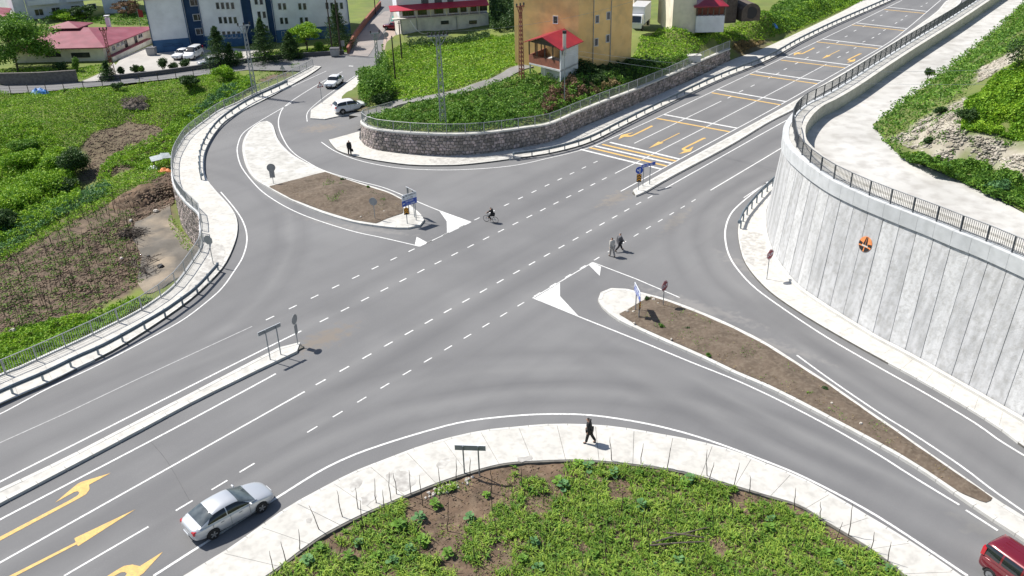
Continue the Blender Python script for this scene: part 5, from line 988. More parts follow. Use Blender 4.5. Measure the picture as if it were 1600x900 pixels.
def pc(px, py, az, z=.12): p = G(px, py, z); return (p[0], p[1], z+.01), math.radians(az)
l_, r_ = pc(286, 90, 165); car('white hatchback parked left of the white van at the school', l_, r_, M['wcar'], OLD)
l_, r_ = pc(303, 90.5, 172); car('white high van parked by the blue school wall', l_, r_, M['wcar'], VANS)
l_, r_ = pc(331, 102, 120); car('silver car parked behind the low wall below the fir tree', l_, r_, M['silver'], OLD)
l_, r_ = pc(617, 46, 70, .1); rc = car('red car parked on the side street under a green sheet', l_, r_, M['rcar'], OLD)
# box truck
p = G(998, 44, 5.); tr = thing('box_truck', tuple(p+[0, 0, .05]), math.radians(160), 'white box truck parked between the ochre house and beige house', 'truck')
MB().box((0, -.9, 2.0), (2.1, 4.4, 2.4)).build('cargo_box', M['wcar'], tr, bevel=.06); MB().add([(-.95, 1.4, .5), (.95, 1.4, .5), (.95, 2.9, .5), (-.95, 2.9, .5), (-.95, 1.4, 2.2), (.95, 1.4, 2.2), (.9, 2.35, 2.2), (-.9, 2.35, 2.2), (-.95, 2.9, 1.2), (.95, 2.9, 1.2)], [(3, 2, 1, 0), (4, 5, 6, 7), (0, 1, 5, 4), (2, 3, 8, 9), (9, 8, 7, 6), (1, 2, 9, 6, 5), (3, 0, 4, 7, 8)]).build('cab', M['wcar'], tr)
MB().add([(-.8, 2.87, 1.3), (.8, 2.87, 1.3), (.78, 2.42, 2.08), (-.78, 2.42, 2.08)], [(1, 0, 3, 2)]).build('windscreen', M['glass'], tr).location = (0, .02, .02)
for s in (-1, 1):
    for y in (-2., 2.1): MB().disc((s*.92, y, .4), (1, 0, 0), .4, .24, 18).build('wheel', M['tyre'], tr)
MB().box((0, 0, .62), (1.6, 5., .25)).build('chassis', M['black'], tr)

# ---------------------------------------------------------------- signs
def post(b, h, r, m, par): return MB().tube([(b[0], b[1], b[2]), (b[0], b[1], b[2]+h)], r, 8).build('post', m, par)
def rotz(az): return Matrix.Rotation(az, 3, 'Z') @ Matrix.Rotation(math.pi/2, 3, 'X')      # text plane facing -Y then turned
def panel(par, name, c, w, h, az, m, th=.03, back_=None):
    mb = MB(); ca, sa = math.cos(az), math.sin(az); f = lambda x, y, z: (c[0]+x*ca-y*sa, c[1]+x*sa+y*ca, c[2]+z)
    mb.hexa([f(-w/2, -th/2, -h/2), f(w/2, -th/2, -h/2), f(w/2, th/2, -h/2), f(-w/2, th/2, -h/2), f(-w/2, -th/2, h/2), f(w/2, -th/2, h/2), f(w/2, th/2, h/2), f(-w/2, th/2, h/2)])
    return mb.build(name, [m], par), f
def shape(par, name, f, pts, m, d=-.024): return MB().add([f(x, d, z) for x, z in pts], [tuple(range(len(pts)))]).build(name, m, par)
def glyphs(par, f, x0, x1, z, hgt, m, d=-.022):        # lettering too small to read: rows of little strokes
    mb = MB(); x = x0; r_ = random.Random(int((x0+z)*1000))
    def st(xa, za, xb, zb_): mb.add([f(xa, d, za), f(xb, d, za), f(xb, d, zb_), f(xa, d, zb_)], [(0, 1, 2, 3)])
    while x < x1-hgt*.4:
        w = hgt*r_.uniform(.35, .6); k = r_.random(); t = hgt*.17
        if k < .85: st(x, z-hgt/2, x+t, z+hgt/2)
        if k < .6: st(x+w-t, z-hgt/2, x+w, z+hgt/2*r_.choice((1, .3)))
        if k > .25: st(x+t, z+r_.choice((-.5, .33))*hgt, x+w-t*.5, z+r_.choice((-.33, .5))*hgt) if False else st(x+t, z+hgt*.33, x+w, z+hgt*.5)
        if k > .45: st(x, z-hgt*.5, x+w, z-hgt*.33)
        x += w+hgt*(.2 if r_.random() < .85 else .6)
    return mb.build('lettering', m, par)
def dirsign(label, c0, c1, top, postpx, rows, fr=(.2, .8), zt=.15, back=False, group=None, postlow=(0, 0)):
    """panel bottom corners c0,c1 and top pixel row above c0; postpx: a post foot and the row where it meets the panel"""
    zb = zt+HT(postpx[0], postpx[1], postpx[2], zt); a_, b_ = G(*c0, zb), G(*c1, zb); d = b_-a_; w = float(np.hypot(*d[:2])); az = math.atan2(d[1], d[0]); c = (a_+b_)/2; lo, hi = 0., 4.
    for _ in range(40):
        m_ = (lo+hi)/2
        if PJ([a_[0], a_[1], zb+m_])[1] > top: lo = m_
        else: hi = m_
    ph = lo; o = thing('direction_sign', (c[0], c[1], zt), 0, label, 'sign', group); u_ = d/w; n_ = np.array([u_[1], -u_[0], 0])
    for k, fk in enumerate(fr): p = u_*w*(fk-.5)-n_*.055*(-1 if back else 1); post((p[0], p[1], postlow[k]), zb-zt+ph-.03-postlow[k], .04, M['steel'], o)
    az2 = az+(math.pi if back else 0); hh = ph/len(rows)
    for i, (bm, tm, nl, ar) in enumerate(rows):
        zc = zb-zt+ph-hh*(i+.5); pn, f = panel(o, 'panel', (0, 0, zc), w, hh-.01, az2, M[bm])
        shape(o, 'panel_back', f, [(-w/2+.01, -hh/2+.02), (-w/2+.01, hh/2-.02), (w/2-.01, hh/2-.02), (w/2-.01, -hh/2+.02)], M['signg'], d=.02)
        for k in range(nl): glyphs(o, f, -w*(.26 if ar else .42), w*random.uniform(.25, .42), hh*(.5-(k+.5)/nl), hh*.55/nl, M[tm])
        if ar == 'L': shape(o, 'arrow', f, [(-w*.46, 0), (-w*.40, -.09), (-w*.40, -.03), (-w*.31, -.03), (-w*.31, .03), (-w*.40, .03), (-w*.40, .09)], M[tm])
        if ar == 'U': shape(o, 'arrow', f, [(-w*.38, -.16), (-w*.35, -.16), (-w*.35, .05), (-w*.30, .05), (-w*.365, .17), (-w*.43, .05), (-w*.38, .05)], M[tm])
    return o
dirsign('white over blue direction sign with two arrows on the west island tip', (628.9, 324), (651.5, 316.4), 306, (649.4, 344.5, 317), [('signw', 'black', 2, 'U'), ('blue', 'signw', 2, 'L')], fr=(.25, .88))
dirsign('grey-backed direction sign behind the white and blue sign, turned away', (635, 303.5), (649, 311), 291, (641, 336, 306.5), [('signw', 'black', 1, None)], back=True)
dirsign('long narrow blue direction sign on the north-east median', (1002.3, 262.5), (1024, 257.3), 257.5, (1006.5, 291, 261.5), [('blue', 'signw', 1, None)], fr=(.19, .67))
dirsign('low grey-backed direction sign on two posts at the southwest median', (403.7, 526), (438.7, 510), 519.8, (420.7, 559.5, 519), [('signw', 'black', 1, None)], fr=(.30, .78), back=True)
dirsign('grey-backed direction sign on two posts at the edge of the south garden', (710.7, 703), (759, 704.5), 695, (728, 741, 703.5), [('signw', 'black', 1, None)], fr=(.27, .76), zt=0, back=True, postlow=(-.2, -.7))
dirsign('white and blue direction sign seen nearly edge-on on the east island', (991.4, 454), (1000.3, 471.6), 440.3, (998, 496, 468), [('signw', 'blue', 1, None), ('blue', 'signw', 1, None)], zt=.25)
def single(label, px, h, r, kind, az, zt=.15, lean=0, cat='sign', name='traffic_sign', chev=None, disc=True, pr=.032, tri=False):
    p = G(*px, zt); o = thing(name, tuple(p), 0, label, cat); post((0, 0, 0), h, pr, M['steel'], o); ca, sa = math.cos(az), math.sin(az); nrm = Vector((sa, -ca, 0)); f = lambda x, y, z: (x*ca-y*sa, x*sa+y*ca, z)
    if kind in ('stop', 'stopback'):
        pts = [(math.cos(math.radians(22.5+45*k))*r, math.sin(math.radians(22.5+45*k))*r) for k in range(8)]; zc = h-r*.95
        mb = MB(); V = [f(x, -.05, zc+z) for x, z in pts]+[f(x, -.03, zc+z) for x, z in pts]; mb.add(V, [tuple(range(8)), tuple(reversed(range(8, 16)))]+[(i, 8+i, 8+(i+1) % 8, (i+1) % 8) for i in range(8)]); mb.build('plate', M['signr'] if kind == 'stop' else M['signg'], o)
        if kind == 'stop':
            text('lettering', 'DUR', r*.82, M['signw'], o, Vector(f(0, -.056, zc)), rotz(az), .003)
            ring = [(x*.93, z*.93) for x, z in pts]; ins_ = [(x*.88, z*.88) for x, z in pts]; MB().add([f(x, -.053, zc+z) for x, z in ring]+[f(x, -.053, zc+z) for x, z in ins_], [(i, (i+1) % 8, 8+(i+1) % 8, 8+i) for i in range(8)]).build('border', M['signw'], o)
    if kind in ('round_blue', 'round_back'):
        zc = h-r*.95; MB().disc(f(0, -.045, zc), nrm, r, .02, 24).build('plate', M['blue'] if kind == 'round_blue' else M['signg'], o)
        if kind == 'round_blue':
            F2 = lambda x, y, z: f(x, -.06, zc+z); g2 = lambda pts, nm: MB().add([F2(x*r, 0, z*r) for x, z in pts], [tuple(range(len(pts)))]).build(nm, M['signw'], o)
            g2([(.05, -.7), (.25, -.7), (.25, .25), (.42, .25), (.15, .62), (-.12, .25), (.05, .25)], 'arrow'); g2([(.03, -.35), (-.32, -.1), (-.32, -.3), (-.68, .12), (-.32, .42), (-.32, .2), (.03, -.12)], 'arrow')
    if chev:
        w, hh, zc, back_ = chev; V = [f(-w/2, -.05, zc-hh/2), f(w/2, -.05, zc-hh/2), f(w/2, -.03, zc-hh/2), f(-w/2, -.03, zc-hh/2), f(-w/2, -.05, zc+hh/2), f(w/2, -.05, zc+hh/2), f(w/2, -.03, zc+hh/2), f(-w/2, -.03, zc+hh/2)]
        MB().hexa(V).build('hazard_board', M['signg'] if back_ else M['black'], o)
        if not back_:
            for k in range(3): z = zc-hh*.36+k*hh*.31; MB().add([f(-w*.45, -.056, z-.02), f(0, -.056, z+w*.32), f(w*.45, -.056, z-.02), f(w*.45, -.056, z+.10), f(0, -.056, z+w*.32+.12), f(-w*.45, -.056, z+.10)], [(0, 1, 4, 5), (1, 2, 3, 4)]).build('chevron', M['amber'], o)
    if tri:
        zc = h-.3; r_ = .42; pts = [(-r_, -.25), (r_, -.25), (0, .48)]; mk = M['signg'] if tri == 'back' else M['signr']
        V = [f(x, -.05, zc+z) for x, z in pts]+[f(x, -.03, zc+z) for x, z in pts]; MB().add(V, [(0, 1, 2), (5, 4, 3), (0, 3, 4, 1), (1, 4, 5, 2), (2, 5, 3, 0)]).build('plate', mk, o)
        if tri != 'back': MB().add([f(x*.62, -.056, zc+.02+z*.62) for x, z in pts], [(0, 1, 2)]).build('inner_plate', M['signw'], o); MB().add([f(-.03, -.06, zc-.1), f(.03, -.06, zc-.1), f(.05, -.06, zc+.16), f(-.0, -.06, zc+.16)], [(0, 1, 2, 3)]).build('symbol', M['black'], o)
    return o
single('chevron board on a single post under the white and blue direction sign', (636.5, 349.5), 1.5, .0, 'none', math.radians(10), chev=(.44, .62, 1.2, False))
single('round blue arrow sign with chevron board on the north-east median tip', (997.5, 297), 2.35, .36, 'round_blue', math.radians(5), chev=(.46, .78, 1.22, False))
single('red octagonal stop sign standing in the soil of the east island', (1036, 478), 2.05, .42, 'stop', math.radians(48), zt=.25)
single('red octagonal stop sign on the footpath below the concrete wall', (1198, 436), 2.5, .42, 'stop', math.radians(38))
single('octagonal sign seen from behind at the lower west guard rail', (333.5, 413), 2.6, .42, 'stopback', math.radians(-20))
single('orange hazard board edge-on under the sign of the east island', (998, 497), 1.25, 0, 'none', math.radians(65), zt=.25, chev=(.4, .6, 1., False))
single('round grey-backed sign with hazard board on the southwest median tip', (465.5, 538.5), 2.35, .36, 'round_back', math.radians(74), chev=(.36, .75, 1.25, True))
single('round grey-backed sign above a grey board on the west island concrete', (427.5, 287), 2.1, .42, 'round_back', math.radians(10), chev=(.5, .8, 1.05, True))
single('round light grey sign back standing in the west island soil', (586, 341), 2.0, .38, 'round_back', math.radians(-15), zt=.3)
single('red triangular warning sign on the footpath near the white crossover', (503.5, 161), 2.6, 0, 'none', math.radians(25), tri='front')
single('triangular sign seen from behind on the upper west footpath', (444.5, 127), 2.2, 0, 'none', math.radians(-15), tri='back')
single('red round no-entry sign at the mouth of the side street', (605, 72), 2.2, .4, 'round_back', math.radians(10), zt=.05)
single('small blue sign near the school fence corner', (536, 84), 2.0, 0, 'none', math.radians(5), zt=0, chev=(.8, .9, 1.6, True))
# ---------------------------------------------------------------- masts and poles
def lattice(label, px, top, w0, w1, m, zt=0., arm=None, ins=3, az=.5, name='lattice_mast', double=False):
    p = G(*px, zt); h = HT(px[0], px[1], top, zt) if isinstance(top, (int, float)) else top[0]; o = thing(name, tuple(p), az, label, 'mast')
    cr_ = lambda t: (w0+(w1-w0)*t)/2
    for sx_ in (-1, 1):
        for sy in (-1, 1): MB().bar((sx_*cr_(0), sy*cr_(0), -.3), (sx_*cr_(1), sy*cr_(1), h), .07, up=(0, 1, 0)).build('leg', m, o)
    b = MB(); nlev = max(6, int(h/(w0*1.1)))
    for i in range(nlev):
        t0, t1 = i/nlev, (i+1)/nlev; c0, c1 = cr_(t0), cr_(t1); z0, z1 = h*t0, h*t1
        for (ax, ay), (bx, by) in (((-1, -1), (1, -1)), ((1, -1), (1, 1)), ((1, 1), (-1, 1)), ((-1, 1), (-1, -1))):
            b.bar((ax*c0, ay*c0, z0), (bx*c1, by*c1, z1), .035); b.bar((bx*c0, by*c0, z0), (ax*c1, ay*c1, z1), .035)
    b.build('lattice_bracing', m, o)['kind'] = 'stuff'
    if arm:
        for s in (-1, 1): MB().bar((-arm/2, s*w1*.4, h), (arm/2, s*w1*.4, h+.03*s), .08).build('crossarm', m, o); MB().bar((s*arm*.42, 0, h), (s*w1*.5, 0, h-1.1), .06).build('arm_brace', m, o)
        for k in range(ins): x = -arm*.46+arm*.92*k/(ins-1); MB().tube([(x, 0, h+.05), (x, 0, h+.12), (x, 0, h+.2), (x, 0, h+.28), (x, 0, h+.4)], [.05, .12, .07, .12, .05], 8).build('insulator', M['black'], o)
    return o, p, h
la, lp, lh = lattice('tall galvanised lattice pylon on the bank behind the curved stone wall', (693, 200), 56, .66, .36, M['steel'], 2.3, arm=2.2, ins=6, az=.15)
lattice('grey lattice mast standing on the upper west footpath', (399, 150), 40, .55, .32, M['steel'], .15, arm=1.6, ins=3, az=.4)
lattice('rusty lattice mast in front of the cream building', (178, 117), 47, .5, .3, M['brick'], .1, arm=1.0, ins=3, az=.4)
lattice('grey lattice lamp mast at the street corner by the hedge', (592, 117), 52, .5, .25, M['steel'], .3, arm=1.3, ins=2, az=.2)
lattice('dark rusty lattice mast left of the ochre house', (815, 118), 10, .45, .22, M['brick'], 4.1, arm=1.2, ins=3, az=.7)
def woodpole(label, px, top, zt, r=.11, m='stick'):
    p = G(*px, zt); h = HT(px[0], px[1], top, zt); o = thing('utility_pole', tuple(p), 0, label, 'pole'); MB().tube([(0, 0, -.3), (0, 0, h)], [r, r*.7], 8).build('pole', M[m], o); MB().box((0, 0, h-.3), (.5, .06, .08)).build('bracket', M['steel'], o); return p, h
woodpole('wooden utility pole in the field right of the lattice lamp mast', (618, 127), 56, 1.0); woodpole('dark wooden pole at the corner of the apartment house', (628, 92), 33, .8)
woodpole('thin pole in front of the veranda hut white wall', (882, 162), 72, 2.5, r=.06, m='steel'); woodpole('dark wooden pole beside the tall school fir', (533, 84), 0, .1, r=.15); woodpole('pole above the rust red street wall', (587, 22), -8, .1)
woodpole('dark wooden utility pole at the school fence', (520, 84), -10, .1, r=.12)
def cable(a_, b_, sag, label):
    a_, b_ = np.array(a_), np.array(b_); P = [a_+(b_-a_)*t-[0, 0, sag*4*t*(1-t)]-a_ for t in np.linspace(0, 1, 24)]; o = MB().tube(P, .012, 4).build('overhead_cable', M['steel'], None, loc=tuple(a_)); tag(o, label, 'cable', 'overhead cables')
hp = G(882, 162, 2.5)+[0, 0, 6.3]
for k, (sx_, lb) in enumerate(((0, 'thin overhead cable from the hut pole across the highway, upper strand'), (.5, 'thin overhead cable from the hut pole across the highway, lower strand'))): cable(hp-[0, 0, sx_], G(1640, 105, 14)-[0, 0, sx_*2.5], 1.2, lb)
cable(lp+[.8, .1, lh+.4], G(1100, -40, 14), 1.5, 'thin overhead cable leaving the tall pylon to the upper right'); cable(lp+[-.8, -.1, lh+.4], G(640, 30, 8), .8, 'thin overhead cable from the tall pylon to the apartment house')
# ---------------------------------------------------------------- people
def skinmesh(name, nodes, edges, m, par, lv=2, root=0):
    me = bpy.data.meshes.new(name); me.from_pydata([n_[0] for n_ in nodes], edges, []); o = link(name, me, m, par)
    sm = o.modifiers.new('skin', 'SKIN'); sm.use_smooth_shade = True
    if not me.skin_vertices: pass
    for i, n_ in enumerate(nodes):
        r = n_[1]; me.skin_vertices[0].data[i].radius = (r, r) if not isinstance(r, tuple) else r; me.skin_vertices[0].data[i].use_root = (i == root)
    ss = o.modifiers.new('sub', 'SUBSURF'); ss.levels = ss.render_levels = lv; return o
def person(label, loc, az, top, bottom, hair='hair_dark', stride=.35, h=1.72, bend=0., look=0., armsw=.35, shoe='black', hem=.80, cap=False, sit=False, headfwd=.03):
    k = h/1.72; Rz = Matrix.Rotation(az, 3, 'Z'); S_ = lambda x, y, z: (x*k, y*k, z*k)
    J = {}; by = math.sin(bend)*.5
    J['pel'] = (0, 0, .93); J['sp'] = (0, by*.4, 1.14); J['ch'] = (0, by*.85, 1.34); J['nk'] = (0, by+.01, 1.47); J['hd'] = (0, by+headfwd, 1.585); J['ht'] = (0, by+headfwd+.005, 1.66); J['cn'] = (0, by+headfwd+.06, 1.545)
    for s, sg in ((-1, 1), (1, -1)):
        a_ = stride*sg; kn = max(0, -a_)*1.1+.06
        if sit: a_, kn = 1.15-.15*sg, 1.25+.25*sg
        hp_ = np.array([s*.09, 0, .90]); kne = hp_+.43*np.array([s*.02, math.sin(a_), -math.cos(a_)]); an = kne+.41*np.array([0, math.sin(a_-kn), -math.cos(a_-kn)]); toe = an+np.array([s*.02, .17*math.cos(min(0, (a_-kn))*.8), .17*math.sin(min(0, a_-kn)*.8)-.035])
        J[f'hip{s}'], J[f'kn{s}'], J[f'an{s}'], J[f'to{s}'] = map(tuple, (hp_, kne, an, toe)); J[f'he{s}'] = tuple(an+np.array([0, -.05, -.05]))
        b_ = -armsw*sg; sh = np.array([s*.175, by*.9, 1.39]); 
        if sit: b_ = .75
        el = sh+.28*np.array([s*.16, math.sin(b_), -math.cos(b_)]); wr_ = el+.25*np.array([s*.02, math.sin(b_+.35), -math.cos(b_+.35)]); dv = (wr_-el)/.25
        J[f'sh{s}'], J[f'el{s}'], J[f'wr{s}'] = map(tuple, (sh, el, wr_)); J[f'pa{s}'] = tuple(wr_+dv*.07)
        for q_ in range(4): off = np.array([0, (q_-1.5)*.019, 0]); J[f'f{q_}a{s}'] = tuple(wr_+dv*.095+off); J[f'f{q_}b{s}'] = tuple(wr_+dv*(.145+.012*(q_ in (1, 2)))+off*1.05+np.array([-s*.012, .004, 0])); J[f'f{q_}c{s}'] = tuple(wr_+dv*(.17+.015*(q_ in (1, 2)))+off+np.array([-s*.03, .006, 0]))
        J[f'ta{s}'] = tuple(wr_+dv*.04+np.array([0, .035, 0])); J[f'tb{s}'] = tuple(wr_+dv*.085+np.array([-s*.01, .055, 0]))
    low = min(J[f'to{s}'][2]-.02 for s in (-1, 1)); low = min(low, min(J[f'he{s}'][2] for s in (-1, 1))-.02)
    if sit: low = 0
    P = {n_: tuple(Rz @ Vector((x*k, y*k, (z-low)*k))) for n_, (x, y, z) in J.items()}
    def sk(name, rad, ed, m, par, lv=2):
        fat = {'jacket': 1.32, 'trousers': 1.3, 'shoe': 1.15, 'person': 1.1, 'hair': 1.08}[name]; ks = list(rad); nodes = [(P[n_], tuple(v*k*fat for v in rad[n_]) if isinstance(rad[n_], tuple) else rad[n_]*k*fat) for n_ in ks]; return skinmesh(name, nodes, [(ks.index(a_), ks.index(b_)) for a_, b_ in ed], m, par, lv)
    R = dict(pel=.11, sp=.105, ch=.12, nk=.05, hd=(.082, .095), ht=(.065, .075), cn=.04); E_ = [('pel', 'sp'), ('sp', 'ch'), ('ch', 'nk'), ('nk', 'hd'), ('hd', 'ht'), ('hd', 'cn')]
    for s in (-1, 1):
        R.update({f'hip{s}': .08, f'kn{s}': .052, f'an{s}': .035, f'to{s}': .03, f'sh{s}': .05, f'el{s}': .038, f'wr{s}': .026, f'pa{s}': (.036, .02), f'ta{s}': .011, f'tb{s}': .009}); E_ += [('pel', f'hip{s}'), (f'hip{s}', f'kn{s}'), (f'kn{s}', f'an{s}'), (f'an{s}', f'to{s}'), ('ch', f'sh{s}'), (f'sh{s}', f'el{s}'), (f'el{s}', f'wr{s}'), (f'wr{s}', f'pa{s}'), (f'wr{s}', f'ta{s}'), (f'ta{s}', f'tb{s}')]
        for q_ in range(4): R.update({f'f{q_}a{s}': .0095, f'f{q_}b{s}': .009, f'f{q_}c{s}': .008}); E_ += [(f'pa{s}', f'f{q_}a{s}'), (f'f{q_}a{s}', f'f{q_}b{s}'), (f'f{q_}b{s}', f'f{q_}c{s}')]
    body = sk('person', R, E_, M['skin'], None, 1); body.location = loc; tag(body, label, 'person')
    rad = dict(pel=(.165, .125), sp=(.16, .125), ch=(.175, .13), nk=.075); ed = [('ch', 'sp'), ('sp', 'pel'), ('ch', 'nk')]
    P['hem'] = tuple(Rz @ Vector((0, by*0, (hem-low)*k))); rad['hem'] = (.17, .13); ed.append(('pel', 'hem')); ks = ['ch', 'sp', 'pel', 'nk', 'hem']
    for s in (-1, 1): rad.update({f'sh{s}': .075, f'el{s}': .058, f'wr{s}': .045}); ed += [('ch', f'sh{s}'), (f'sh{s}', f'el{s}'), (f'el{s}', f'wr{s}')]
    sk('jacket', rad, ed, M[top], body); rad = dict(pel=(.15, .12)); ed = []
    for s in (-1, 1): rad.update({f'hip{s}': .095, f'kn{s}': .072, f'an{s}': .058}); ed += [('pel', f'hip{s}'), (f'hip{s}', f'kn{s}'), (f'kn{s}', f'an{s}')]
    sk('trousers', rad, ed, M[bottom], body)
    for s in (-1, 1): sk('shoe', {f'he{s}': .045, f'an{s}': .045, f'to{s}': (.048, .035)}, [(f'he{s}', f'an{s}'), (f'he{s}', f'to{s}')], M[shoe], body, 1)
    P['hr'] = tuple(Vector(P['hd'])+Rz @ Vector((0, -.02*k, .03*k))); P['h2'] = tuple(Vector(P['ht'])+Rz @ Vector((0, -.015*k, .015*k))); sk('hair', {'hr': .094, 'h2': .075}, [('hr', 'h2')], M[hair], body, 1)
    # face: eyes, nose, ears
    f = MB()
    for s in (-1, 1): c = Vector(P['hd'])+Rz @ Vector((s*.033*k, .085*k, .0)); f.disc(tuple(c), tuple(Rz @ Vector((0, 1, 0))), .010*k, .01, 8)
    f.build('eyes', M['black'], body); c = Vector(P['hd'])+Rz @ Vector((0, .095*k, -.02*k)); MB().tube([tuple(c+Vector((0, 0, .02))), tuple(c+Rz @ Vector((0, .018, -.012)))], [.008, .014], 6).build('nose', M['skin'], body)
    for s in (-1, 1): c = Vector(P['hd'])+Rz @ Vector((s*.082*k, -.005, -.01*k)); MB().disc(tuple(c), tuple(Rz @ Vector((1, 0, 0))), .026*k, .014, 8).build('ear', M['skin'], body)
    return body, P
def gl(px, py, z=.0): p = G(px, py, z); return (p[0], p[1], z+.006)
person('person in a long black coat and dark trousers walking on the south footpath', gl(921, 692, .15), math.radians(72), 'cloth_black', 'cloth_black', stride=.24, bend=.10, headfwd=.06, hem=.58, h=1.76, armsw=.12)
person('person in a cream jacket and pale trousers crossing the junction', gl(956, 401), math.radians(25), 'cloth_cream', 'trouser_beige', stride=.2, h=1.72, armsw=.2)
person('person in a grey jacket and dark trousers striding across the junction', gl(968, 392), math.radians(-60), 'cloth_grey', 'trouser_dark', hair='hair_grey', stride=.42, h=1.72)
pb, Pp = person('person in dark clothes carrying a black bag on the north footpath edge', gl(547, 243), math.radians(205), 'cloth_black', 'cloth_black', stride=.15, h=1.72, armsw=.1)
bq = np.array(Pp['wr1' if Pp['wr1'][0] > Pp['wr-1'][0] else 'wr-1'])+np.array(pb.location); bag = MB().hexa([(-.2, -.06, -.42), (.2, -.06, -.42), (.2, .06, -.42), (-.2, .06, -.42), (-.14, -.05, -.1), (.14, -.05, -.1), (.14, .05, -.1), (-.14, .05, -.1)]).build('carried_bag', M['bag_black'], None, bevel=.03, loc=tuple(bq+np.array([0, 0, -.05]))); tag(bag, 'black bag hanging from the hand of the person in dark clothes', 'bag'); MB().tube([(-.08, 0, -.1), (-.05, 0, .02), (.05, 0, .02), (.08, 0, -.1)], .012, 5).build('handle', M['bag_black'], bag)
# bicycle with its rider
bl = G(767.5, 347); wa_, wb_ = G(761, 346.5), G(773, 348.5); d = wa_-wb_; az = math.atan2(-d[0], d[1]); c = (wa_+wb_)/2
bk = thing('bicycle', (c[0], c[1], .012), az, 'dark bicycle ridden across the junction', 'bicycle')
for y in (-.52, .52):
    t = [(0, math.cos(a_)*.33, math.sin(a_)*.33+.345) for a_ in np.linspace(0, 2*math.pi, 25)]; w_ = MB().tube(t, .022, 6, cap=False).build('wheel', M['tyre'], bk); w_.location = (0, y, 0); s_ = MB()
    for q_ in range(10): a_ = q_*math.pi/5; s_.bar((0, 0, .345), (0, math.cos(a_)*.32, math.sin(a_)*.32+.345), .006)
    s_.build('spokes', M['steel'], w_)
F_ = MB(); bb, st_, hd_, rh = (0, -.05, .30), (0, -.22, .85), (0, .36, .86), (0, -.52, .345)
for a_, b_ in ((bb, st_), (st_, hd_), (bb, (0, .38, .74)), (rh, bb), (rh, st_), (hd_, (0, .52, .345))): F_.tube([a_, b_], .018, 6)
F_.build('frame', M['steel'], bk); MB().tube([(-.26, .30, 1.02), (-.1, .38, .98), (.1, .38, .98), (.26, .30, 1.02)], .014, 6).build('handlebar', M['black'], bk); MB().tube([(0, .36, .86), (0, .37, .98)], .016, 6).build('stem', M['steel'], bk); MB().box((0, -.24, .90), (.14, .26, .06)).build('saddle', M['black'], bk, bevel=.02)
person('person in dark hooded clothes riding the bicycle', (c[0]-d[0]/np.linalg.norm(d)*.2, c[1]-d[1]/np.linalg.norm(d)*.2, .06), az, 'cloth_black', 'cloth_black', hair='hood_grey', sit=True, bend=.35, h=1.45, hem=.84)
bk.scale = (.87, .87, .87)

# ---------------------------------------------------------------- vegetation
def cards(C_, size, up=.3, asp=.55, seed=0, droop=None):
    """leaf shaped cards (4 points) round the centres"""
    r = np.random.default_rng(seed); n = len(C_); v = r.normal(size=(n, 3)); v[:, 2] *= .6; v /= np.linalg.norm(v, axis=1)[:, None]; w = r.normal(size=(n, 3)); w[:, 2] += up
    w -= (w*v).sum(1)[:, None]*v; w /= np.linalg.norm(w, axis=1)[:, None]; s = size*r.uniform(.6, 1.35, n)[:, None] if np.isscalar(size) else np.asarray(size)[:, None]*r.uniform(.6, 1.35, n)[:, None]
    a_, b_ = v*s*.5, np.cross(w, v)*s*.5*asp
    V = np.stack([C_-a_, C_+b_, C_+a_, C_-b_], 1).reshape(-1, 3); Fc = np.arange(n*4).reshape(n, 4); return V, Fc
def leafobj(name, C_, size, m, par=None, seed=0, asp=.55, kind=None, up=.3):
    V, Fc = cards(np.asarray(C_, float), size, seed=seed, asp=asp, up=up); return npmesh(name, V, Fc, m, par, kind)
def blob(n, c, r, r_, hollow=.55):
    v = r_.normal(size=(n, 3)); v /= np.linalg.norm(v, axis=1)[:, None]; return np.array(c)+v*np.array(r)*(hollow+(1-hollow)*r_.random((n, 1)))
def decid(label, base, h, w, leaf, n=3500, seed=1, name='tree', trunk=.16, clumps=26, leafs=.30, low=.28, cat='tree', group=None):
    r_ = np.random.default_rng(seed); o = thing(name, tuple(base), 0, label, cat, group); ch = h*(1-low); cc = []
    t = MB(); t.tube([(0, 0, -.3), (w*.02, 0, h*.25), (-w*.02, w*.02, h*.55), (0, 0, h*.85)], [trunk, trunk*.8, trunk*.5, trunk*.15], 7)
    for k in range(clumps):
        a_, e_ = r_.uniform(0, 2*math.pi), r_.uniform(-.55, 1); rr = r_.uniform(.45, .95); c = np.array([math.cos(a_)*w/2*rr*math.sqrt(max(0, 1-e_*e_*.7)), math.sin(a_)*w/2*rr*math.sqrt(max(0, 1-e_*e_*.7)), h*low+ch*(.45+.45*e_)]); cc.append(c)
        if k % 2 == 0: t.tube([(0, 0, h*r_.uniform(.2, .5)), tuple(c*.55+np.array([0, 0, h*.15])), tuple(c)], [trunk*.35, trunk*.22, trunk*.08], 5)
    t.build('trunk', M['bark'], o); P = np.vstack([blob(n//clumps, c, (w*.17*r_.uniform(.7, 1.3), w*.17*r_.uniform(.7, 1.3), h*.10*r_.uniform(.7, 1.3)), r_, .3) for c in cc]); leafobj('crown', P, leafs, M[leaf], o, seed); return o
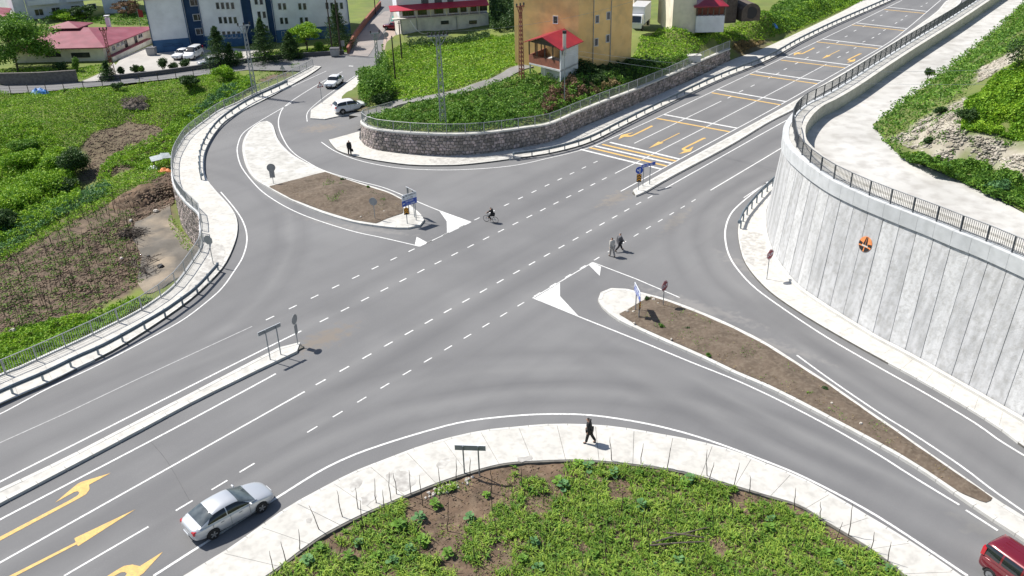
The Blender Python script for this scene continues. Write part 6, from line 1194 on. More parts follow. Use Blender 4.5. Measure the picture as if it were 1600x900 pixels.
def conifer(label, base, h, w, leaf='leaf_dark', n=2600, seed=1, name='fir_tree', group=None, low=.06):
    r_ = np.random.default_rng(seed); o = thing(name, tuple(base), 0, label, 'tree', group); MB().tube([(0, 0, -.2), (0, 0, h*.97)], [.15*h/8+.03, .02], 7).build('trunk', M['bark'], o); P = []
    nb = int(26+h*4); per = n//nb
    for k in range(nb):
        t = (k+r_.random())/nb; z = h*(low+(1-low)*t); L = w/2*(1-t)**.85*r_.uniform(.7, 1.15)+.08; a_ = k*2.4+r_.uniform(-.3, .3); u = r_.random(per)**.7
        P.append(np.stack([np.cos(a_)*L*u+r_.normal(0, .16*L+.05, per), np.sin(a_)*L*u+r_.normal(0, .16*L+.05, per), z-L*.35*u+r_.normal(0, .10+.04*L, per)], 1))
    leafobj('crown', np.vstack(P), .24, M[leaf], o, seed, asp=.4); return o
def bush(label, base, w, h, leaf, n=900, seed=1, name='bush', size=.2, group=None, dp=None):
    r_ = np.random.default_rng(seed); o = thing(name, tuple(base), 0, label, 'bush', group); st_ = MB()
    for k in range(5): a_ = r_.uniform(0, 6.28); st_.tube([(0, 0, -.15), (math.cos(a_)*w*.25, math.sin(a_)*w*.25, h*.7)], [.03, .01], 5)
    st_.build('stem', M['bark'], o); ks = 9; P = []
    for k in range(ks): a_, rr = r_.uniform(0, 6.28), r_.uniform(0, .32)*w; P.append(blob(n//ks, (math.cos(a_)*rr, math.sin(a_)*rr*(dp or 1), h*r_.uniform(.35, .68)), (w*.25, w*.25*(dp or 1), h*.3), r_, .4))
    P = np.vstack(P); P[:, 2] = np.abs(P[:, 2]); leafobj('foliage', P, size, M[leaf], o, seed); return o
def scatter(poly, n, zf, z0=0., seed=0):        # random ground points in a pixel outline (or world outline)
    r_ = np.random.default_rng(seed); Q = [raycast(x, y, zf, z0)[:2] for x, y in poly]; Q = np.array(Q); lo, hi = Q.min(0), Q.max(0); P = r_.uniform(lo, hi, (n*4, 2)); P = P[inpoly(P, Q)][:n]; return P, np.array(zf(P[:, 0], P[:, 1]))
def mass(name, poly, dens_n, zf, z0, hgt, leaf, size, seed, hs=1.6, asp=.55, clump=None, up=.3):
    """a continuous hummocky mass of foliage, too dense to count"""
    P, z = scatter(poly, dens_n, zf, z0, seed); r_ = np.random.default_rng(seed+1); hn = vnoise(P[:, 0], P[:, 1], hs, seed+3)*.6+vnoise(P[:, 0], P[:, 1], hs*.4, seed+4)*.4
    if clump is not None: k = hn > clump; P, z, hn = P[k], z[k], hn[k]
    sm_ = np.clip((vnoise(P[:, 0], P[:, 1], .55, seed+7)-.3)*2, 0, 1); H_ = hgt*(.06+.65*np.clip((hn-.25)*1.7, 0, 1)+.55*sm_); zz = z+H_*np.sqrt(r_.random(len(P))); return leafobj(name, np.c_[P, zz], size, M[leaf], None, seed, asp, 'stuff', up)
zL_ = zL; flat0 = lambda x, y: np.zeros_like(np.asarray(x, float))+.05
# west field
FW = [(-60, 150), (60, 146), (200, 136), (300, 124), (372, 112), (392, 130), (380, 148), (330, 172), (290, 195), (272, 215), (250, 200), (200, 190), (150, 205), (120, 240), (110, 290), (130, 320), (90, 350), (0, 390), (-120, 420)]
mass('field_grass', FW, 90000, zL, -2, .35, 'leaf_bright', .19, 11, 3.5)
mass('field_weeds', [(0, 200), (60, 190), (110, 240), (130, 310), (90, 345), (30, 372), (-60, 400), (-60, 230)], 26000, zL, -4.5, 1.3, 'leaf_bright', .24, 12, 2.6)
mass('field_weeds', [(270, 190), (330, 150), (392, 118), (398, 135), (372, 158), (330, 182), (285, 215), (270, 260), (235, 265), (180, 262), (170, 282), (150, 290), (170, 250), (230, 225), (262, 205)], 22000, zL, -1.5, .9, 'leaf_bright', .22, 13, 1.8)
mass('field_weeds', [(345, 170), (300, 188), (285, 180), (330, 150), (385, 128), (392, 140)], 6000, zL, -1, .8, 'leaf_blue', .25, 14, 1.4)
mass('young_bean_rows', [(0, 345), (60, 325), (130, 300), (165, 285), (180, 300), (120, 330), (60, 362), (0, 405), (-60, 430), (-60, 380)], 9000, zL, -4.5, .7, 'leaf_blue', .24, 15, 1.2)
mass('garden_weeds', [(165, 285), (220, 262), (262, 262), (258, 275), (200, 305), (120, 345), (0, 412), (0, 395), (100, 345)], 7000, zL, -4, .5, 'leaf_bright', .2, 16, 1.)
mass('garden_weeds', [(0, 525), (60, 505), (150, 492), (200, 470), (240, 468), (160, 515), (100, 545), (0, 590), (-60, 610)], 15000, zL, -4, .55, 'leaf_bright', .2, 17, 1.)
mass('seedlings', [(-60, 420), (0, 395), (120, 345), (215, 290), (262, 262), (262, 270), (215, 330), (205, 350), (225, 440), (150, 488), (0, 528), (-60, 540)], 15000, zL, -4.2, .28, 'leaf_mid', .16, 18, .9, clump=.45)
mass('garden_weeds', [(294, 375), (305, 388), (300, 396), (287, 390), (266, 358), (262, 342), (268, 338)], 500, zL, -4.2, .5, 'leaf_bright', .18, 19, .8)
mass('grass_verge', [(385, 135), (405, 108), (470, 99), (482, 103), (430, 126), (395, 148)], 1500, zL, 0, .2, 'leaf_mid', .18, 20, 1., clump=.5)
# school lawn and back slopes
mass('school_lawn', [(0, 108), (60, 106), (120, 106), (165, 100), (172, 108), (130, 124), (60, 128), (0, 130)], 5000, flat0, 0, .2, 'leaf_bright', .24, 21)
mass('school_lawn', [(395, 86), (450, 80), (540, 70), (545, 82), (470, 88), (400, 94)], 4500, flat0, 0, .35, 'leaf_bright', .24, 22)
mass('back_wood', [(0, 0), (240, 0), (240, -40), (0, -40)], 6000, flat0, 0, 3.5, 'leaf_dark', .5, 23, 4)
mass('back_wood', [(560, -4), (625, -6), (625, -45), (560, -45)], 6000, flat0, 0, 5, 'leaf_dark', .5, 24, 4)
mass('back_grass', [(100, 30), (230, 20), (232, 40), (190, 40), (140, 36)], 3000, flat0, 0, .4, 'leaf_mid', .3, 25)
# centre bank
mass('meadow_grass', [(604, 82), (628, 70), (640, 68), (700, 64), (766, 56), (804, 54), (808, 102), (762, 125), (700, 144), (640, 158), (606, 158), (590, 120)], 40000, zM, 1.5, .45, 'leaf_bright', .26, 31, 3)
mass('meadow_grass', [(985, 95), (1000, 60), (1060, 45), (1130, 46), (1200, 25), (1260, 5), (1350, -15), (1370, -8), (1320, 14), (1260, 42), (1190, 66), (1140, 66), (1090, 80), (1060, 95), (1000, 110)], 42000, zM, 4, .5, 'leaf_bright', .28, 32, 3)
mass('crop_rows', [(1180, 50), (1210, 8), (1260, -8), (1345, -12), (1352, -3), (1310, 14), (1255, 40), (1205, 62)], 16000, zM, 3, .6, 'leaf_mid', .3, 33, 1.4)
mass('bank_shrubs', [(574, 191), (600, 180), (650, 166), (720, 150), (790, 130), (830, 116), (880, 130), (950, 118), (1030, 100), (1090, 88), (1100, 92), (1050, 112), (1000, 132), (950, 151), (900, 170), (860, 187), (800, 200), (740, 206), (680, 207), (620, 204), (590, 200)], 44000, zM, 2.5, 1.0, 'leaf_mid', .24, 34, 1.5)
mass('bank_shrubs', [(700, 185), (760, 160), (800, 175), (810, 190), (760, 197), (700, 200)], 8000, zM, 2.5, 1.5, 'leaf_mid', .26, 35, 1.3)
mass('shaded_ivy', [(880, 122), (905, 103), (985, 96), (1050, 98), (1010, 118), (950, 132), (900, 150)], 14000, zM, 4, .9, 'leaf_dark', .24, 36, 1.4)
mass('dry_scrub', [(845, 165), (870, 135), (920, 140), (935, 150), (890, 165), (850, 185)], 8000, zM, 3, 1.2, 'leaf_red', .22, 37, 1.2)
mass('dry_scrub', [(920, 140), (960, 125), (970, 135), (930, 153)], 2500, zM, 3, 1., 'leaf_dry', .22, 38, 1.2)
mass('dry_scrub', [(1142, 75), (1180, 60), (1195, 66), (1160, 84)], 2500, zM, 2, .5, 'leaf_dry', .2, 39, 1.2)
mass('hedge_foliage', [(585, 112), (600, 95), (608, 110), (600, 150), (618, 158), (575, 170), (560, 160), (565, 135)], 9000, zM, .5, 2.4, 'leaf_mid', .26, 40, 2.)
mass('dark_trees', [(765, 50), (765, 8), (800, -20), (806, 10), (806, 50)], 9000, zM, 1, 3.5, 'leaf_dark', .4, 41, 3)
# right hillside
mass('hill_shrubs', [(1362, 200), (1400, 165), (1440, 135), (1500, 92), (1560, 42), (1605, 0), (1640, -20), (1640, 60), (1575, 84), (1535, 108), (1510, 145), (1480, 168), (1440, 188), (1400, 215), (1410, 245), (1388, 232)], 42000, zR, 8, 1.0, 'leaf_mid', .24, 51, 1.5)
mass('hill_shrubs', [(1400, 240), (1450, 255), (1500, 250), (1540, 262), (1600, 290), (1660, 300), (1660, 360), (1600, 330), (1540, 302), (1500, 283), (1450, 262)], 22000, zR, 8, .8, 'leaf_mid', .2, 52, 1.2)
mass('hill_grass', [(1500, 205), (1505, 165), (1550, 125), (1600, 100), (1680, 90), (1680, 235), (1640, 232), (1600, 222), (1545, 212)], 34000, zR, 10, .7, 'leaf_bright', .22, 53, 1.6)
mass('hill_tufts', [(1400, 215), (1440, 188), (1510, 150), (1510, 210), (1600, 225), (1640, 285), (1560, 270), (1500, 248), (1430, 240)], 5000, zR, 9, .3, 'leaf_mid', .16, 54, .7, clump=.6)
# named trees and bushes
def T(px, py, top, z=.05): b_ = G(px, py, z); return tuple(b_), HT(px, py, top, z)
b_, h = T(28, 112, 22); decid('large broad leafed tree at the far left in front of the red roof', b_, h, 11.5, 'leaf_mid', 15000, 61, clumps=55, leafs=.36, low=.12)
b_, h = T(480, 80, 36); decid('bright green round tree in front of the school', b_, h, 5.2, 'leaf_bright', 4500, 62)
b_, h = T(110, 30, 16); decid('bright green low tree behind the red roof', b_, h, 7, 'leaf_bright', 3500, 63, low=.1)
b_, h = T(135, 30, 8); decid('dark tree behind the red roof by the balconies', b_, h, 5, 'leaf_dark', 3500, 64)
b_, h = T(200, 25, 0); decid('brownish red tree between the white blocks', b_, h, 5, 'leaf_red', 3000, 65, low=.1)
for i, (px, py, top, w, lb) in enumerate(((345, 103, 42, 4.4, 'broad dark fir above the small parked cars'), (415, 96, 28, 3.8, 'tall slender fir at the middle of the school front'), (455, 90, 50, 3.6, 'dark drooping fir right of the slender fir'), (530, 74, 8, 4.2, 'tallest dark fir at the right end of the school'), (362, 102, 68, 2.4, 'small fir against the broad dark fir'), (170, 124, 96, 2.2, 'small fir at the foot of the rusty mast'))):
    b_, h = T(px, py, top); conifer(lb, b_, h, w*(1.45 if i < 4 else 1.3), n=9000 if i < 4 else 3000, seed=70+i)
for i, (px, py, top, w, lf, lb) in enumerate(((97, 112, 96, 2.4, 'leaf_dark', 'round dark bush on the lawn by the cream building'), (122, 112, 86, 1.8, 'leaf_mid', 'cone shaped olive bush on the lawn'), (192, 118, 101, 1.4, 'leaf_dark', 'dark shrub beside the driveway entrance'), (213, 115, 101, 1.5, 'leaf_dark', 'round dark shrub right of the driveway shrub'), (222, 114, 102, 1.4, 'leaf_mid', 'mid green shrub paired with the round dark shrub'), (256, 111, 88, 2.0, 'leaf_dark', 'pointed dark shrub before the school wall'), (272, 109, 97, 1.8, 'leaf_dark', 'low dark shrub beside the pointed shrub'), (288, 107, 90, 2.4, 'leaf_dark', 'large dark shrub in front of the parked hatchback'), (375, 96, 78, 1.8, 'leaf_mid', 'green shrub right of the parked cars'), (500, 82, 60, 2.2, 'leaf_mid', 'loose green shrub before the tallest fir'), (350, 122, 103, 3.6, 'leaf_bright', 'big bright green bush on the field edge by the street'), (297, 132, 117, 3.2, 'leaf_dark', 'low dark green bush on the field edge'), (185, 138, 128, 2., 'leaf_dark', 'small dark bush beside the street fence'), (590, 160, 104, 5.6, 'leaf_mid', 'big bushy hedge behind the white crossover'), (580, 138, 100, 4.2, 'leaf_mid', 'upright hedge bush at the street bend'), (604, 166, 140, 3.6, 'leaf_dark', 'dark end of the hedge by the path'), (810, 82, 60, 2.2, 'leaf_bright', 'green bush at the left foot of the ochre house'))):
    b_, h = T(px, py, top, 0 if i < 13 else .6); bush(lb, b_, w, h, lf, n=1500 if w < 2.6 else 4500, seed=90+i, size=.2 if w < 2.6 else .26)
for i, (px, py, w, h, lf, lb) in enumerate(((118, 272, 4.2, 3.4, 'leaf_dark', 'tall dark bush standing above the red brown plot'), (92, 262, 5.5, 2.4, 'leaf_bright', 'wide bush at the west field left of the tall dark bush'), (70, 300, 6.5, 2.6, 'leaf_bright', 'broad thicket above the blue green bean rows'), (98, 302, 4.0, 2.0, 'leaf_dark', 'dark thicket at the right end of the broad thicket'), (25, 325, 6.0, 2.2, 'leaf_bright', 'broad thicket at the left edge of the west field'), (5, 355, 4, 2.0, 'leaf_dark', 'dark thicket at the left edge by the bean rows'), (35, 262, 5.0, 2.2, 'leaf_bright', 'bright bushy clump in the upper west field'), (45, 235, 4.0, 1.6, 'leaf_mid', 'small bushy clump at the top of the west thicket'))):
    q = raycast(px, py, zL, -4.5); bush(lb, tuple(q), w, h, lf, n=6500, seed=120+i, size=.24)
for i, (px, py, w, h, lf, lb) in enumerate(((1590, 110, 3.4, 3., 'leaf_dark', 'dark bush at the right edge of the hillside'), (1450, 225, .9, .6, 'leaf_dark', 'small shrub on the bare pale slope'), (1432, 248, 1., .6, 'leaf_bright', 'bright tuft low on the bare pale slope'), (1470, 178, 1.2, .7, 'leaf_dark', 'small dark shrub at the top of the pale slope'), (1560, 300, 2.2, 1., 'leaf_blue', 'blue green shrub near the pad edge at right'), (1505, 190, 2., 1.2, 'leaf_dark', 'dark shrub between the slope and the grass'), (1450, 120, 1.3, .9, 'leaf_dark', 'sparse shrub sticking out over the pad'))):
    q = raycast(px, py, zR, 9); bush(lb, tuple(q), w, h, lf, n=900, seed=140+i, size=.18)
# island weeds
def islz(x, y): return np.zeros_like(np.asarray(x, float))+.26
for i, (px, py, w, lb) in enumerate(((514, 296, 1.3, 'green weed clump on the earth mound of the west island'), (520, 312, 1.2, 'dark weed clump below the mound of the west island'), (598, 316, 1.1, 'dark weed clump near the round sign back'), (535, 282, .7, 'small weed by the upper kerb of the west island'), (575, 293, .5, 'tiny weed on the upper side of the west island'), (1011, 468, .55, 'weed beside the octagonal stop sign soil'), (1033, 511, .6, 'dark weed in the middle of the east island head'), (1076, 516, .65, 'green weed clump on the east island'), (1107, 556, .5, 'low weed by the lower kerb of the east island'), (1288, 609, .5, 'dark weed in the narrow part of the east island'), (1266, 616, .45, 'small weed left of the narrow part weed'))):
    bush(lb, tuple(G(px, py, .22)), w, w*.42, 'leaf_mid' if i % 2 == 0 else 'leaf_dark', n=260, seed=160+i, size=.10, name='weed')
mass('island_weeds', [(440, 292), (505, 272), (600, 302), (628, 320), (600, 338), (560, 340), (480, 318)], 1500, islz, 0, .2, 'leaf_dry', .09, 170, .7, clump=.5)
mass('island_weeds', [(980, 488), (1015, 465), (1100, 495), (1300, 608), (1500, 748), (1530, 780), (1330, 665), (1100, 552), (1000, 508)], 2500, islz, 0, .14, 'leaf_dry', .08, 171, .6, clump=.52)

# ---------------------------------------------------------------- foreground garden plants
def blades(C_, nb, ln, wd, m, name, seed, par=None, kind='stuff', spread=.8):
    r_ = np.random.default_rng(seed); n = len(C_); V, Fc = [], []; k = 0
    a_ = r_.uniform(0, 2*math.pi, (n, nb)); L = ln*r_.uniform(.6, 1.3, (n, nb)); e_ = r_.uniform(.5, 1.3, (n, nb)); w = wd*r_.uniform(.7, 1.2, (n, nb)); sc = r_.uniform(.6, 1.3, (n, 1))
    d = np.stack([np.cos(a_), np.sin(a_)], -1); pr = np.stack([-np.sin(a_), np.cos(a_)], -1); L = L*sc
    hx, hz = np.cos(e_)*L, np.sin(e_)*L; c = np.asarray(C_)[:, None, :]
    def pt(t, s, zt): xy = c[..., :2]+d*(hx*t)[..., None]+pr*(w*s)[..., None]; return np.concatenate([xy, (c[..., 2]+hz*zt)[..., None]], -1)
    Q = np.stack([pt(.0, -.35, 0), pt(.0, .35, 0), pt(.45, .5, .62), pt(.45, -.5, .62), pt(1., 0., .55)], 2).reshape(-1, 3)
    n5 = n*nb; b0 = np.arange(n5)[:, None]*5; F1 = b0+np.array([0, 1, 2, 3]); F2 = b0+np.array([3, 2, 4, 4])
    me = bpy.data.meshes.new(name); me.from_pydata([], [], [])
    T3 = np.vstack([b0+np.array([0, 1, 2]), b0+np.array([0, 2, 3]), b0+np.array([3, 2, 4])]); return npmesh(name, Q, T3, m, par, kind)
gpx = [(405, 915), (470, 872), (500, 850), (560, 818), (620, 786), (700, 760), (765, 738), (800, 730), (907, 726), (1000, 733), (1100, 752), (1200, 782), (1287, 820), (1375, 876), (1440, 930)]
P, z = scatter(gpx+[(1440, 1000), (380, 1000)], 9500, zG, 0, 181); x_, y_ = PJ(np.c_[P, z]); dn_ = vnoise(P[:, 0], P[:, 1], 1.5, 5)
right = x_ > 780+ (y_-760)*.05; k1 = (right & (dn_ > .24)) | (~right & (dn_ > .56)) | ((y_ > 840) & (x_ < 700) & (dn_ > .34)) | ((y_ < 800) & (x_ < 760) & (dn_ > .70)); k1 &= ~((x_ > 690) & (x_ < 800) & (dn_ < .72)); PP = np.c_[P, z][k1]
r_ = np.random.default_rng(5); ty = r_.random(len(PP)); blades(PP[ty < .72], 7, .50, .040, M['leaf_maize'], 'maize_seedlings', 182); blades(PP[ty >= .72], 9, .32, .075, M['leaf_mid'], 'leafy_weeds', 183)
P2, z2 = scatter(gpx+[(1440, 1000), (380, 1000)], 26000, zG, 0, 184); x2, y2 = PJ(np.c_[P2, z2]); dn2 = vnoise(P2[:, 0], P2[:, 1], 1.1, 15); k2 = ((x2 > 780) & (dn2 > .38)) | (dn2 > .58); k2 &= ~((x2 > 640) & (x2 < 790) & (y2 < 850) & (dn2 < .8)); leafobj('ground_weeds', np.c_[P2, z2+.03+.1*np.random.default_rng(1).random(len(P2))][k2], .10, M['leaf_maize'], None, 185, .5, 'stuff')
P3, z3 = scatter(gpx+[(1440, 1000), (380, 1000)], 3000, zG, 0, 186); leafobj('dry_stalks', np.c_[P3, z3+.03], .22, M['leaf_dry'], None, 187, .12, 'stuff')
# broad leaved kale plants, each one a plant
def kale(px, py, w, leaf, lb, seed):
    r_ = np.random.default_rng(seed); q = raycast(px, py, zG, 0); o = thing('kale_plant', tuple(q), 0, lb, 'plant', 'broad leaved plants in the south garden'); MB().tube([(0, 0, -.05), (0, 0, w*.35)], [.02, .012], 5).build('stem', M['leaf_mid'], o)
    w *= 1.25
    for k in range(14):
        a_ = k*2.4+r_.uniform(-.4, .4); L = w*.5*r_.uniform(.6, 1.1)*(1-.03*k); z0 = w*(.05+.022*k); e_ = .2+.075*k; d = np.array([math.cos(a_), math.sin(a_), 0]); n_ = np.array([-d[1], d[0], 0]); V = []
        for t, ww in ((0, .03), (.3, .10), (.6, .34), (.85, .30), (1., .08)): c = d*L*t*math.cos(e_*.6)+np.array([0, 0, z0+L*t*math.sin(e_)-L*t*t*.35]); V += [tuple(c-n_*L*ww+[0, 0, .12*L*ww]), tuple(c), tuple(c+n_*L*ww+[0, 0, .12*L*ww])]
        MB().add(V, [(i*3+j, i*3+j+1, i*3+j+4, i*3+j+3) for i in range(4) for j in range(2)]).build('leaf', M[leaf], o)
KL_ = [(680, 792, .75), (655, 812, .8), (625, 825, .85), (735, 812, .7), (500, 862, .8), (483, 880, .8), (590, 872, .7), (615, 880, .7), (660, 850, .8), (640, 862, .7), (700, 868, .7), (920, 733, .8), (905, 728, .7), (960, 742, .7), (1000, 742, .6), (1078, 752, .85), (1070, 760, .7), (880, 762, .8), (872, 755, .7), (1002, 795, .9), (985, 828, .6), (835, 850, .7), (818, 878, .7), (842, 890, .7), (1200, 830, .8), (1205, 815, .6), (1290, 870, .7), (1310, 885, .6), (1150, 842, .5), (1390, 893, .6), (930, 870, .6), (1060, 880, .7), (545, 872, .7), (560, 850, .6), (760, 775, .5), (1020, 885, .5)]
for i, (px, py, w) in enumerate(KL_): kale(px, py, w, 'leaf_blue' if i % 2 else 'leaf_mid', 'broad leaved kale plant among the seedlings of the south garden', 200+i)
# bean poles
def pole_mesh(seed):
    r_ = random.Random(seed); x = y = 0; P = []
    for k in range(6): P.append((x, y, k*.36-.1)); x += r_.uniform(-.05, .05); y += r_.uniform(-.05, .05)
    return MB().tube(P, [.027, .025, .022, .02, .016, .008], 5)
protos = []
for s in range(6): o = pole_mesh(s).build('bean_pole', M['stick'], None); protos.append(o)
pcount = 0
def pole(q, h, label, grp, s):
    global pcount
    src = protos[s % 6]; o = src if s < 6 and src.get('label') is None else src.copy()
    if o is not src: C.objects.link(o)
    o.location = tuple(q); r_ = random.Random(s*7+1); o.rotation_euler = (r_.uniform(-.13, .13), r_.uniform(-.13, .13), r_.uniform(0, 6)); o.scale = (1.0, 1.0, h/1.75); tag(o, label, 'pole', grp); pcount += 1
gpoles = [(427, 893), (470, 862), (447, 880), (500, 830), (537, 812), (530, 868), (560, 800), (565, 822), (587, 790), (601, 800), (612, 785), (620, 775), (642, 776), (660, 790), (690, 768), (713, 752), (735, 745), (768, 770), (770, 800), (778, 850), (815, 765), (850, 790), (905, 860), (912, 790), (935, 812), (957, 722), (1000, 728), (1042, 735), (1105, 745), (1108, 750), (1145, 765), (1172, 772), (1240, 795), (1282, 812), (1325, 838), (1360, 862), (1385, 880), (1228, 850), (1145, 815), (1115, 835), (1045, 800), (1003, 838), (1015, 865), (985, 860), (1032, 852), (1175, 848), (1250, 862), (850, 868), (830, 855), (870, 900), (700, 830), (655, 870), (745, 880), (1090, 890), (1300, 860), (1335, 895), (948, 890), (910, 895), (1060, 820), (970, 800)]
s = 0
for px, py in gpoles:
    pole(raycast(px, py, zG, 0), random.uniform(1.2, 2.2), 'thin dark wooden bean pole stuck in the south garden', 'bean poles in the south garden', s); s += 1
P4, z4 = scatter([(0, 375), (60, 350), (150, 310), (205, 310), (225, 345), (222, 440), (150, 486), (0, 525), (-20, 540)], 195, zL, -4.2, 191)
for (x, y), z_ in zip(P4, z4): pole((x, y, z_), random.uniform(1.2, 2.2), 'thin dark wooden bean pole in the terraced west garden', 'bean poles in the west garden', s); s += 1
# fallen trellis poles in the south garden
for a_, b_, lb in (((1018, 858), (1103, 836), 'long pale pole lying across the seedlings'), ((1040, 842), (1100, 852), 'dark pole lying crosswise under the pale pole'), ((1015, 862), (1100, 858), 'lower dark pole lying beside the pale pole')):
    p0, p1 = raycast(*a_, zG, 0), raycast(*b_, zG, 0); o = MB().tube([(0, 0, .42), tuple((p1-p0)*.5+[0, 0, .5]), tuple(p1-p0+[0, 0, .5])], [.045, .04, .03], 6).build('fallen_pole', M['wood'], None, loc=tuple(p0)); tag(o, lb, 'pole')
# heaps, stones, rubbish
def heap(name, label, px, py, zf, z0, w, d, h, mat, seed, cat='heap', az=0):
    r_ = np.random.default_rng(seed); q = raycast(px, py, zf, z0); n = 26; xs, ys = np.meshgrid(np.linspace(-1, 1, n), np.linspace(-1, 1, n)); rr = np.hypot(xs, ys); z = np.clip(1-rr**1.6, 0, 1)*h*(.6+.8*vnoise(xs*w+seed, ys*d, .35, seed)); z[rr > 1] = -.2
    V = np.stack([xs*w/2*math.cos(az)-ys*d/2*math.sin(az), xs*w/2*math.sin(az)+ys*d/2*math.cos(az), z-.05], -1).reshape(-1, 3); Fc = [(i*n+j, i*n+j+1, (i+1)*n+j+1, (i+1)*n+j) for i in range(n-1) for j in range(n-1)]
    o = npmesh(name, V, Fc, mat); o.location = tuple(q); return tag(o, label, cat)
heap('earth_bank', 'dark crumbly earth bank above the garden by the stone wall', 235, 308, zL, -4, 9, 4.2, 1.3, M['soilw'], 1, az=.5)
heap('brush_pile', 'grey brush pile in the middle of the west field', 210, 165, zL, -2, 4.2, 2.2, .8, M['wood'], 2)
def sticks(name, label, px, py, zf, z0, r, n, ln, seed, m='wood'):
    r_ = random.Random(seed); q = raycast(px, py, zf, z0); mb = MB()
    for k in range(n): a_ = r_.uniform(0, 3.14); c = (r_.uniform(-r, r), r_.uniform(-r, r)*.7, r_.uniform(.05, .4)); l = ln*r_.uniform(.5, 1.2)/2; mb.tube([(c[0]-math.cos(a_)*l, c[1]-math.sin(a_)*l, c[2]-r_.uniform(0, .1)), (c[0]+math.cos(a_)*l, c[1]+math.sin(a_)*l, c[2]+r_.uniform(0, .3))], .03, 4)
    return tag(mb.build(name, M[m], None, loc=tuple(q)), label, 'pile')
sticks('stick_pile', 'dark heap of cut branches beside the dusty track', 207, 368, zL, -4.2, 1.1, 60, 1.6, 3, 'stick'); sticks('timber_pile', 'scattered old boards and logs below the branch heap', 218, 412, zL, -4.2, 1.2, 22, 1.8, 4); sticks('timber_pile', 'blackened broken timber near the garden railing', 232, 428, zL, -4.2, .9, 18, 1.2, 5, 'stick')
rk = random.Random(9)
def rock(q, s, m, label=None, grp=None, name='stone'):
    V = []; mb = MB(); a0 = rk.uniform(0, 6)
    for z_, r in ((-.3, .8), (.25, 1.), (.7, .6)):
        for k in range(6): a_ = a0+k*math.pi/3; V.append((math.cos(a_)*r*s*rk.uniform(.75, 1.2), math.sin(a_)*r*s*rk.uniform(.75, 1.2), z_*s))
    Fc = [(i*6+j, i*6+(j+1) % 6, (i+1)*6+(j+1) % 6, (i+1)*6+j) for i in range(2) for j in range(6)]+[tuple(12+j for j in range(6))]
    o = mb.add(V, Fc).build(name, m, None, loc=tuple(q)); return tag(o, label, 'stone', grp)
for k in range(46):
    t = rk.random(); px, py = 668+t*70+rk.uniform(-4, 4), 771-t*24+rk.uniform(-2, 8); rock(raycast(px, py, zG, 0)+[0, 0, .02], rk.uniform(.05, .12), M['pale'], 'small pale stone heaped along the edge of the south footpath', 'pale stones by the south garden edge')
for px, py, s_ in ((980, 486), (990, 487), (1021, 468), (1028, 474), (1025, 477), (991, 505), (564, 339), (600, 330), (1090, 524), (1112, 545), (1049, 530), (830, 725)) and [(980, 486, .13), (990, 487, .12), (1021, 468, .16), (1028, 474, .1), (991, 505, .1), (564, 339, .1), (600, 330, .09), (1090, 524, .1), (1049, 530, .09), (1345, 662, .12), (1300, 630, .09)]: rock(G(px, py, .28), s_, M['pale'], 'pale stone lying on the soil of a traffic island', 'pale stones on the island soil')
for px, py, s_, lb in ((252, 418, .35, 'dark boulder on the sandy patch of the track'), (232, 402, .22, 'smaller dark stone on the sandy patch'), (244, 331, .3, 'white stone at the foot of the earth bank'), (205, 346, .25, 'pale stone left of the track above the branch heap'), (20, 518, .28, 'white stone at the left edge of the west garden'), (222, 472, .3, 'black lump beside the garden railing'), (190, 405, .2, 'small whitish stone among the seedlings left of the boards')): rock(raycast(px, py, zL, -4.2)+[0, 0, .05], s_, M['pale' if 'whit' in lb or 'pale' in lb else 'dark'], lb, None)
rock(G(574, 134, .2)+[0, 0, .1], .5, M['pale'], 'broken concrete lump at the foot of the hedge bush'); 
# lean-to with sheet roof by the west wall
M['sheetp'] = pm('faded_sheet', (.34, .38, .40), (.26, .29, .30), 3, .6)
q = raycast(255, 262, zL, -3.6); lt = thing('lean_to_shelter', tuple(q), .5, 'small shelter of pale sheets propped by the west stone wall', 'shelter')
for x, y in ((-1.3, -.6), (1.0, -.6), (-1.3, .8), (1.0, .8)): MB().tube([(x, y, -.2), (x, y, 1.5)], .05, 5).build('post', M['stick'], lt)
MB().hexa([(-1.7, -1, 1.45), (.2, -1, 1.55), (.2, 1.1, 1.75), (-1.7, 1.1, 1.6), (-1.7, -1, 1.49), (.2, -1, 1.59), (.2, 1.1, 1.79), (-1.7, 1.1, 1.64)]).build('sheet', M['sheetp'], lt); MB().hexa([(.1, -.9, 1.62), (1.6, -.8, 1.45), (1.5, 1.1, 1.75), (.1, 1.2, 1.9), (.1, -.9, 1.66), (1.6, -.8, 1.49), (1.5, 1.1, 1.79), (.1, 1.2, 1.94)]).build('sheet', M['sheetp'], lt); lt.scale = (.7, .7, .8)
for px, py, w, d, m_, lb in ((240, 264, 1.8, .9, 'signw', 'crumpled white sheet lying below the shelter'), (257, 268, 1.9, 1.0, 'orange', 'crumpled orange sheet beside the white sheet')): heap('plastic_sheet', lb, px, py, zL, -3.6, w, d, .45, M[m_], int(px), 'sheet')
M['tarp'] = pm('blue_tarp', (.05, .22, .55), (.03, .14, .40), 3, .5); M['teal'] = pm('teal_sheet', (.02, .35, .28), (.02, .25, .2), 3, .6)
heap('blue_tarpaulin', 'crumpled blue tarpaulin beside the street fence at left', 62, 146, zL, -.6, 3.0, 1.6, .8, M['tarp'], 5, 'sheet'); heap('plastic_sheet', 'light blue sheet in the crop field near the highway', 1206, 41, zM, 3, 1.9, 1.1, .6, M['tarp'], 6, 'sheet')
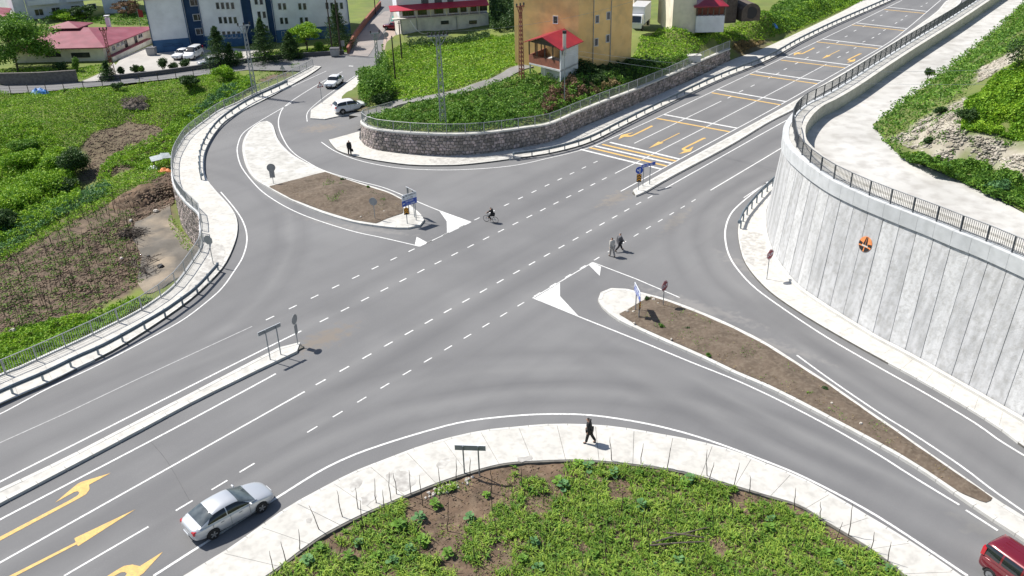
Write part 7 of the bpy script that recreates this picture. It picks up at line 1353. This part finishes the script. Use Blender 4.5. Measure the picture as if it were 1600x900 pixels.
q = G(622, 44, .1); o = MB().hexa([(-1.1, -.3, .9), (.8, -.3, .9), (1.0, .5, 1.6), (-.9, .5, 1.6), (-1.1, -.3, .95), (.8, -.3, .95), (1.0, .5, 1.65), (-.9, .5, 1.65)]).build('green_sheet', M['teal'], None, loc=tuple(q+[0, 0, .3])); tag(o, 'teal green sheet hung beside the red car', 'sheet')
# street fence
fo = thing('wire_fence', tuple(G(0, 147)), 0, 'wire fence of thin dark posts along the lower side of the side street', 'fence'); f0 = G(0, 147); FP = resample([G(x, y) for x, y in [(-40, 149), (0, 147), (100, 144), (175, 134), (275, 124), (330, 116)]], 2.4)
for p in FP: MB().box(tuple(p-f0+[0, 0, .55]), (.07, .07, 1.3)).build('post', M['stick'], fo)
for z_ in (.4, .75, 1.1): MB().tube([tuple(p-f0+[0, 0, z_]) for p in FP], .012, 4).build('wire', M['stick'], fo)
# bins, manhole
for px, py, lb in ((238, 86, 'dark waste container at the corner of the school'), (524, 87, 'grey waste container at the school fence end')): q = G(px, py, .1); o = MB().hexa([(-.6, -.45, 0), (.6, -.45, 0), (.6, .45, 0), (-.6, .45, 0), (-.7, -.55, 1.1), (.7, -.55, 1.1), (.7, .55, 1.1), (-.7, .55, 1.1)]).build('bin', M['signg'], None, loc=tuple(q)); tag(o, lb, 'bin'); MB().box((0, 0, 1.16), (1.45, 1.15, .1)).build('lid', M['greydark'], o)
q = G(200, 28, 0); fl = thing('flag', tuple(G(220, 42)), 0, 'small red and white flag on a pole left of the school', 'flag'); MB().tube([(0, 0, 0), (0, 0, 3.2)], .04, 6).build('pole', M['steel'], fl); MB().hexa([(0, 0, 1.8), (.9, 0, 1.6), (.9, .03, 1.6), (0, .03, 1.8), (0, 0, 3.1), (.9, 0, 2.9), (.9, .03, 2.9), (0, .03, 3.1)]).build('cloth', M['signr'], fl)
q = G(1110, 66, 3.9); o = MB().box((0, 0, .4), (1.7, 1.0, .8)).build('concrete_box', M['capc'], None, loc=tuple(G(1084, 96, 2.0)), bevel=.03); tag(o, 'small pale concrete box standing on the stone wall by the railing', 'box'); MB().box((0, 0, .86), (1.9, 1.2, .12)).build('lid', M['concrete'], o)
# ladder
o = thing('metal_frame', tuple(G(655, 70, .6)), 0, 'low pale metal frame leaning in front of the apartment house', 'frame')
for k in range(5): MB().bar((-2.2+k*1.1, 0, 0), (-2.2+k*1.1, .1, 1.3), .06).build('upright', M['steel'], o)
for z_ in (.6, 1.3): MB().bar((-2.4, .08, z_), (2.4, .08, z_), .06).build('crossbar', M['steel'], o)

def clods(name, P, z, smin, smax, m, seed, flat=.6):
    r_ = np.random.default_rng(seed); n = len(P); s = (smin+(smax-smin)*r_.random(n)**3)[:, None, None]; base = np.array([[1, 0, 0], [0, 1, 0], [-1, 0, 0], [0, -1, 0], [0, 0, 1], [0, 0, -.5]], float)
    a_ = r_.uniform(0, 6.28, n); R_ = np.stack([np.stack([np.cos(a_), -np.sin(a_)], -1), np.stack([np.sin(a_), np.cos(a_)], -1)], 1); V = base[None]*r_.uniform(.6, 1.3, (n, 6, 1)); V[..., 2] *= flat; V[..., :2] = np.einsum('nij,nkj->nki', R_, V[..., :2]); V = V*s+np.c_[P, z][:, None, :]
    T_ = np.array([[0, 1, 4], [1, 2, 4], [2, 3, 4], [3, 0, 4], [1, 0, 5], [2, 1, 5], [3, 2, 5], [0, 3, 5]]); return npmesh(name, V.reshape(-1, 3), (np.arange(n)[:, None, None]*6+T_).reshape(-1, 3), m, None, 'stuff')
M['clod'] = pm('soil_clod', (.18, .13, .09), (.085, .06, .042), .8, .98, island=.35); M['clodp'] = pm('pale_clod', (.43, .40, .34), (.28, .25, .20), .6, .98, island=.35)
P, z = scatter([(-60, 430), (0, 405), (120, 370), (205, 330), (262, 262), (272, 300), (264, 325), (215, 350), (222, 440), (150, 488), (0, 530), (-60, 545)], 14000, zL, -4.2, 301); clods('soil_clods', P, z, .05, .22, M['clod'], 302)
P, z = scatter([(120, 290), (135, 212), (200, 185), (285, 172), (262, 235), (180, 275)], 5000, zL, -3.2, 303); clods('soil_clods', P, z, .05, .2, M['clod'], 304)
P, z = scatter([(195, 300), (240, 280), (272, 268), (272, 318), (262, 326), (235, 335), (200, 338)], 5000, zL, -3.6, 305); qh = raycast(235, 308, zL, -4); hd = np.clip(1-(((P[:, 0]-qh[0])*math.cos(.5)+(P[:, 1]-qh[1])*math.sin(.5))/4.5)**2-((-(P[:, 0]-qh[0])*math.sin(.5)+(P[:, 1]-qh[1])*math.cos(.5))/2.1)**2, 0, 1); clods('soil_clods', P, z+hd*1.15, .08, .3, M['clod'], 306)
P, z = scatter(gpx+[(1440, 1000), (380, 1000)], 14000, zG, 0, 307); clods('soil_clods', P, z, .015, .09, M['clod'], 308)
P, z = scatter([(440, 294), (507, 271), (552, 287), (600, 303), (626, 318), (625, 332), (588, 346), (552, 340), (503, 326)], 2600, islz, 0, 309); clods('soil_clods', P, z-.04, .02, .1, M['clod'], 310)
P, z = scatter([(972, 491), (1017, 465), (1048, 475), (1148, 517), (1248, 574), (1348, 641), (1450, 712), (1548, 780), (1539, 783), (1402, 703), (1252, 623), (1100, 552), (1000, 508)], 7000, islz, 0, 311); clods('soil_clods', P, z-.07, .02, .09, M['clod'], 312)
for b_ in bare: P, z = scatter(b_, 5000, zR, 9, 313); clods('slope_rubble', P, z, .04, .22, M['clodp'], 314)

for nm, pts in (('a', [(604, 742), (622, 734), (646, 744), (650, 756), (630, 768), (610, 756)]), ('b', [(545, 757), (560, 745), (566, 752), (552, 768)]), ('c', [(565, 778), (585, 768), (588, 778), (570, 790)]), ('e', [(478, 812), (486, 808), (488, 815), (480, 818)]), ('f', [(680, 725), (700, 715), (704, 722), (688, 732)]), ('g', [(808, 716), (828, 712), (832, 718), (812, 722)])): patch('worn_pavement', pts, .147, M['worn'])

mass('taller_field_weeds', FW, 26000, zL, -2, .7, 'leaf_bright', .2, 331, 2.2, clump=.55)
mass('yellow_grass', FW, 14000, zL, -2, .4, 'leaf_maize', .2, 332, 4.0, clump=.52)
mass('meadow_patches', [(604, 84), (628, 70), (766, 56), (804, 54), (808, 100), (762, 122), (700, 142), (640, 156), (600, 150)], 12000, zM, 1.5, .5, 'leaf_maize', .22, 333, 3., clump=.5)
mass('tall_nettles', [(634, 68), (700, 62), (764, 54), (766, 62), (700, 72), (640, 78)], 5000, zM, 1.2, 1.0, 'leaf_dark', .24, 334, 1.4)
mass('island_weeds', [(500, 300), (512, 284), (530, 288), (545, 300), (540, 316), (515, 320)], 1800, islz, 0, .5, 'leaf_mid', .1, 335, .8, clump=.42)
mass('island_weeds', [(570, 305), (590, 300), (608, 312), (600, 325), (575, 322)], 900, islz, 0, .4, 'leaf_dark', .1, 336, .8, clump=.42)
mass('island_weeds', [(972, 491), (1017, 465), (1148, 517), (1348, 641), (1548, 780), (1402, 703), (1252, 623), (1100, 552)], 5000, islz, 0, .25, 'leaf_mid', .09, 337, .9, clump=.62)
sticks('stick_pile', 'loose sticks lying on the grey brush pile in the west field', 210, 162, zL, -2, 1.6, 70, 1.3, 8, 'wood').location.z += .35

# ---------------------------------------------------------------- labels that single out look-alikes
ONES = 'first second third fourth fifth sixth seventh eighth ninth tenth eleventh twelfth thirteenth fourteenth fifteenth sixteenth seventeenth eighteenth nineteenth'.split()
TENS = {2: 'twenty', 3: 'thirty', 4: 'forty', 5: 'fifty', 6: 'sixty'}; TTH = {2: 'twentieth', 3: 'thirtieth', 4: 'fortieth', 5: 'fiftieth', 6: 'sixtieth'}
def ordn(k): return ONES[k-1] if k < 20 else (TTH[k//10] if k % 10 == 0 else TENS[k//10]+'-'+ONES[k % 10-1])
for grp, txt in (('broad leaved plants in the south garden', '{} broad leaved kale plant from the left in the south garden'), ('bean poles in the south garden', '{} thin dark bean pole from the left in the south garden'), ('pale stones on the island soil', '{} pale stone from the left on the traffic island soil')):
    os_ = [o for o in S.objects if o.get('group') == grp]; os_.sort(key=lambda o: PJ(np.array(o.location))[0])
    for k, o in enumerate(os_): o['label'] = txt.format(ordn(k+1))
